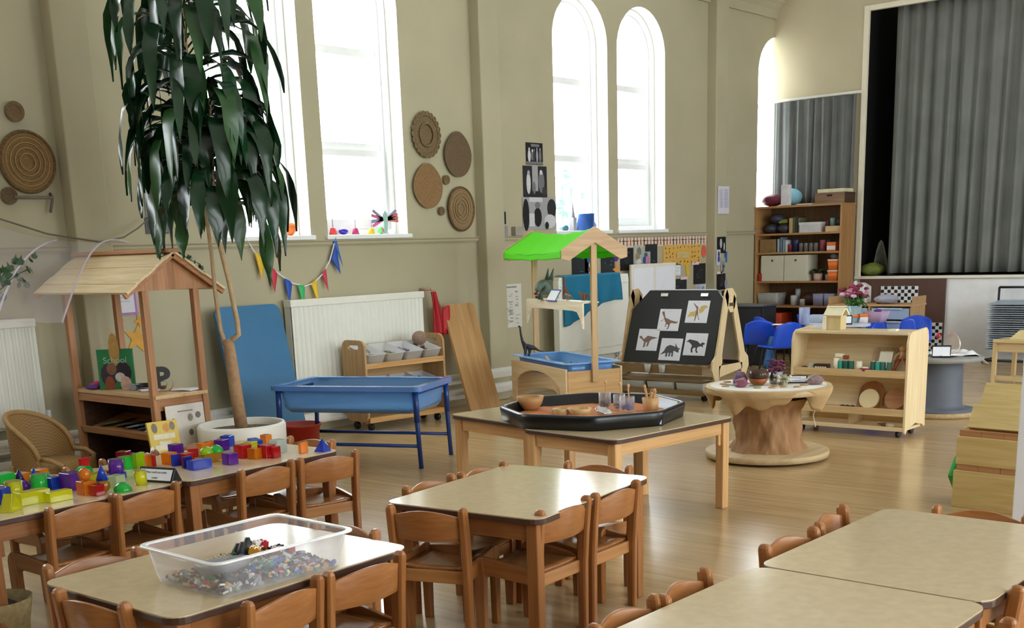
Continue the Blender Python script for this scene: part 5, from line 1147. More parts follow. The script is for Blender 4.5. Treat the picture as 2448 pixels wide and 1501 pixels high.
# ---------------------------------------------------------------- behind the easel: dark cabinet
t = thing('dark_cabinet', 'tall dark cabinet with two white knobs behind the easel', 'cabinet', (13.1, 7.42, 0))
B().box((0, 0, .36), (.34, .55, .70)).build('carcass', P('#2a2b30', .5, .1), t, bev=.01); B().box((-.01, 0, .72), (.38, .58, .025)).build('top', P('#55565c', .35), t, bev=.006)
B().box((-.175, 0, .36), (.016, .52, .64)).build('door', P('#1f2024', .5, .1), t)
for z in (.30, .40): B().ball((-.195, -.225, z), .028, (.7, 1, 1.1)).build('knob', GLOSSW, t)
o = B().grid(lambda u, v: (.03*math.sin(u*9), (u-.5)*.16 + .04*v, .02 + .36*v), 8, 6).build('blue_cloth', P('#2a5f94', .7, .15), solid=.01); put(o, (12.08, 6.62, .06), -20, 0, 20); tag(o, 'blue folded cloth bag leaning in the shade behind the easel', 'bag')

# ---------------------------------------------------------------- wall displays near the easel
YD = YF
def dsheet(*a, **k): return sheet(*a, **k)
CH_ = lambda s: tuple(('r', rnd.uniform(-.25, .25), rnd.uniform(-.3, .3), rnd.uniform(.05, .2), .008, '#8e9094') for _ in range(s)) + (('o', 0, 0, .18, .22, '#30343a'), ('o', .02, .02, .15, .19, '#22262a'))
dsheet('dark green chalk drawing sheet just beside the green stall roof', 10.45, 1.31, .30, .29, '#23292c', CH_(3), name='chalk_drawing', cat='drawing', group='chalk drawings on the wall')
dsheet('small photo of a child in blue between two chalk drawings', 10.63, 1.33, .20, .24, '#cfc3b8', (('o', .0, .1, .3, .22, '#2a5f9a'), ('o', .15, -.15, .25, .25, '#e0d8d4'), ('o', 0, .32, .18, .12, '#7a5a48'), ('o', .05, -.36, .3, .12, '#6a4a44')))
dsheet('dark green chalk drawing sheet beside the purple oval', 10.96, 1.32, .26, .25, '#262d30', CH_(3), name='chalk_drawing', cat='drawing', group='chalk drawings on the wall')
dsheet('black chalk drawing sheet right of the purple oval', 11.33, 1.335, .26, .25, '#191b1e', CH_(2), name='chalk_drawing', cat='drawing', group='chalk drawings on the wall')
dsheet('photo of a plant and a child between two chalk drawings', 11.56, 1.37, .16, .24, '#b9bab0', (('o', .1, .2, .3, .2, '#7a7a66'), ('o', -.1, -.05, .3, .2, '#9a8a6a'), ('o', .1, -.3, .35, .15, '#d5d6d8')))
dsheet('photo of two children in pink and blue overlapping a chalk drawing', 11.71, 1.325, .19, .17, '#9fb0b4', (('o', -.15, -.05, .2, .25, '#3f4f8a'), ('o', .2, -.1, .22, .3, '#c9829a'), ('o', .0, .3, .2, .15, '#6a5648')), Y=YF-.003)
dsheet('dark grey chalk drawing sheet beside the yellow leaf poster', 11.83, 1.37, .25, .25, '#252b2f', CH_(2), name='chalk_drawing', cat='drawing', group='chalk drawings on the wall')
def oval(lab, x, z, a, c, col, Y=YF): 
    o = B().prism(circ(1, 28, sx=a, sy=c), 0, .003).build('paper_oval', P(col, .5, .08)); put(o, (x, Y, z), 0, 90); return tag(o, lab, 'paper shape')
oval('purple paper oval between the chalk drawings', 11.12, 1.40, .052, .085, '#5a2a86'); oval('orange red paper oval beside the yellow leaf poster', 12.995, 1.385, .052, .075, '#e2604a')
wall_star('orange paper star below the purple oval', 11.13, 1.22, .085, '#e39a4e', 8)
r_ = random.Random(3); fm = []
lc = ['#8a5a2c', '#4a6a3a', '#5a7a8a', '#b06a30', '#6f4a30', '#6d7a40', '#c8803a', '#55506a']
for i in range(40):
    cx, cy = -.44 + .88*(i % 10)/9, .36 - .24*(i//10)
    if abs(cx) < .2 and abs(cy) < .2: continue
    a = r_.uniform(0, 3.1); q = [(math.cos(a)*px - math.sin(a)*py*1.0, math.sin(a)*px + math.cos(a)*py) for px, py in circ(1, 8, sx=.5)]
    fm.append((q, cx + r_.uniform(-.02, .02), cy + r_.uniform(-.05, .05), .022, .062, lc[i % 8]))
fm.append(('r', .0, 0, .16, .13, '#d2bd84')); fm += [('r', 0, .06 - .06*k, .12, .01, '#b59a58') for k in range(3)]
dsheet('yellow poster scattered with small autumn leaves', 12.50, 1.355, .84, .245, '#dcae55', tuple(fm), name='leaf_poster', cat='poster')
# paper-doll frieze
t = thing('paper_frieze', 'long pale frieze of joined brown and red hand-printed figures', 'frieze', (12.13, YF, 1.53))
B().box((0, .001, 0), (1.95, .002, .12)).build('paper', P('#e2d0bc', .7, .04), t)
b = B(); cc = ['#8a4a3a', '#5c4a36', '#a85a4a', '#6f5a44']
for i in range(28):
    x = -.93 + .069*i; m = (i*7 + i//3) % 4; k = .9 + .2*((i*5) % 3)/2
    for pl in ([(0, .05), (.009, .038), (0, .026), (-.009, .038)], [(-.007, .03), (.007, .03), (.011, -.01), (.016, -.052), (.004, -.052), (0, -.02), (-.004, -.052), (-.016, -.052), (-.011, -.01)], [(-.033, .010), (.033, .010), (.033, .001), (-.033, .001)] if i % 3 else [(-.02, .012), (.02, .012), (.02, .004), (-.02, .004)]):
        b.f([b.v((x + px*k, -.0008 - .0002*(i % 2), pz*k)) for px, pz in pl], m)
b.build('printed_figures', [P(c, .8, .2, 40) for c in cc], t)
dsheet('pale blue edged notice below the yellow leaf poster', 12.40, 1.18, .125, .135, '#cfe0e6', (('r', 0, 0, .42, .43, '#e4e9ec'), ('r', 0, .15, .3, .03, '#b9c6ce'), ('r', 0, -.1, .3, .03, '#b9c6ce')), name='notice_sheet', cat='notice')
o = B().prism([(-.05, .09), (0, .10), (.03, .06), (.055, .0), (.055, -.05), (.02, -.10), (-.005, -.07), (-.03, 0)], 0, .003).build('paper_diamond', P('#e0b32f', .5)); put(o, (12.61, YF, 1.175), 0, 90); tag(o, 'bent yellow paper diamond below the leaf poster', 'paper shape')
dsheet('black chalk drawing sheet with a pink caption beside the pier', 12.90, 1.115, .28, .25, '#191a1d', CH_(5), name='chalk_drawing', cat='drawing', group='chalk drawings on the wall')
dsheet('pink caption strip on the black chalk drawing by the pier', 12.80, 1.245, .16, .035, '#e6cdd4', Y=YF-.003, name='caption_strip', cat='caption')
dsheet('dark teal chalk drawing sheet low behind the easel', 12.46, .98, .28, .18, '#1f2a30', CH_(4), name='chalk_drawing', cat='drawing', group='chalk drawings on the wall')
dsheet('pink caption strip above the dark teal chalk drawing', 12.54, 1.075, .16, .035, '#e6c6d0', Y=YF-.003, name='caption_strip', cat='caption')
dsheet('pair of small pale blue photos low beside the pier', 12.93, .935, .24, .09, '#c2cdda', (('r', -.25, 0, .2, .42, '#9aa6c8'), ('o', .2, 0, .15, .3, '#8a96b0')))
YP = YW - .136
dsheet('black and white photo of white figures at the top of the pier', 13.20, 1.455, .205, .20, '#14161a', (('o', -.08, .1, .14, .3, '#b9bcc4'), ('o', .3, -.1, .07, .25, '#d5d8dc')), Y=YP, name='photo_print')
dsheet('tall blue edged photo of a child on the pier', 13.12, 1.305, .10, .19, '#c9cfd8', (('o', .1, .2, .22, .2, '#2a2a38'), ('o', .1, -.1, .3, .22, '#4a4a8a')), Y=YP-.003)
dsheet('tall photo of a child bending on the pier beside a blue card', 13.235, 1.20, .11, .19, '#a9a79c', (('o', 0, .15, .3, .16, '#8a8a7a'), ('o', .1, -.05, .3, .14, '#4a4f80'), ('o', 0, -.3, .2, .12, '#5a5048')), Y=YP-.003)
dsheet('plain blue card on the pier', 13.31, 1.305, .06, .13, '#1f5fae', Y=YP, name='blue_card', cat='card')
dsheet('black chalk drawing with a white swirl in the middle of the pier', 13.20, 1.005, .205, .20, '#121316', (('o', .1, .1, .1, .25, '#4a4c50'), ('o', .1, .12, .07, .2, '#2a2c30'), ('o', .0, -.2, .2, .08, '#3a3c40')), Y=YP, name='chalk_drawing', cat='drawing')
dsheet('pink caption strip above the swirl drawing on the pier', 13.15, 1.115, .13, .03, '#e0cfd2', Y=YP-.003, name='caption_strip', cat='caption')
oval('grey paper oval low on the pier', 13.315, .975, .034, .062, '#8f8fa4', YP)
dsheet('black card at the bottom of the pier display', 13.275, .80, .10, .18, '#101114', Y=YP, name='black_card', cat='card')

# white panels and the cloth-covered radiator
t = thing('white_panel_pair', 'tall white double panel in a cream frame standing on the wall behind the easel', 'panel', (11.68, 7.90, 0))
B().box((0, 0, .64), (.92, .03, 1.27)).build('frame', P('#e4ddcf', .5), t, bev=.004)
for x in (-.225, .225): B().box((x, -.017, .64), (.40, .012, 1.19)).build('panel_face', P('#e9ebf2', .35, .02), t)
t = thing('panel_radiator', 'white flat panel radiator half covered by a teal cloth', 'radiator', (10.36, 7.80, .33))
B().prism(rrect(1.26, .84, .03, 4, 0, .42), -.04, .04).build('panel', P('#e9ebe2', .35, .02), t, bev=.006).rotation_euler = (R(90), 0, 0)
B().box((0, -.0, .845), (1.24, .075, .02)).build('top_cover', P('#f0f1e8', .35), t)
for z in (.08, .76): B().box((0, -.043, z), (1.2, .006, .012)).build('moulding', P('#d9dacf', .4), t)
for x in (-.5, .5): B().cyl((x, 0, -.33), (x, 0, .02), .02).build('foot', P('#e9ebe2', .4), t)
def tealpt(u, v):
    x = -.57 + 1.0*u + .04*v*(u-.3); low = -.46 - .06*math.cos(u*4.2) + .14*u
    s = v*1.16
    if s < .16: return (x, .055 - .11*(s/.16), .868 + .008*math.sin(PI*s/.16))
    return (x, -.058 - .014*math.sin(u*26)*min(1, (s-.16)*2) - .01*v, .868 + low*(s-.16))
o = B().grid(tealpt, 44, 30).build('teal_cloth', P('#0d6f92', .75, .08, 9), solid=.004); put(o, (10.36, 7.80, .33)); tag(o, 'teal cloth draped over the white panel radiator', 'cloth')
# ---------------------------------------------------------------- wooden cable spool wrapped in brown paper
SX, SY, SZ = 7.37, 4.02, .52
sp = thing('cable_spool', 'wooden cable spool wrapped in crumpled brown paper, used as a table', 'spool table', (SX, SY, 0))
B().lathe([(.40, .015), (.43, .018), (.432, .055), (.425, .06), (.001, .06)], 56).build('base_disc', W('#c9b28a', '#b59a70', .6, 'x', .5), sp)
b = B(); N = 72
def drum(u, v):
    a = u*2*PI; fl = .045*max(0, 1-v*5)**1 + .10*max(0, v-.72)**1.2*3; r = .222 + fl + .014*math.sin(a*5 + v*4) + .008*math.sin(a*11 - v*7) + .006*math.sin(a*23 + v*15)
    return (r*math.cos(a), r*math.sin(a), .06 + .37*v)
b.grid(drum, N, 18); b.build('paper_wrap', W('#a87f55', '#8b633d', .75, 'z', .35), sp)
b = B()
def skirt(u, v):
    a = u*2*PI; lo = .10 + .05*math.sin(a*4 + 1) + .035*math.sin(a*7) + .02*math.sin(a*13); r = .44 - .085*max(0, v-.3)**1.0 + .006*math.sin(a*19)*v
    return (r*math.cos(a), r*math.sin(a), .512 - lo*v)
b.grid(skirt, 110, 8); b.build('paper_skirt', P('#b99a6c', .8, .14, 7, .3), sp, solid=.002)
B().lathe([(.41, .468), (.436, .47), (.438, .505), (.43, .515), (.001, .515)], 56).build('top_disc', W('#cdb893', '#b8a078', .6, 'x', .5), sp)
B().lathe([(.001, .516), (.38, .5165), (.40, .5155)], 48, cap0=False).build('white_cloth', P('#e9e6de', .8, .08, 6), sp)
ss = lambda r, a, dz=0: (SX + .66*r + .75*a, SY - .75*r + .66*a, .5172 + dz)
for i, (r, a, s, c, lab) in enumerate(((-.17, .13, .055, '#7d6280', 'large purple crystal rock at the back of the spool table'), (-.21, -.10, .05, '#8d5368', 'pinkish purple crystal rock at the front of the spool table'), (.30, -.09, .05, '#8a7270', 'dull mauve crystal rock beside the spool table sign'))):
    o = B().ball((0, 0, s*.55), s, (1.15, .9, .75 if i else 1.0), jit=.22, flat=True, n=12).build('crystal_rock', P(c, .45, .3, 40)); put(o, ss(r, a), i*50); tag(o, lab, 'rock')
t = thing('terracotta_bowl', 'terracotta bowl with a smoked glass bowl standing in it', 'bowl', ss(-.07, .0)); B().lathe([(.035, 0), (.05, .01), (.075, .045), (.068, .045), (.045, .012), (.001, .01)], 28).build('outer_bowl', P('#a35a2e', .55, .1), t)
B().lathe([(.045, .03), (.066, .05), (.07, .10), (.066, .10), (.06, .05), (.001, .036)], 28).build('glass_bowl', T('#5a4438', .35, .08), t)
t = thing('flower_pot', 'shiny metal pot of purple flowers on the spool table', 'flower pot', ss(.065, .04)); B().lathe([(.042, 0), (.05, .02), (.054, .085), (.05, .085), (.046, .02), (.001, .01)], 28).build('metal_pot', P('#aebcbf', .14, .05, metal=1), t)
b = B()
for i in range(70):
    a, q, z = rnd.uniform(0, 6.28), .06*math.sqrt(rnd.random()), rnd.uniform(.08, .165); b.ball((q*math.cos(a), q*math.sin(a), z), rnd.uniform(.008, .014), (1, 1, .7), m=i % 2, jit=.15)
o = b.build('blossoms', [P('#5a1f3f', .7, .2, 40), P('#7a3558', .7, .2, 40)], t); o['kind'] = 'stuff'
b = B()
for i in range(36):
    a, q = rnd.uniform(0, 6.28), rnd.uniform(0, .055); b.ball((q*math.cos(a)*1.3, q*math.sin(a), rnd.uniform(.005, .055)), rnd.uniform(.008, .016), jit=.25, flat=True, m=i % 2)
o = b.build('dried_flowers', [P('#ddd6c0', .8, .1), P('#a9a48a', .8, .2)]); put(o, ss(.10, -.06)); tag(o, 'bunch of dried white flowers lying in front of the metal pot', 'dried flowers')
tent('black tent sign with a white card on the spool table', ss(.20, .03), -60, ['Can you sort', 'the treasure?'], .16, .055, .07)
for i, (r, a) in enumerate(((-.30, .08), (-.31, -.05), (-.12, -.20), (-.02, -.22), (.06, -.20), (.15, -.22), (.02, -.12), (.22, -.13), (-.25, .20), (.36, .06), (.33, .13), (-.03, .22))):
    o = B().lathe([(.026, 0), (.027, .006), (.001, .007)], 16).build('wood_slice', W('#c9a273', '#a87f50', .6, 'x')); put(o, ss(r, a), i*40)
    tag(o, 'small round wood slice lying on the white cloth of the spool table', 'wood slice', 'wood slices on the spool table')
for i, (r, a, c, lab) in enumerate(((-.20, .02, '#5f8a68', 'green felt leaf between the purple rocks'), (-.26, .03, '#7fa093', 'pale green felt leaf at the edge of the spool table'), (-.10, -.08, '#4f7a58', 'dark green felt leaf in front of the terracotta bowl'), (-.22, -.02, '#8fb0a8', 'grey green felt leaf beside the pink rock'))):
    o = B().prism([(-.05, 0), (-.02, .022), (.02, .02), (.055, 0), (.02, -.02), (-.02, -.022)], 0, .004).build('felt_leaf', P(c, .8, .1)); put(o, ss(r, a, .008*(i == 3)), 30 + 50*i); tag(o, lab, 'felt leaf')
o = B().tube([(0, 0, .5), (.02, -.01, .40), (.0, .01, .30), (.02, 0, .22)], [.006, .004, .003, .006], 5).build('torn_paper_strip', P('#d9cfba', .8)); put(o, (SX + .66*.36 - .12, SY - .75*.40, 0)); tag(o, 'torn paper strip hanging from the rim of the spool table', 'paper strip')

# ---------------------------------------------------------------- birch display shelf on castors
sh = thing('display_shelf', 'birch display shelf with sloping backs and castors behind the spool table', 'shelf unit', (8.54, 3.98, 0))
# local: x depth (0 front .. .38 back), y width
WD = .47
for s in (-1, 1):
    b = B(); pl = [(.02, .03), (.05, .075), (.13, .085), (.20, .10), (.26, .085), (.33, .075), (.36, .05), (.385, .06), (.38, .10), (.38, .74), (.365, .79), (.33, .815), (.06, .80), (.02, .775), (0, .72), (0, .05)]
    A = [b.v((x, s*WD - .01, z)) for x, z in pl]; C = [b.v((x, s*WD + .01, z)) for x, z in pl]; b.f(A[::-1]); b.f(C); k = len(pl)
    for i in range(k): b.f([A[i], A[(i+1) % k], C[(i+1) % k], C[i]])
    b.build('side_panel', BIRCH['z'], sh, bev=.004)
BY = BIRCH['y']
B().box((.19, 0, .785), (.33, WD*2-.02, .02)).build('top', BY, sh, bev=.003)
for z in (.475, .185):
    B().box((.10, 0, z), (.19, WD*2-.02, .016)).build('shelf', BY, sh); B().box((.012, 0, z + .008), (.016, WD*2-.02, .055)).build('shelf_lip', W('#d8bd8e', '#c2a270', .4, 'y'), sh, bev=.002)
    B().at((.215, 0, z + .14), (0, 26, 0)).box((0, 0, 0), (.012, WD*2-.02, .30)).build('sloping_back', BIRCH['y'], sh)
B().box((.19, 0, .065), (.36, WD*2-.02, .02)).box((.005, 0, .07), (.012, WD*2-.02, .03)).build('bottom_shelf', BY, sh); B().box((.24, .02, .125), (.26, .016, .10)).build('divider', BIRCH['z'], sh)
B().box((.34, 0, .13), (.012, WD*2-.02, .11)).build('lower_back', BY, sh)
for x in (.07, .31):
    for y in (-1, 1): B().cyl((x, y*(WD-.07) - .013, .027), (x, y*(WD-.07) + .013, .027), .027).b2((x-.01, y*(WD-.07)-.01, .03), (x+.01, y*(WD-.07)+.01, .062)).build('castor', BLACK, sh)
s1, s2 = .484, .194
def onsh(y, z, x=8.58): return (x, y, z)
for i, (y, c) in enumerate(((4.06, '#3aa08c'), (4.015, '#1f5f52'), (3.97, '#2a6a58'), (3.795, '#2a5f50'), (3.755, '#36a094'), (3.715, '#2f6f64'), (3.665, '#4a6f5a'))):
    t = thing('thread_spool', ['bright teal thread spool, first of the three left of the red bundle', 'dark green thread spool between two others', 'dark green thread spool next to the cream tube', 'dark green thread spool by the mirror corner', 'bright teal thread spool in front of the mirror', 'mid teal thread spool in front of the mirror', 'grey green thread spool under the mirror edge'][i], 'thread spool', onsh(y, s1, 8.59), 0, 'thread spools on the display shelf')
    B().lathe([(.019, 0), (.021, .01), (.021, .075), (.019, .085)], 20, cap1=True).build('thread', P(c, .7, .15, 90, .4), t); B().cyl((0, 0, .085), (0, 0, .09), .012).build('core', P('#d8cfb8', .6), t)
for lab, nm, y, c, d in (('cream card tube standing beside the teal thread spools', 'card_tube', 4.095, '#ece2c8', (.03, .03, .105)), ('cream card tube next to the red bundle', 'card_tube', 3.905, '#efe6d0', (.03, .045, .085))):
    o = B().cyl((0, 0, 0), (0, 0, d[2]), d[0]*.75).build(nm, P(c, .6)); put(o, onsh(y, s1, 8.59)); tag(o, lab, 'tube')
t = thing('printed_tin', 'small black tin printed with cream shapes on the display shelf', 'tin', onsh(4.21, s1)); B().box((0, 0, .028), (.05, .12, .055)).build('tin_body', P('#2a1f1c', .4), t, bev=.004)
b = B()
for k in range(5): b.f([b.v((-.0258, -.04 + .02*k + y*.8, .028 + z)) for y, z in circ(.011, 10)])
b.build('print', P('#e2cdb4', .5), t)
o = B().ball((0, 0, .018), .022, (1, 1.4, .8)).build('dark_stone', P('#2e2724', .5, .2)); put(o, onsh(4.36, s1)); tag(o, 'dark stone at the wall end of the display shelf upper tier', 'stone')
o = B().cyl((0, 0, .0), (0, 0, .06), .028, .02).build('glass_jar', T('#cfd4cc', .55, .08)); put(o, onsh(4.30, s1)); tag(o, 'small clear glass jar on the display shelf upper tier', 'jar')
o = B().box((0, 0, .02), (.04, .06, .025)).build('small_box', P('#efe8d4', .5), bev=.002); put(o, onsh(4.075, s1 + .106, 8.60), 5); tag(o, 'cream box balanced on top of the card tube', 'box')
o = B().box((0, 0, .018), (.03, .04, .03)).build('brown_block', W('#9a5a3c', '#7a4028', .5, 'y')); put(o, onsh(4.02, s1+.092, 8.60), 10); tag(o, 'little red brown block lying on the dark thread spool', 'block')
t = thing('ribbon_bundle', 'dark red bundle tied with white on the display shelf', 'bundle', onsh(3.85, s1, 8.57)); B().ball((0, 0, .02), .05, (.55, 1, .38), n=20).build('fabric', P('#8a1a28', .7, .2), t); B().ball((0, -.0, .038), .03, (.5, 1, .3)).build('white_strip', P('#f0eae0', .6), t)
t = thing('framed_mirror', 'wooden framed square mirror leaning on the upper sloping back', 'mirror', (8.665, 3.745, .495)); t.rotation_euler = (0, R(24), R(0))
b = B(); M9 = Matrix(((0, 0, -1, 0), (-1, 0, 0, 0), (0, 1, 0, 0), (0, 0, 0, 1))); b.M = M9; b.ring(rect(-.08, 0, .08, .185), rect(-.055, .02, .055, .165), 0, .012); b.build('frame', W('#b59a78', '#957a58', .5, 'z'), t)
b = B(); b.M = M9; b.prism(rect(-.055, .02, .055, .165), .002, .005); b.build('mirror_glass', P('#e6e0cc', .08, .02, metal=.85), t)
t = thing('wooden_figure', 'jointed wooden figure with a round head and red legs sitting at the shelf end', 'figure', onsh(3.585, s1, 8.62))
B().ball((.02, 0, .185), .024, n=20).build('head', W('#c9a37a', '#b08860', .5, 'z'), t); B().cyl((.02, 0, .11), (.02, 0, .165), .028, .018).build('torso', W('#c9a37a', '#b08860', .5, 'z'), t)
for s in (-1, 1):
    B().tube([(.02, s*.015, .115), (-.0, s*.04, .06), (-.03, s*.055, .008)], [.012, .011, .010]).build('leg', P('#a3452f', .5, .1), t); B().tube([(.02, s*.024, .155), (.01, s*.05, .13), (.0, s*.055, .10)], .009).build('arm', W('#c9a37a', '#b08860', .5, 'z'), t)
def leanboard(label, poly, y, z, x, th, mt, tilt=26, nm='wooden_board', cat='board', roll=0):
    b = B(); b.M = Matrix.Translation((x, y, z)) @ rot(0, tilt, 0) @ M9; b.prism(poly, 0, th); o = b.build(nm, mt, bev=.002); return tag(o, label, cat)
leanboard('tall arched brown wooden board on the lower tier of the display shelf', [(-.10, 0), (.10, 0)] + [(.10*math.cos(R(a)), .135 + .085*math.sin(R(a))) for a in range(0, 181, 15)], 3.845, s2+.008, 8.655, .014, W('#a8703f', '#8d5a30', .45, 'z'))
leanboard('pale round wooden drum disc leaning on the arched board', circ(.078, 30, 0, .078), 3.835, s2+.008, 8.615, .022, P('#e0cd9c', .5, .05), 24, 'drum_disc', 'disc')
leanboard('round brown wooden plate beside the arched board on the lower tier', circ(.085, 30, 0, .085), 3.64, s2+.008, 8.645, .018, W('#c08a5c', '#a06c42', .5, 'y'), 26, 'wooden_plate', 'plate')
o = B().cyl((0, -.09, .012), (0, .09, .012), .012, None, 12).build('rolling_pin', W('#c09a70', '#a57d52', .5, 'y')); put(o, onsh(4.14, s2+.008)); tag(o, 'thin wooden rod on the lower tier of the display shelf', 'rod')
o = B().tube([(0, -.06 + .02*k, .012 + .006*(k % 2)) for k in range(7)], .011, 8).build('bead_string', P('#1d1a1c', .3)); put(o, onsh(3.985, s2+.008)); tag(o, 'string of black beads on the lower tier of the display shelf', 'beads')
t = thing('paint_brush', 'fat brush with a white band lying on the bottom shelf', 'brush', (8.62, 3.68, .088), 75); B().cyl((-.06, 0, 0), (.0, 0, 0), .013).build('handle', P('#ece4d6', .5), t); B().cyl((.0, 0, 0), (.03, 0, 0), .015).build('band', P('#7a5a3c', .5), t); B().cyl((.03, 0, 0), (.085, 0, 0), .013, .004).build('bristles', P('#8d6a48', .8, .2), t)
t = thing('toy_house', 'small plain wooden toy house on top of the display shelf', 'toy house', (8.72, 4.17, .796), 0)
B().box((0, 0, .055), (.10, .12, .11)).build('walls', W('#d8c594', '#c8b27e', .5, 'z'), t); B().box((-.052, .075, .05), (.012, .03, .1)).build('door', P('#f3ead6', .5), t)
for s in (-1, 1): B().at((s*.03, 0, .145), (0, s*40, 0)).box((0, 0, 0), (.105, .155, .012)).build('roof_slope', P('#efe6c4', .5), t)
o = B().box((0, 0, .006), (.06, .06, .012)).build('cream_block', P('#f4efdc', .5)); put(o, (8.72, 3.70, .796)); tag(o, 'cream block on top of the display shelf by its end panel', 'block')

# ---------------------------------------------------------------- tall bookcase and what is on it
BX = 14.25; BW = {a: W('#b98d5c', '#a37645', .5, a) for a in 'xyz'}
bc = thing('bookcase', 'tall open wooden bookcase crowded with craft supplies below the short curtain', 'bookcase', (BX, 7.40, 0))
for s in (-1, 1): B().box((.19, s*.60, .955), (.38, .025, 1.91)).build('side_panel', BW['z'], bc, bev=.002)
SHZ = (.22, .645, .965, 1.335, 1.575)
for z in SHZ: B().box((.19, 0, z - .012), (.36, 1.18, .024)).build('shelf', BW['y'], bc)
B().box((.19, 0, 1.91), (.40, 1.24, .025)).build('top', BW['y'], bc); B().box((.375, 0, .955), (.01, 1.18, 1.89)).build('back_panel', W('#80603e', '#6a4c2e', .6, 'z'), bc)
def item(nm, lab, cat, y, z, d, col, m=None, x=.15, shape='box', rz=0, bev=.004):
    b = B()
    if shape == 'box': b.box((0, 0, d[2]/2), d)
    elif shape == 'cyl': b.lathe([(d[0]/2*.92, 0), (d[0]/2, d[2]*.9), (d[0]/2*.9, d[2])], 20, cap1=True)
    elif shape == 'bag': b.ball((0, 0, d[2]/2), .5, d, n=20, jit=.05)
    elif shape == 'tub': L = shell(b, [(rrect(d[0]*.9, d[1]*.9, .02), 0), (rrect(d[0], d[1], .02), d[2])]); b.f(L[0][::-1]); b.f(L[-1])
    o = b.build(nm, m or P(col, .5, .12, 12), bev=bev if shape == 'box' else 0); put(o, (BX + x, y, z), rz); return tag(o, lab, cat)
# y runs from 7.97 (window side) down to 6.83
zt = 1.9235
item('fabric_bag', 'dark red patterned fabric bag at the window end of the bookcase top', 'bag', 7.86, zt, (.24, .30, .16), '#6a2038', shape='bag', x=.18)
item('fabric_bag', 'pale blue and turquoise plastic bag bulging on the bookcase top', 'bag', 7.62, zt, (.22, .28, .22), '#8fc8dc', shape='bag', x=.25)
item('white_carton', 'tall white carton standing on the bookcase top', 'carton', 7.60, zt, (.08, .11, .26), '#e3e2e8', x=.06)
item('paper_stack', 'flat pile of white paper on the bookcase top', 'paper', 7.33, zt, (.22, .22, .012), '#ece9ee', x=.14)
t = thing('wooden_crate', 'brown wooden crate with a hand hole on the bookcase top', 'crate', (BX + .17, 6.97, zt)); 
CRW = W('#8f7058', '#75563e', .6, 'y')
for s in (-1, 1): B().box((s*.15, 0, .065), (.014, .40, .13)).build('side', CRW, t); B().box((0, s*.195, .065), (.29, .014, .13)).build('end', W('#5a4030', '#46301f', .6, 'x'), t)
B().box((0, 0, .006), (.29, .38, .012)).build('bottom', CRW, t); B().box((-.158, .0, .095), (.004, .07, .022)).build('hand_hole', P('#1d1510', .8), t)
item('lid_board', 'cream lidded box lying across the wooden crate', 'box', 6.98, zt + .131, (.27, .36, .045), '#e6dcb4', x=.19)
zs = SHZ[4]
for k, (y, z) in enumerate(((7.84, 0), (7.66, 0), (7.76, .125))): item('charcoal_bag', ['charcoal fabric case at the window end of the top shelf', 'charcoal fabric case, second on the top shelf', 'charcoal fabric case stacked on two others'][k], 'case', y, zs + z, (.24, .19, .13), '#3a3b48', shape='bag', x=.16)
item('case_lid_box', 'small green lidded box behind the charcoal cases', 'box', 7.66, zs + .128, (.15, .12, .05), '#7d8a3f', x=.17)
for k, (y, c, w, h) in enumerate(((7.53, '#c9a676', .05, .19), (7.485, '#4f5f4a', .03, .2), (7.45, '#3f3f36', .03, .21), (7.415, '#6a6a4a', .025, .19))): item('ring_binder', ['tan', 'olive', 'near black', 'moss green'][k] + ' upright folder on the top shelf of the bookcase', 'folder', y, zs, (.22, w, h), c, x=.18)
t = thing('lidded_box', 'white shoebox with a lid and printed side on the top shelf', 'box', (BX + .12, 7.24, zs)); B().box((0, 0, .05), (.18, .29, .10)).build('box_body', P('#cfcdd0', .5), t); B().box((0, 0, .112), (.19, .305, .03)).build('lid', P('#dcdadd', .5), t)
item('wood_tray', 'pale wooden tray at the stage end of the top shelf', 'tray', 6.93, zs, (.22, .2, .07), '#d6b888'); item('teal_cup', 'teal cup standing in the pale wooden tray', 'cup', 6.98, zs + .071, (.07, .07, .1), '#7fa8a0', shape='cyl'); item('dark_ball_of_wool', 'dark ball of wool in the pale wooden tray', 'wool', 6.89, zs + .071, (.1, .1, .1), '#3a2a2c', shape='bag'); item('maroon_pot', 'maroon pot behind the shoebox on the top shelf', 'pot', 7.07, zs, (.08, .06, .14), '#6a2f34', shape='cyl', x=.2)
zs = SHZ[3]
item('cardboard_box', 'brown cardboard box at the window end of the second shelf', 'box', 7.85, zs, (.22, .23, .17), '#8f6f46'); 
for k, (y, c, h) in enumerate(((7.70, '#9fb4c4', .17), (7.66, '#6f8494', .19), (7.62, '#8a98a4', .16), (7.585, '#c4cdd2', .15))): item('thin_book', ['pale blue', 'slate blue', 'grey blue', 'off-white'][k] + ' thin book leaning on the second shelf', 'book', y, zs, (.16, .028, h), c, x=.14)
item('craft_pot', 'small red pot on the second shelf', 'pot', 7.545, zs, (.05, .05, .10), '#7a1f2a', shape='cyl', x=.09); item('craft_pot', 'tall indigo pot on the second shelf', 'pot', 7.49, zs, (.09, .075, .16), '#2e2f5c', shape='cyl')
for k in range(4): item('glass_jar', ['cloudy glass jar, first in the row on the second shelf', 'cloudy glass jar, second in the row on the second shelf', 'cloudy glass jar, third in the row on the second shelf', 'cloudy glass jar, last in the row on the second shelf'][k], 'jar', 7.40 - .07*k, zs, (.06, .06, .11), '#7d7a74', T('#8a8880', .4, .1), shape='cyl', x=.12)
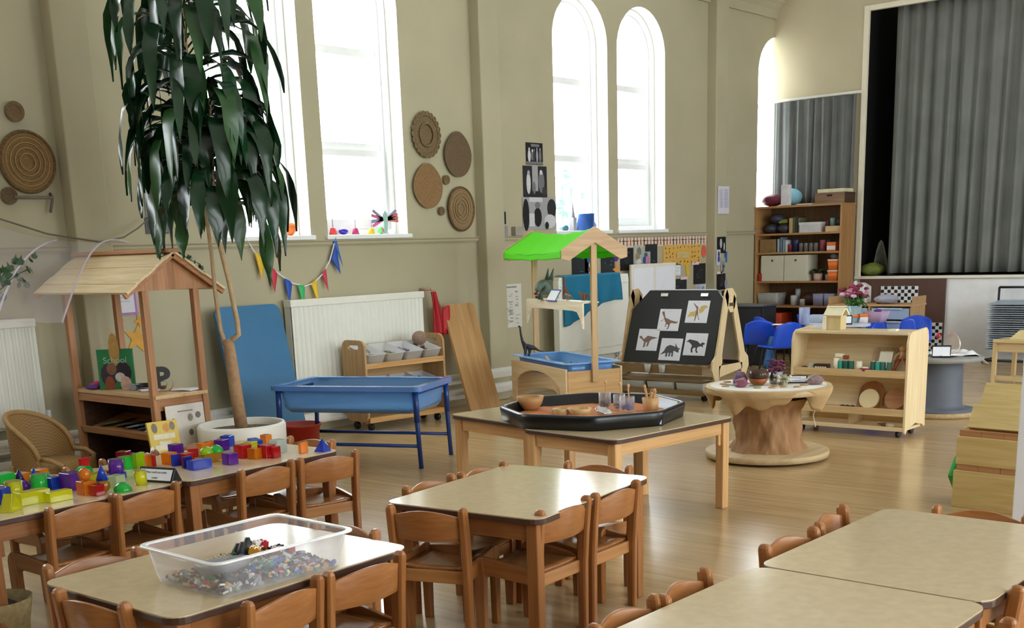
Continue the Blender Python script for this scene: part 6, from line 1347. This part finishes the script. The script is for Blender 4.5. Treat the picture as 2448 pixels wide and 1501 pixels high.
item('pink_pot', 'rose pink pot beside the glass jars', 'pot', 7.11, zs, (.075, .075, .14), '#b05a6a', shape='cyl'); item('dark_pot', 'black pot between the pink pot and the orange carton', 'pot', 7.02, zs, (.06, .06, .15), '#2b2422', shape='cyl')
t = thing('orange_carton', 'small orange and white carton on the second shelf', 'carton', (BX + .1, 6.945, zs)); B().box((0, 0, .055), (.1, .12, .11)).build('carton_body', P('#e3762f', .5), t); B().box((-.051, 0, .04), (.003, .115, .05)).build('white_band', P('#efe9e4', .5), t)
item('dark_pot', 'dark maroon pot at the stage end of the second shelf', 'pot', 6.86, zs, (.06, .05, .09), '#3a1f1f', shape='cyl')
zs = SHZ[2]
item('red_carton', 'narrow red and white carton at the window end of the third shelf', 'carton', 7.93, zs, (.18, .05, .30), '#c9c0b8'); item('red_block', 'red block in front of the narrow carton on the third shelf', 'block', 7.935, zs, (.03, .05, .10), '#b0202a', x=.03)
for k, y in enumerate((7.76, 7.42)):
    t = thing('storage_box', ['cream storage box with a metal eyelet, window side of the third shelf', 'cream storage box with a metal eyelet, middle of the third shelf'][k], 'storage box', (BX + .17, y, zs), 0, 'cream storage boxes'); B().box((0, 0, .165), (.30, .33, .33)).build('box_body', P('#d6d2bc', .55, .03), t, bev=.004); B().cyl((-.155, 0, .265), (-.147, 0, .265), .013).build('eyelet', P('#3a352c', .4), t)
t = thing('small_plant', 'small leafy plant in a pinkish pot on the third shelf', 'plant', (BX + .12, 7.15, zs)); B().lathe([(.05, 0), (.062, .09)], 18, cap1=True).build('pot', P('#c9ab9c', .6), t); b = B()
for k in range(14): leaf(b, (0, 0, .09), Vector((math.cos(k), math.sin(k), 0)), .9, .13, .03, 2.0)
b.build('leaves', P('#3d4a2a', .5, .2), t)
item('white_pot', 'white pot beside the pinkish plant pot', 'pot', 7.02, zs, (.08, .1, .075), '#b9bcc0', shape='cyl')
for k, z in enumerate((0, .135)):
    t = thing('orange_tub', ['lower orange tub with a white lid on the third shelf', 'upper orange tub with a white lid on the third shelf'][k], 'tub', (BX + .13, 6.905, zs + z), 0, 'orange tubs with white lids'); b = B(); L = shell(b, [(rrect(.20, .13, .02), 0), (rrect(.22, .145, .02), .115)]); b.f(L[0][::-1]); b.f(L[-1]); b.build('tub_body', P('#ee7a2c', .4), t); B().prism(rrect(.225, .15, .02), .115, .131).build('lid', P('#f4dcd0', .4), t)
item('clear_bag', 'clear plastic bag on the upper orange tub', 'bag', 6.91, zs + .267, (.16, .13, .08), '#8a7a74', T('#9a928c', .5, .3), shape='bag', x=.13)
zs = SHZ[1]
item('lidded_crate', 'pale grey lidded crate at the window end of the fourth shelf', 'crate', 7.83, zs, (.26, .31, .165), '#aaaaa6', shape='tub')
item('white_jug', 'white jug on the fourth shelf beside the grey crate', 'jug', 7.50, zs, (.09, .10, .13), '#d8dadd', shape='cyl'); item('jug_lid', 'small white canister standing behind the jug', 'canister', 7.50, zs, (.07, .07, .21), '#c9ccd2', shape='cyl', x=.26)
item('dried_plant', 'brown dried plant ball behind the white pot', 'dried plant', 7.30, zs, (.14, .22, .17), '#4a3022', shape='bag', x=.2); item('white_pot', 'small white pot in front of the dried plant', 'pot', 7.34, zs, (.07, .07, .085), '#bdbcb8', shape='cyl', x=.08)
for k, y in enumerate((7.10, 6.945)): item('lilac_box', ['see-through lilac box, first of two on the fourth shelf', 'see-through lilac box, second of two by the bookcase side'][k], 'box', y, zs, (.26, .15, .155), '#8a8ab4', T('#a3a5c8', .25, .2), shape='tub')
zs = SHZ[0]
o = item('orange_crate', 'large orange red plastic crate on the lowest shelf of the bookcase', 'crate', 7.78, zs, (.33, .38, .33), '#cf4a26', shape='tub'); o = item('dark_box', 'dark maroon box deep on the lowest shelf of the bookcase', 'box', 7.30, zs, (.3, .5, .2), '#33201c', x=.2)

# ---------------------------------------------------------------- curtains
def curtain(name, label, y0, y1, x, z0, z1, folds, amp, seed, mt, spread=0):
    r = random.Random(seed); ph = [r.uniform(0, 6.28) for _ in range(6)]
    def fn(u, v):
        y = y0 + (y1-y0)*u + spread*(1-u)*(v-.5)*0
        t = u*folds*2*PI; k = amp*(.55*math.sin(t + 1.2*math.sin(u*9 + ph[0])) + .3*math.sin(t*.53 + ph[1]) + .18*math.sin(t*1.9 + ph[2]))
        k *= .55 + .6*v; y += .012*math.sin(t*.5 + ph[3] + v*1.5)
        return (x + k, y, z1 + (z0-z1)*v)
    t = thing(name, label, 'curtain'); B().grid(fn, int(folds*14), 16).build('drape', mt, t, solid=.004)
    return t
CUR = P('#757874', .8, .12, 3); 
c1 = curtain('stage_curtain', 'large dark grey pleated stage curtain', 6.47, -2.9, 14.90, 1.03, 4.24, 58, .075, 3, CUR)
B().cyl((0, 6.60, 4.26), (0, -2.9, 4.26), .02).build('rail', P('#c9c9c6', .4), c1).location = (14.92, 0, 0)
c2 = curtain('short_curtain', 'short dark grey curtain hanging above the bookcase', 8.0, 6.82, 14.655, 1.95, 3.24, 9, .035, 8, P('#666866', .8, .12, 3))
B().box((14.68, 7.41, 3.265), (.045, 1.22, .03)).build('rail', P('#e8e6df', .4), c2)
o = B().grid(lambda u, v: (15.0 + .25*v, 6.70 - .22*u, 1.0 + .45*(1-v)*math.sin(PI*u)), 8, 8).build('sacking', P('#77786f', .9, .2), solid=.01); tag(o, 'grey sack slumped on the stage floor inside the curtain gap', 'sack')
o = B().ball((0, 0, .08), .14, (1.2, 1, .6), jit=.08, n=20).build('green_bag', P('#6f7a32', .8, .2)); put(o, (14.93, 6.66, 1.0)); tag(o, 'olive green bag on the edge of the stage', 'bag')

# ---------------------------------------------------------------- below the stage
o = B().box((14.695, 6.15, .485), (.03, 1.12, .96)).build('brown_board', P('#5d4237', .55, .12, 3)); tag(o, 'large brown hardboard sheet covering the stage front', 'board')
def checker(label, y0, y1, z0, z1, n, m_, xx, skew=0):
    t = thing('checker_sheet', label, 'checker sheet'); B().b2((xx, y1, z0), (xx + .003, y0, z1)).build('sheet', P('#f4f4f6', .4, .02), t)
    b = B(); dy = (y0-y1)/n; dz = (z1-z0)/m_
    for i in range(n):
        for j in range(m_):
            if (i + j) % 2 == 0: b.f([b.v((xx - .0012, y0 - dy*(i+a), z0 + dz*(j+c))) for a, c in ((.04, .04), (.96, .04), (.96, .96), (.04, .96))])
    b.build('squares', P('#18181c', .5), t); return t
checker('black and white checkered sheet fixed on the brown board', 6.42, 5.93, .53, .875, 11, 8, 14.672)
checker('narrow black and white checkered strip below the large checkered sheet', 6.05, 5.93, .33, .525, 3, 5, 14.672)
checker('black and white checkered sheet low at the corner of the brown board', 5.86, 5.60, .05, .425, 6, 9, 14.672)
t = thing('jerrycan', 'white plastic jerrycan standing behind the flower vase', 'jerrycan', (14.0, 6.38, .702)); 
b = B(); b.M = Matrix(((0, 0, 1, 0), (1, 0, 0, 0), (0, 1, 0, 0), (0, 0, 0, 1)))
b.prism([(-.11, 0), (.11, 0), (.11, .20), (.075, .245), (-.03, .245), (-.11, .20)], -.06, .06); b.build('can_body', P('#d6d8d6', .5), t, bev=.012); B().cyl((0, .07, .23), (0, .085, .26), .022).build('cap', P('#e6e6e6', .4), t); B().box((-.064, -.0, .205), (.01, .08, .022)).build('handle_hole', P('#3a3230', .7), t, bev=.004)
t = thing('drawer_unit', 'low wooden unit with clear pull-out drawers in front of the brown board', 'drawer unit', (13.92, 6.14, 0))
DW = W('#c59f70', '#ae8656', .5, 'z')
for y in (-.52, 0, .52): B().box((0, y, .345), (.40, .022, .69)).build('upright', DW, t)
B().box((0, 0, .69), (.42, 1.08, .022)).build('top', W('#cfa878', '#b68c5a', .5, 'y'), t); B().box((.19, 0, .345), (.012, 1.04, .66)).build('back', DW, t)
for s in (-1, 1):
    B().box((0, s*.53 , .745), (.40, .016, .09)).build('end_lip', DW, t, bev=.004)
    for k in range(4):
        z = .06 + .155*k; o = B().box((-.19, s*.26, z + .065), (.012, .47, .13)).build('drawer', T('#bfd4ea', .35, .15), t, bev=.004); B().box((-.205, s*.26, z + .125), (.02, .30, .018)).build('grip', T('#cfe0f4', .2, .15), o, bev=.003)
for lab, nm, y, d, c in (('clear plastic bag on the drawer unit in front of the checkered sheet', 'plastic_bag', 5.93, (.2, .3, .11), '#b9b8cc'), ('small dark red jar on the drawer unit', 'red_jar', 6.02, (.07, .07, .08), '#6a2018')):
    o = (B().ball((0, 0, d[2]/2), .5, d, n=20, jit=.08) if 'bag' in nm else B().cyl((0, 0, 0), (0, 0, d[2]), d[0]/2)).build(nm, T(c, .3, .3) if 'bag' in nm else P(c, .4)); put(o, (13.85, y + .05, .7015)); tag(o, lab, 'bag' if 'bag' in nm else 'jar')

# ---------------------------------------------------------------- craft table with blue chairs
ct = thing('craft_table', 'craft table crowded with clear pots in the middle of the blue chairs', 'table', (12.75, 6.08, 0), 25)
B().prism(rrect(1.0, .72, .2, 8), .53, .555).build('tabletop', P('#d9dce6', .35, .03), ct); B().box((0, 0, .50), (.78, .5, .05)).build('apron', W('#c9a06c', '#b0854f', .5, 'x'), ct)
for x in (-1, 1):
    for y in (-1, 1): B().cyl((x*.4, y*.25, 0), (x*.38, y*.24, .53), .025).build('leg', P('#8a8d92', .4), ct)
BLC = P('#1c4fd0', .35, .05)
def make_blue():
    t = thing('blue_chair', 'x', 'chair', group='blue plastic chairs')
    b = B()
    def sh_(u, v):
        x = (u-.5)*.36*(1 - .12*max(0, v-.6)); c = (2*u-1)**2
        if v < .45: k = v/.45; return (x, .17 - .30*k, .33 - .012*(1-c) + .012*(k < .1))
        k = (v-.45)/.55; return (x*(1.02 - .1*k*k), -.13 - .035*k - .05*math.sin(k*PI/2) + .05*c*k, .325 + .285*k - .05*c*k**6 + .02*(1-k)*c*0)
    b.grid(sh_, 12, 22); b.build('shell', BLC, t, solid=.012)
    for s in (-1, 1): B().tube([(s*.17, .17, 0), (s*.14, .12, .31), (s*.14, -.10, .31), (s*.17, -.20, 0)], .011, 8).build('leg', P('#3a3c42', .35, metal=.5), t)
    B().tube([(-.14, 0, .305), (.14, 0, .305)], .01, 8).build('crossbar', P('#3a3c42', .35, metal=.5), t); return t
bch = make_blue(); first = True
for x, y, a, lab in ((12.36, 6.86, -62, 'blue plastic chair at the window end of the craft table, nearest the easel'), (12.02, 6.42, -28, 'blue plastic chair half behind the corner of the display shelf'), (12.88, 6.98, -120, 'blue plastic chair behind the clear beaker on the craft table'), (13.28, 6.62, -140, 'blue plastic chair at the back of the craft table by the bookcase'),
    (12.12, 5.55, 20, 'blue plastic chair rising just behind the display shelf top, nearer the toy house'), (12.48, 5.30, 50, 'blue plastic chair rising just behind the display shelf top, beside the next one'), (13.06, 5.32, 100, 'blue plastic chair turned by the checkered corner sheet'), (13.48, 5.80, 165, 'blue plastic chair in front of the clear drawers')):
    o = bch if first else dup(bch); first = False; put(o, (x, y, 0), a); o['label'] = lab; o['group'] = 'blue plastic chairs'
ctz = .5565; cp = lambda x, y: (x, y, ctz)
t = thing('flower_vase', 'pale glass vase of pink and burgundy flowers on the craft table', 'vase', cp(12.72, 5.87)); B().lathe([(.05, .0), (.055, .02), (.085, .19), (.082, .19), (.05, .02), (.001, .01)], 26).build('vase_glass', T('#b4d2d4', .35, .08), t); b = B()
fc = ['#7a2438', '#e2b4cc', '#f2eef0', '#8a2f44', '#c97a9a']
b2_ = B()
for i in range(26):
    a, q = rnd.uniform(0, 6.28), rnd.uniform(.03, .17); z = .24 + .14*rnd.random() + .06*(1 - q/.17); p = (q*math.cos(a), q*math.sin(a), z)
    b.ball(p, rnd.uniform(.024, .042), (1, 1, .6), m=i % 5, jit=.18); b2_.tube([(0, 0, .1), (p[0]*.5, p[1]*.5, .2), p], .003, 5)
for i in range(60):
    a = rnd.uniform(0, 6.28); leaf(b2_, (rnd.uniform(-.05, .05), rnd.uniform(-.05, .05), rnd.uniform(.17, .28)), Vector((math.cos(a), math.sin(a), 0)), rnd.uniform(.2, 1.2), rnd.uniform(.07, .14), .022, 1.5)
b.build('blossoms', [P(c, .7, .2, 40) for c in fc], t); b2_.build('stems_and_leaves', P('#5c8a45', .5, .2), t)
t = thing('clear_beaker', 'tall clear plastic beaker with white scraps on the craft table', 'beaker', cp(12.28, 6.26)); B().lathe([(.055, .001), (.062, .19), (.059, .19), (.052, .006)], 26).build('beaker_wall', T('#b9c6e8', .6, .12, False), t); b = B()
for i in range(12): b.box((rnd.uniform(-.03, .03), rnd.uniform(-.03, .03), rnd.uniform(.01, .06)), (.035, .006, .003), (rnd.uniform(0, 90), rnd.uniform(0, 90), rnd.uniform(0, 180)))
o = b.build('scraps', P('#eceae4', .6), t); o['kind'] = 'stuff'
t = thing('clear_bowl', 'clear plastic tub of pale yellow shapes on the craft table', 'tub', cp(12.62, 6.28)); b = B(); L = shell(b, [(rrect(.15, .15, .03), .001), (rrect(.2, .2, .03), .085)]); b.f(L[0][::-1]); b.build('tub_wall', T('#cfdcf0', .5, .12, False), t, solid=.003); b = B()
for i in range(9): b.ball((rnd.uniform(-.05, .05), rnd.uniform(-.05, .05), rnd.uniform(.025, .05)), .02, jit=.1)
o = b.build('contents', P('#dfe3b4', .6), t); o['kind'] = 'stuff'
t = thing('clear_bowl', 'clear plastic tub with pink beads and a violet lid on the craft table', 'tub', cp(12.85, 5.66)); b = B(); L = shell(b, [(rrect(.17, .17, .03), .001), (rrect(.24, .24, .03), .12)]); b.f(L[0][::-1]); b.build('tub_wall', T('#e0c4e0', .45, .12), t, solid=.003); B().ball((0, 0, .055), .09, (1, 1, .5), n=20).build('contents', P('#c882a8', .6), t); B().ball((.03, 0, .125), .045, (1, 1, .4), n=20).build('violet_lump', P('#6a3fb0', .5), t)
t = thing('orange_pot', 'small white pot with orange lids on the craft table', 'pot', cp(12.70, 5.74)); B().cyl((0, 0, 0), (0, 0, .07), .045).build('pot_body', P('#ece6e6', .4), t); B().cyl((0, .0, .07), (0, 0, .10), .05).cyl((0, .1, .06), (0, .1, .09), .05).build('lid', P('#f0803a', .4), t)
o = B().cyl((0, 0, 0), (0, 0, .09), .045).build('grey_cup', T('#b4b4b8', .3, .15)); put(o, cp(12.92, 5.80)); tag(o, 'smoky cup beside the orange lids on the craft table', 'cup')
tent('black tent sign with a blue white card on the craft table', cp(12.42, 5.86), -65, ['Today'], .2, .10, .09)
o = B().cyl((0, 0, 0), (0, 0, .11), .045).build('white_cup', P('#e4e6ea', .4)); put(o, cp(12.36, 6.02)); tag(o, 'white cup behind the toy house on the craft table', 'cup')
for i, (x, y) in enumerate(((12.25, 6.48), (12.45, 6.12))):
    o = B().b2((-.1, -.14, 0), (.1, .14, .002)).build('paper_sheet', P('#eef0f6', .6)); put(o, cp(x, y), 20 + 30*i); tag(o, ['white paper sheet at the window end of the craft table', 'white paper sheet behind the clear beaker'][i], 'paper')

# ---------------------------------------------------------------- grey spool table, drying rack, side table, steps
gsp = thing('grey_spool', 'grey painted cable spool standing behind the display shelf', 'spool table', (9.92, 3.78, 0))
GSP = P('#5c626c', .6, .08)
B().lathe([(.32, 0), (.33, .01), (.33, .045), (.001, .045)], 40).build('base_disc', W('#bda27a', '#a58a60', .6, 'x'), gsp); B().lathe([(.001, .046), (.325, .046), (.22, .06), (.19, .09), (.18, .47)], 36, cap0=False).build('drum', GSP, gsp)
B().lathe([(.32, .46), (.34, .462), (.34, .495), (.33, .50), (.001, .50)], 40).build('top_disc', P('#8e8d88', .55, .1), gsp)
tent('black tent sign with a small white label on the grey spool', (9.76, 3.72, .501), -70, [''], .15, .10, .09)
o = B().grid(lambda u, v: (-.2 + .42*u, -.16 + .3*v, .006 + .03*math.sin(u*11)*math.sin(v*7)**2 - .14*max(0, u-.75)*4*max(0, .6-v)), 18, 14).build('silver_cloth', P('#f2f2f4', .2, .05), solid=.003); put(o, (9.95, 3.68, .512), -40); tag(o, 'shiny white cloth spilling over the edge of the grey spool', 'cloth')
t = thing('round_mirror', 'round silver mirror standing behind the tent sign on the grey spool', 'mirror', (9.98, 3.72, .502), -25); B().cyl((0, 0, .09), (.012, 0, .09), .09, None, 30).build('mirror_disc', P('#f0ecea', .1, .02, metal=.7), t); B().box((.01, 0, .008), (.06, .12, .016)).build('stand', P('#c9a8a4', .4), t)
o = B().ball((0, 0, 0), .022).build('red_bauble', P('#b01f34', .2)); put(o, (9.96, 3.83, .66)); tag(o, 'dark red bauble above the tent sign on the grey spool', 'bauble')
o = B().cyl((0, 0, 0), (0, 0, .14), .012, .004, 8).build('bauble_stick', P('#8a8a8a', .4)); put(o, (9.96, 3.83, .502)); tag(o, 'thin stick carrying the red bauble', 'stick')
for i in range(5):
    o = B().ball((0, 0, .018), .018, n=12).build('glass_bead', P('#eef0f6', .08, .02, metal=.6)); put(o, (9.72 + .05*i, 3.90 - .035*(i % 2) - .02*i, .501)); tag(o, 'clear shiny glass bead on the wall side of the grey spool', 'bead', 'glass beads on the grey spool')
dr = thing('drying_rack', 'black frame paper drying rack with many white wire shelves by the stage front', 'drying rack', (14.40, 4.55, 0))
RK = P('#232427', .4)
for y in (-.36, .36): B().tube([(-.22, y, .0), (-.22, y, .03), (.18, y, .03), (.2, y, .86)], .014).build('side_frame', RK, dr)
B().tube([(.2, -.36, .86), (.2, .36, .86)], .014).build('top_bar', RK, dr); B().tube([(-.22, -.36, .03), (-.22, .36, .03)], .014).build('foot_bar', RK, dr)
for k in range(22): B().box((-.01, 0, .17 + .025*k), (.42, .68, .006), (0, -4, 0)).build('wire_shelf', P('#c9cdd2' if k % 3 else '#9fb4c8', .4), dr)
st = thing('side_table', 'small pale wooden table with a lower shelf by the white post', 'table', (11.62, 3.55, 0), -8)
LW_ = {a: W('#dfc696', '#cbae78', .45, a) for a in 'xyz'}
B().prism(rrect(.46, .62, .04), .485, .51).build('tabletop', LW_['y'], st, bev=.003); B().box((-.19, 0, .44), (.016, .56, .085)).build('apron', LW_['y'], st)
for x in (-1, 1):
    for y in (-1, 1): B().box((x*.2, y*.28, .245), (.035, .035, .49)).build('leg', LW_['z'], st)
B().box((0, 0, .13), (.40, .56, .016)).box((-.2, 0, .15), (.012, .56, .05)).build('lower_shelf', LW_['y'], st)
o = B().box((0, 0, .055), (.2, .3, .11)).build('brown_basket', W('#5a4030', '#46301f', .7, 'y')); put(o, (11.60, 3.45, .139), -8); tag(o, 'dark brown basket on the lower shelf of the small pale table', 'basket')
o = B().grid(lambda u, v: (.16*u, .25*v, .004 + .05*u + .02*math.sin(v*8)), 6, 8).build('pink_paper', P('#e6c8cc', .6), solid=.002); put(o, (11.60, 3.32, .515)); tag(o, 'crumpled pink and white paper on the small pale table', 'paper')
o = B().at((0, 0, .035), (0, -12, 0)).box((0, 0, 0), (.30, .22, .012)).build('cream_board', P('#e2cf96', .5)); put(o, (11.60, 3.62, .512)); tag(o, 'cream sloping board on the small pale table', 'board')
o = B().box((0, 0, .01), (.3, .45, .02)).build('blue_folder', P('#9fb4c8', .4)); put(o, (11.2, 3.45, .0005), -10); tag(o, 'pale blue folder on the floor under the small pale table', 'folder')
ws = thing('wooden_steps', 'stepped stack of pale pine planks beside the white post', 'steps', (6.60, 2.10, 0), -5)
PN = {a: W('#e6cf92', '#d3b872', .5, a) for a in 'xyz'}; PD = W('#c9986a', '#b07f52', .5, 'y')
# front faces look towards -x
for x0, z0, z1, y0, y1 in ((-.13, 0, .21, -.26, .26), (-.12, .245, .40, -.255, .255)):
    B().b2((x0, y0, z0), (x0 + .30, y1, z1)).build('plank_box', PN['y'], ws, bev=.002)
for z0, z1, xx in ((.21, .245, -.115), (.40, .435, -.10)):
    for k in range(4): B().b2((xx, -.25 + .125*k + .001, z0), (xx + .28, -.25 + .125*(k+1) - .001, z1)).build('brick_block', PD, ws)
B().at((-.02, 0, .50), (0, -62, 0)).box((0, 0, 0), (.14, .44, .05)).build('sloping_plank', PN['y'], ws, bev=.002); B().at((.04, -.01, .60), (0, -60, 0)).box((0, 0, 0), (.17, .40, .05)).build('sloping_plank', PN['y'], ws, bev=.002); B().b2((.02, -.22, .435), (.20, .22, .56)).build('inner_box', PN['y'], ws)
o = B().box((0, 0, .10), (.16, .05, .16), (0, 45, 0)).build('green_cushion', P('#3aa84e', .8, .1), bev=.02); put(o, (6.62, 2.39, .07)); tag(o, 'green foam cushion corner sticking out behind the wooden steps', 'cushion')
structure(B().b2((5.95, 1.42, 0), (6.22, 1.865, ZC)).build('column_1', P('#dfe0e4', .5, .03), bev=.006))
t = thing('floor_basket', 'woven basket on the floor under the block table corner', 'basket', (2.05, 4.62, 0)); B().lathe([(.11, 0), (.14, .14), (.145, .18), (.135, .18), (.12, .02)], 26, wob=.015).build('basket_wall', P('#b7a678', .8, .2, 50, .6), t); B().ball((0, 0, .12), .1, (1, 1, .6)).build('contents', P('#3a3638', .7), t)
o = B().prism([(0.055*math.cos(R(a))*(1 + .35*math.cos(R(a*5))), .055*math.sin(R(a))*(1 + .35*math.cos(R(a*5)))) for a in range(0, 360, 10)], 0, .006).build('flower_cutout', P('#eef2f6', .5)); put(o, (3.85, 6.25, .33), 20, 75); tag(o, 'white flower cut-out behind the arched chair back', 'flower cut-out')
b = B().lathe([(.10, 0), (.13, .22), (.14, .30), (.13, .30), (.1, .02)], 24); o = b.build('green_pouffe', P('#5f6a44', .8, .15)); put(o, (3.85, 6.30, 0)); tag(o, 'olive green fabric pot behind the arched chair back', 'fabric pot')
# ---------------------------------------------------------------- camera and daylight
F, CX, CY = 2787.86567, 1224.0, 1290.82
yaw, pitch, roll = .719541417, .244927754, -.0336210048
fw = Vector((math.cos(pitch)*math.cos(yaw), math.cos(pitch)*math.sin(yaw), -math.sin(pitch)))
r0 = Vector((math.sin(yaw), -math.cos(yaw), 0)); u0 = r0.cross(fw)
rt = r0*math.cos(roll) + u0*math.sin(roll); up = -r0*math.sin(roll) + u0*math.cos(roll)
cd = bpy.data.cameras.new('camera'); cam = bpy.data.objects.new('camera', cd); COL.objects.link(cam)
cam.matrix_world = Matrix(((rt.x, up.x, -fw.x, 0), (rt.y, up.y, -fw.y, 0), (rt.z, up.z, -fw.z, 1.5), (0, 0, 0, 1)))
cd.sensor_fit = 'HORIZONTAL'; cd.sensor_width = 36; cd.lens = F/2448*36; cd.clip_start = .05; cd.clip_end = 200
cd.shift_x = 0; cd.shift_y = (CY - 750.5)/2448
SC.camera = cam
wd = bpy.data.worlds.new('overcast_sky'); SC.world = wd; wd.use_nodes = True; n, l = wd.node_tree.nodes, wd.node_tree.links
bg = n['Background']; tc = n.new('ShaderNodeTexCoord'); sx = n.new('ShaderNodeSeparateXYZ'); l.new(tc.outputs['Generated'], sx.inputs[0])
rp = n.new('ShaderNodeValToRGB'); l.new(sx.outputs['Z'], rp.inputs['Fac']); rp.color_ramp.elements[0].color = (.80, .86, .88, 1); rp.color_ramp.elements[1].color = (.92, .97, 1, 1); l.new(rp.outputs[0], bg.inputs['Color'])
bg.inputs['Strength'].default_value = SKY
SC.view_settings.view_transform = 'Standard'; SC.view_settings.look = 'None'; SC.view_settings.gamma = 1; SC.view_settings.use_curve_mapping = False
SC.view_settings.exposure = EXPO
SC.cycles.max_bounces = 8; SC.cycles.diffuse_bounces = 5; SC.cycles.glossy_bounces = 3; SC.cycles.transparent_max_bounces = 16
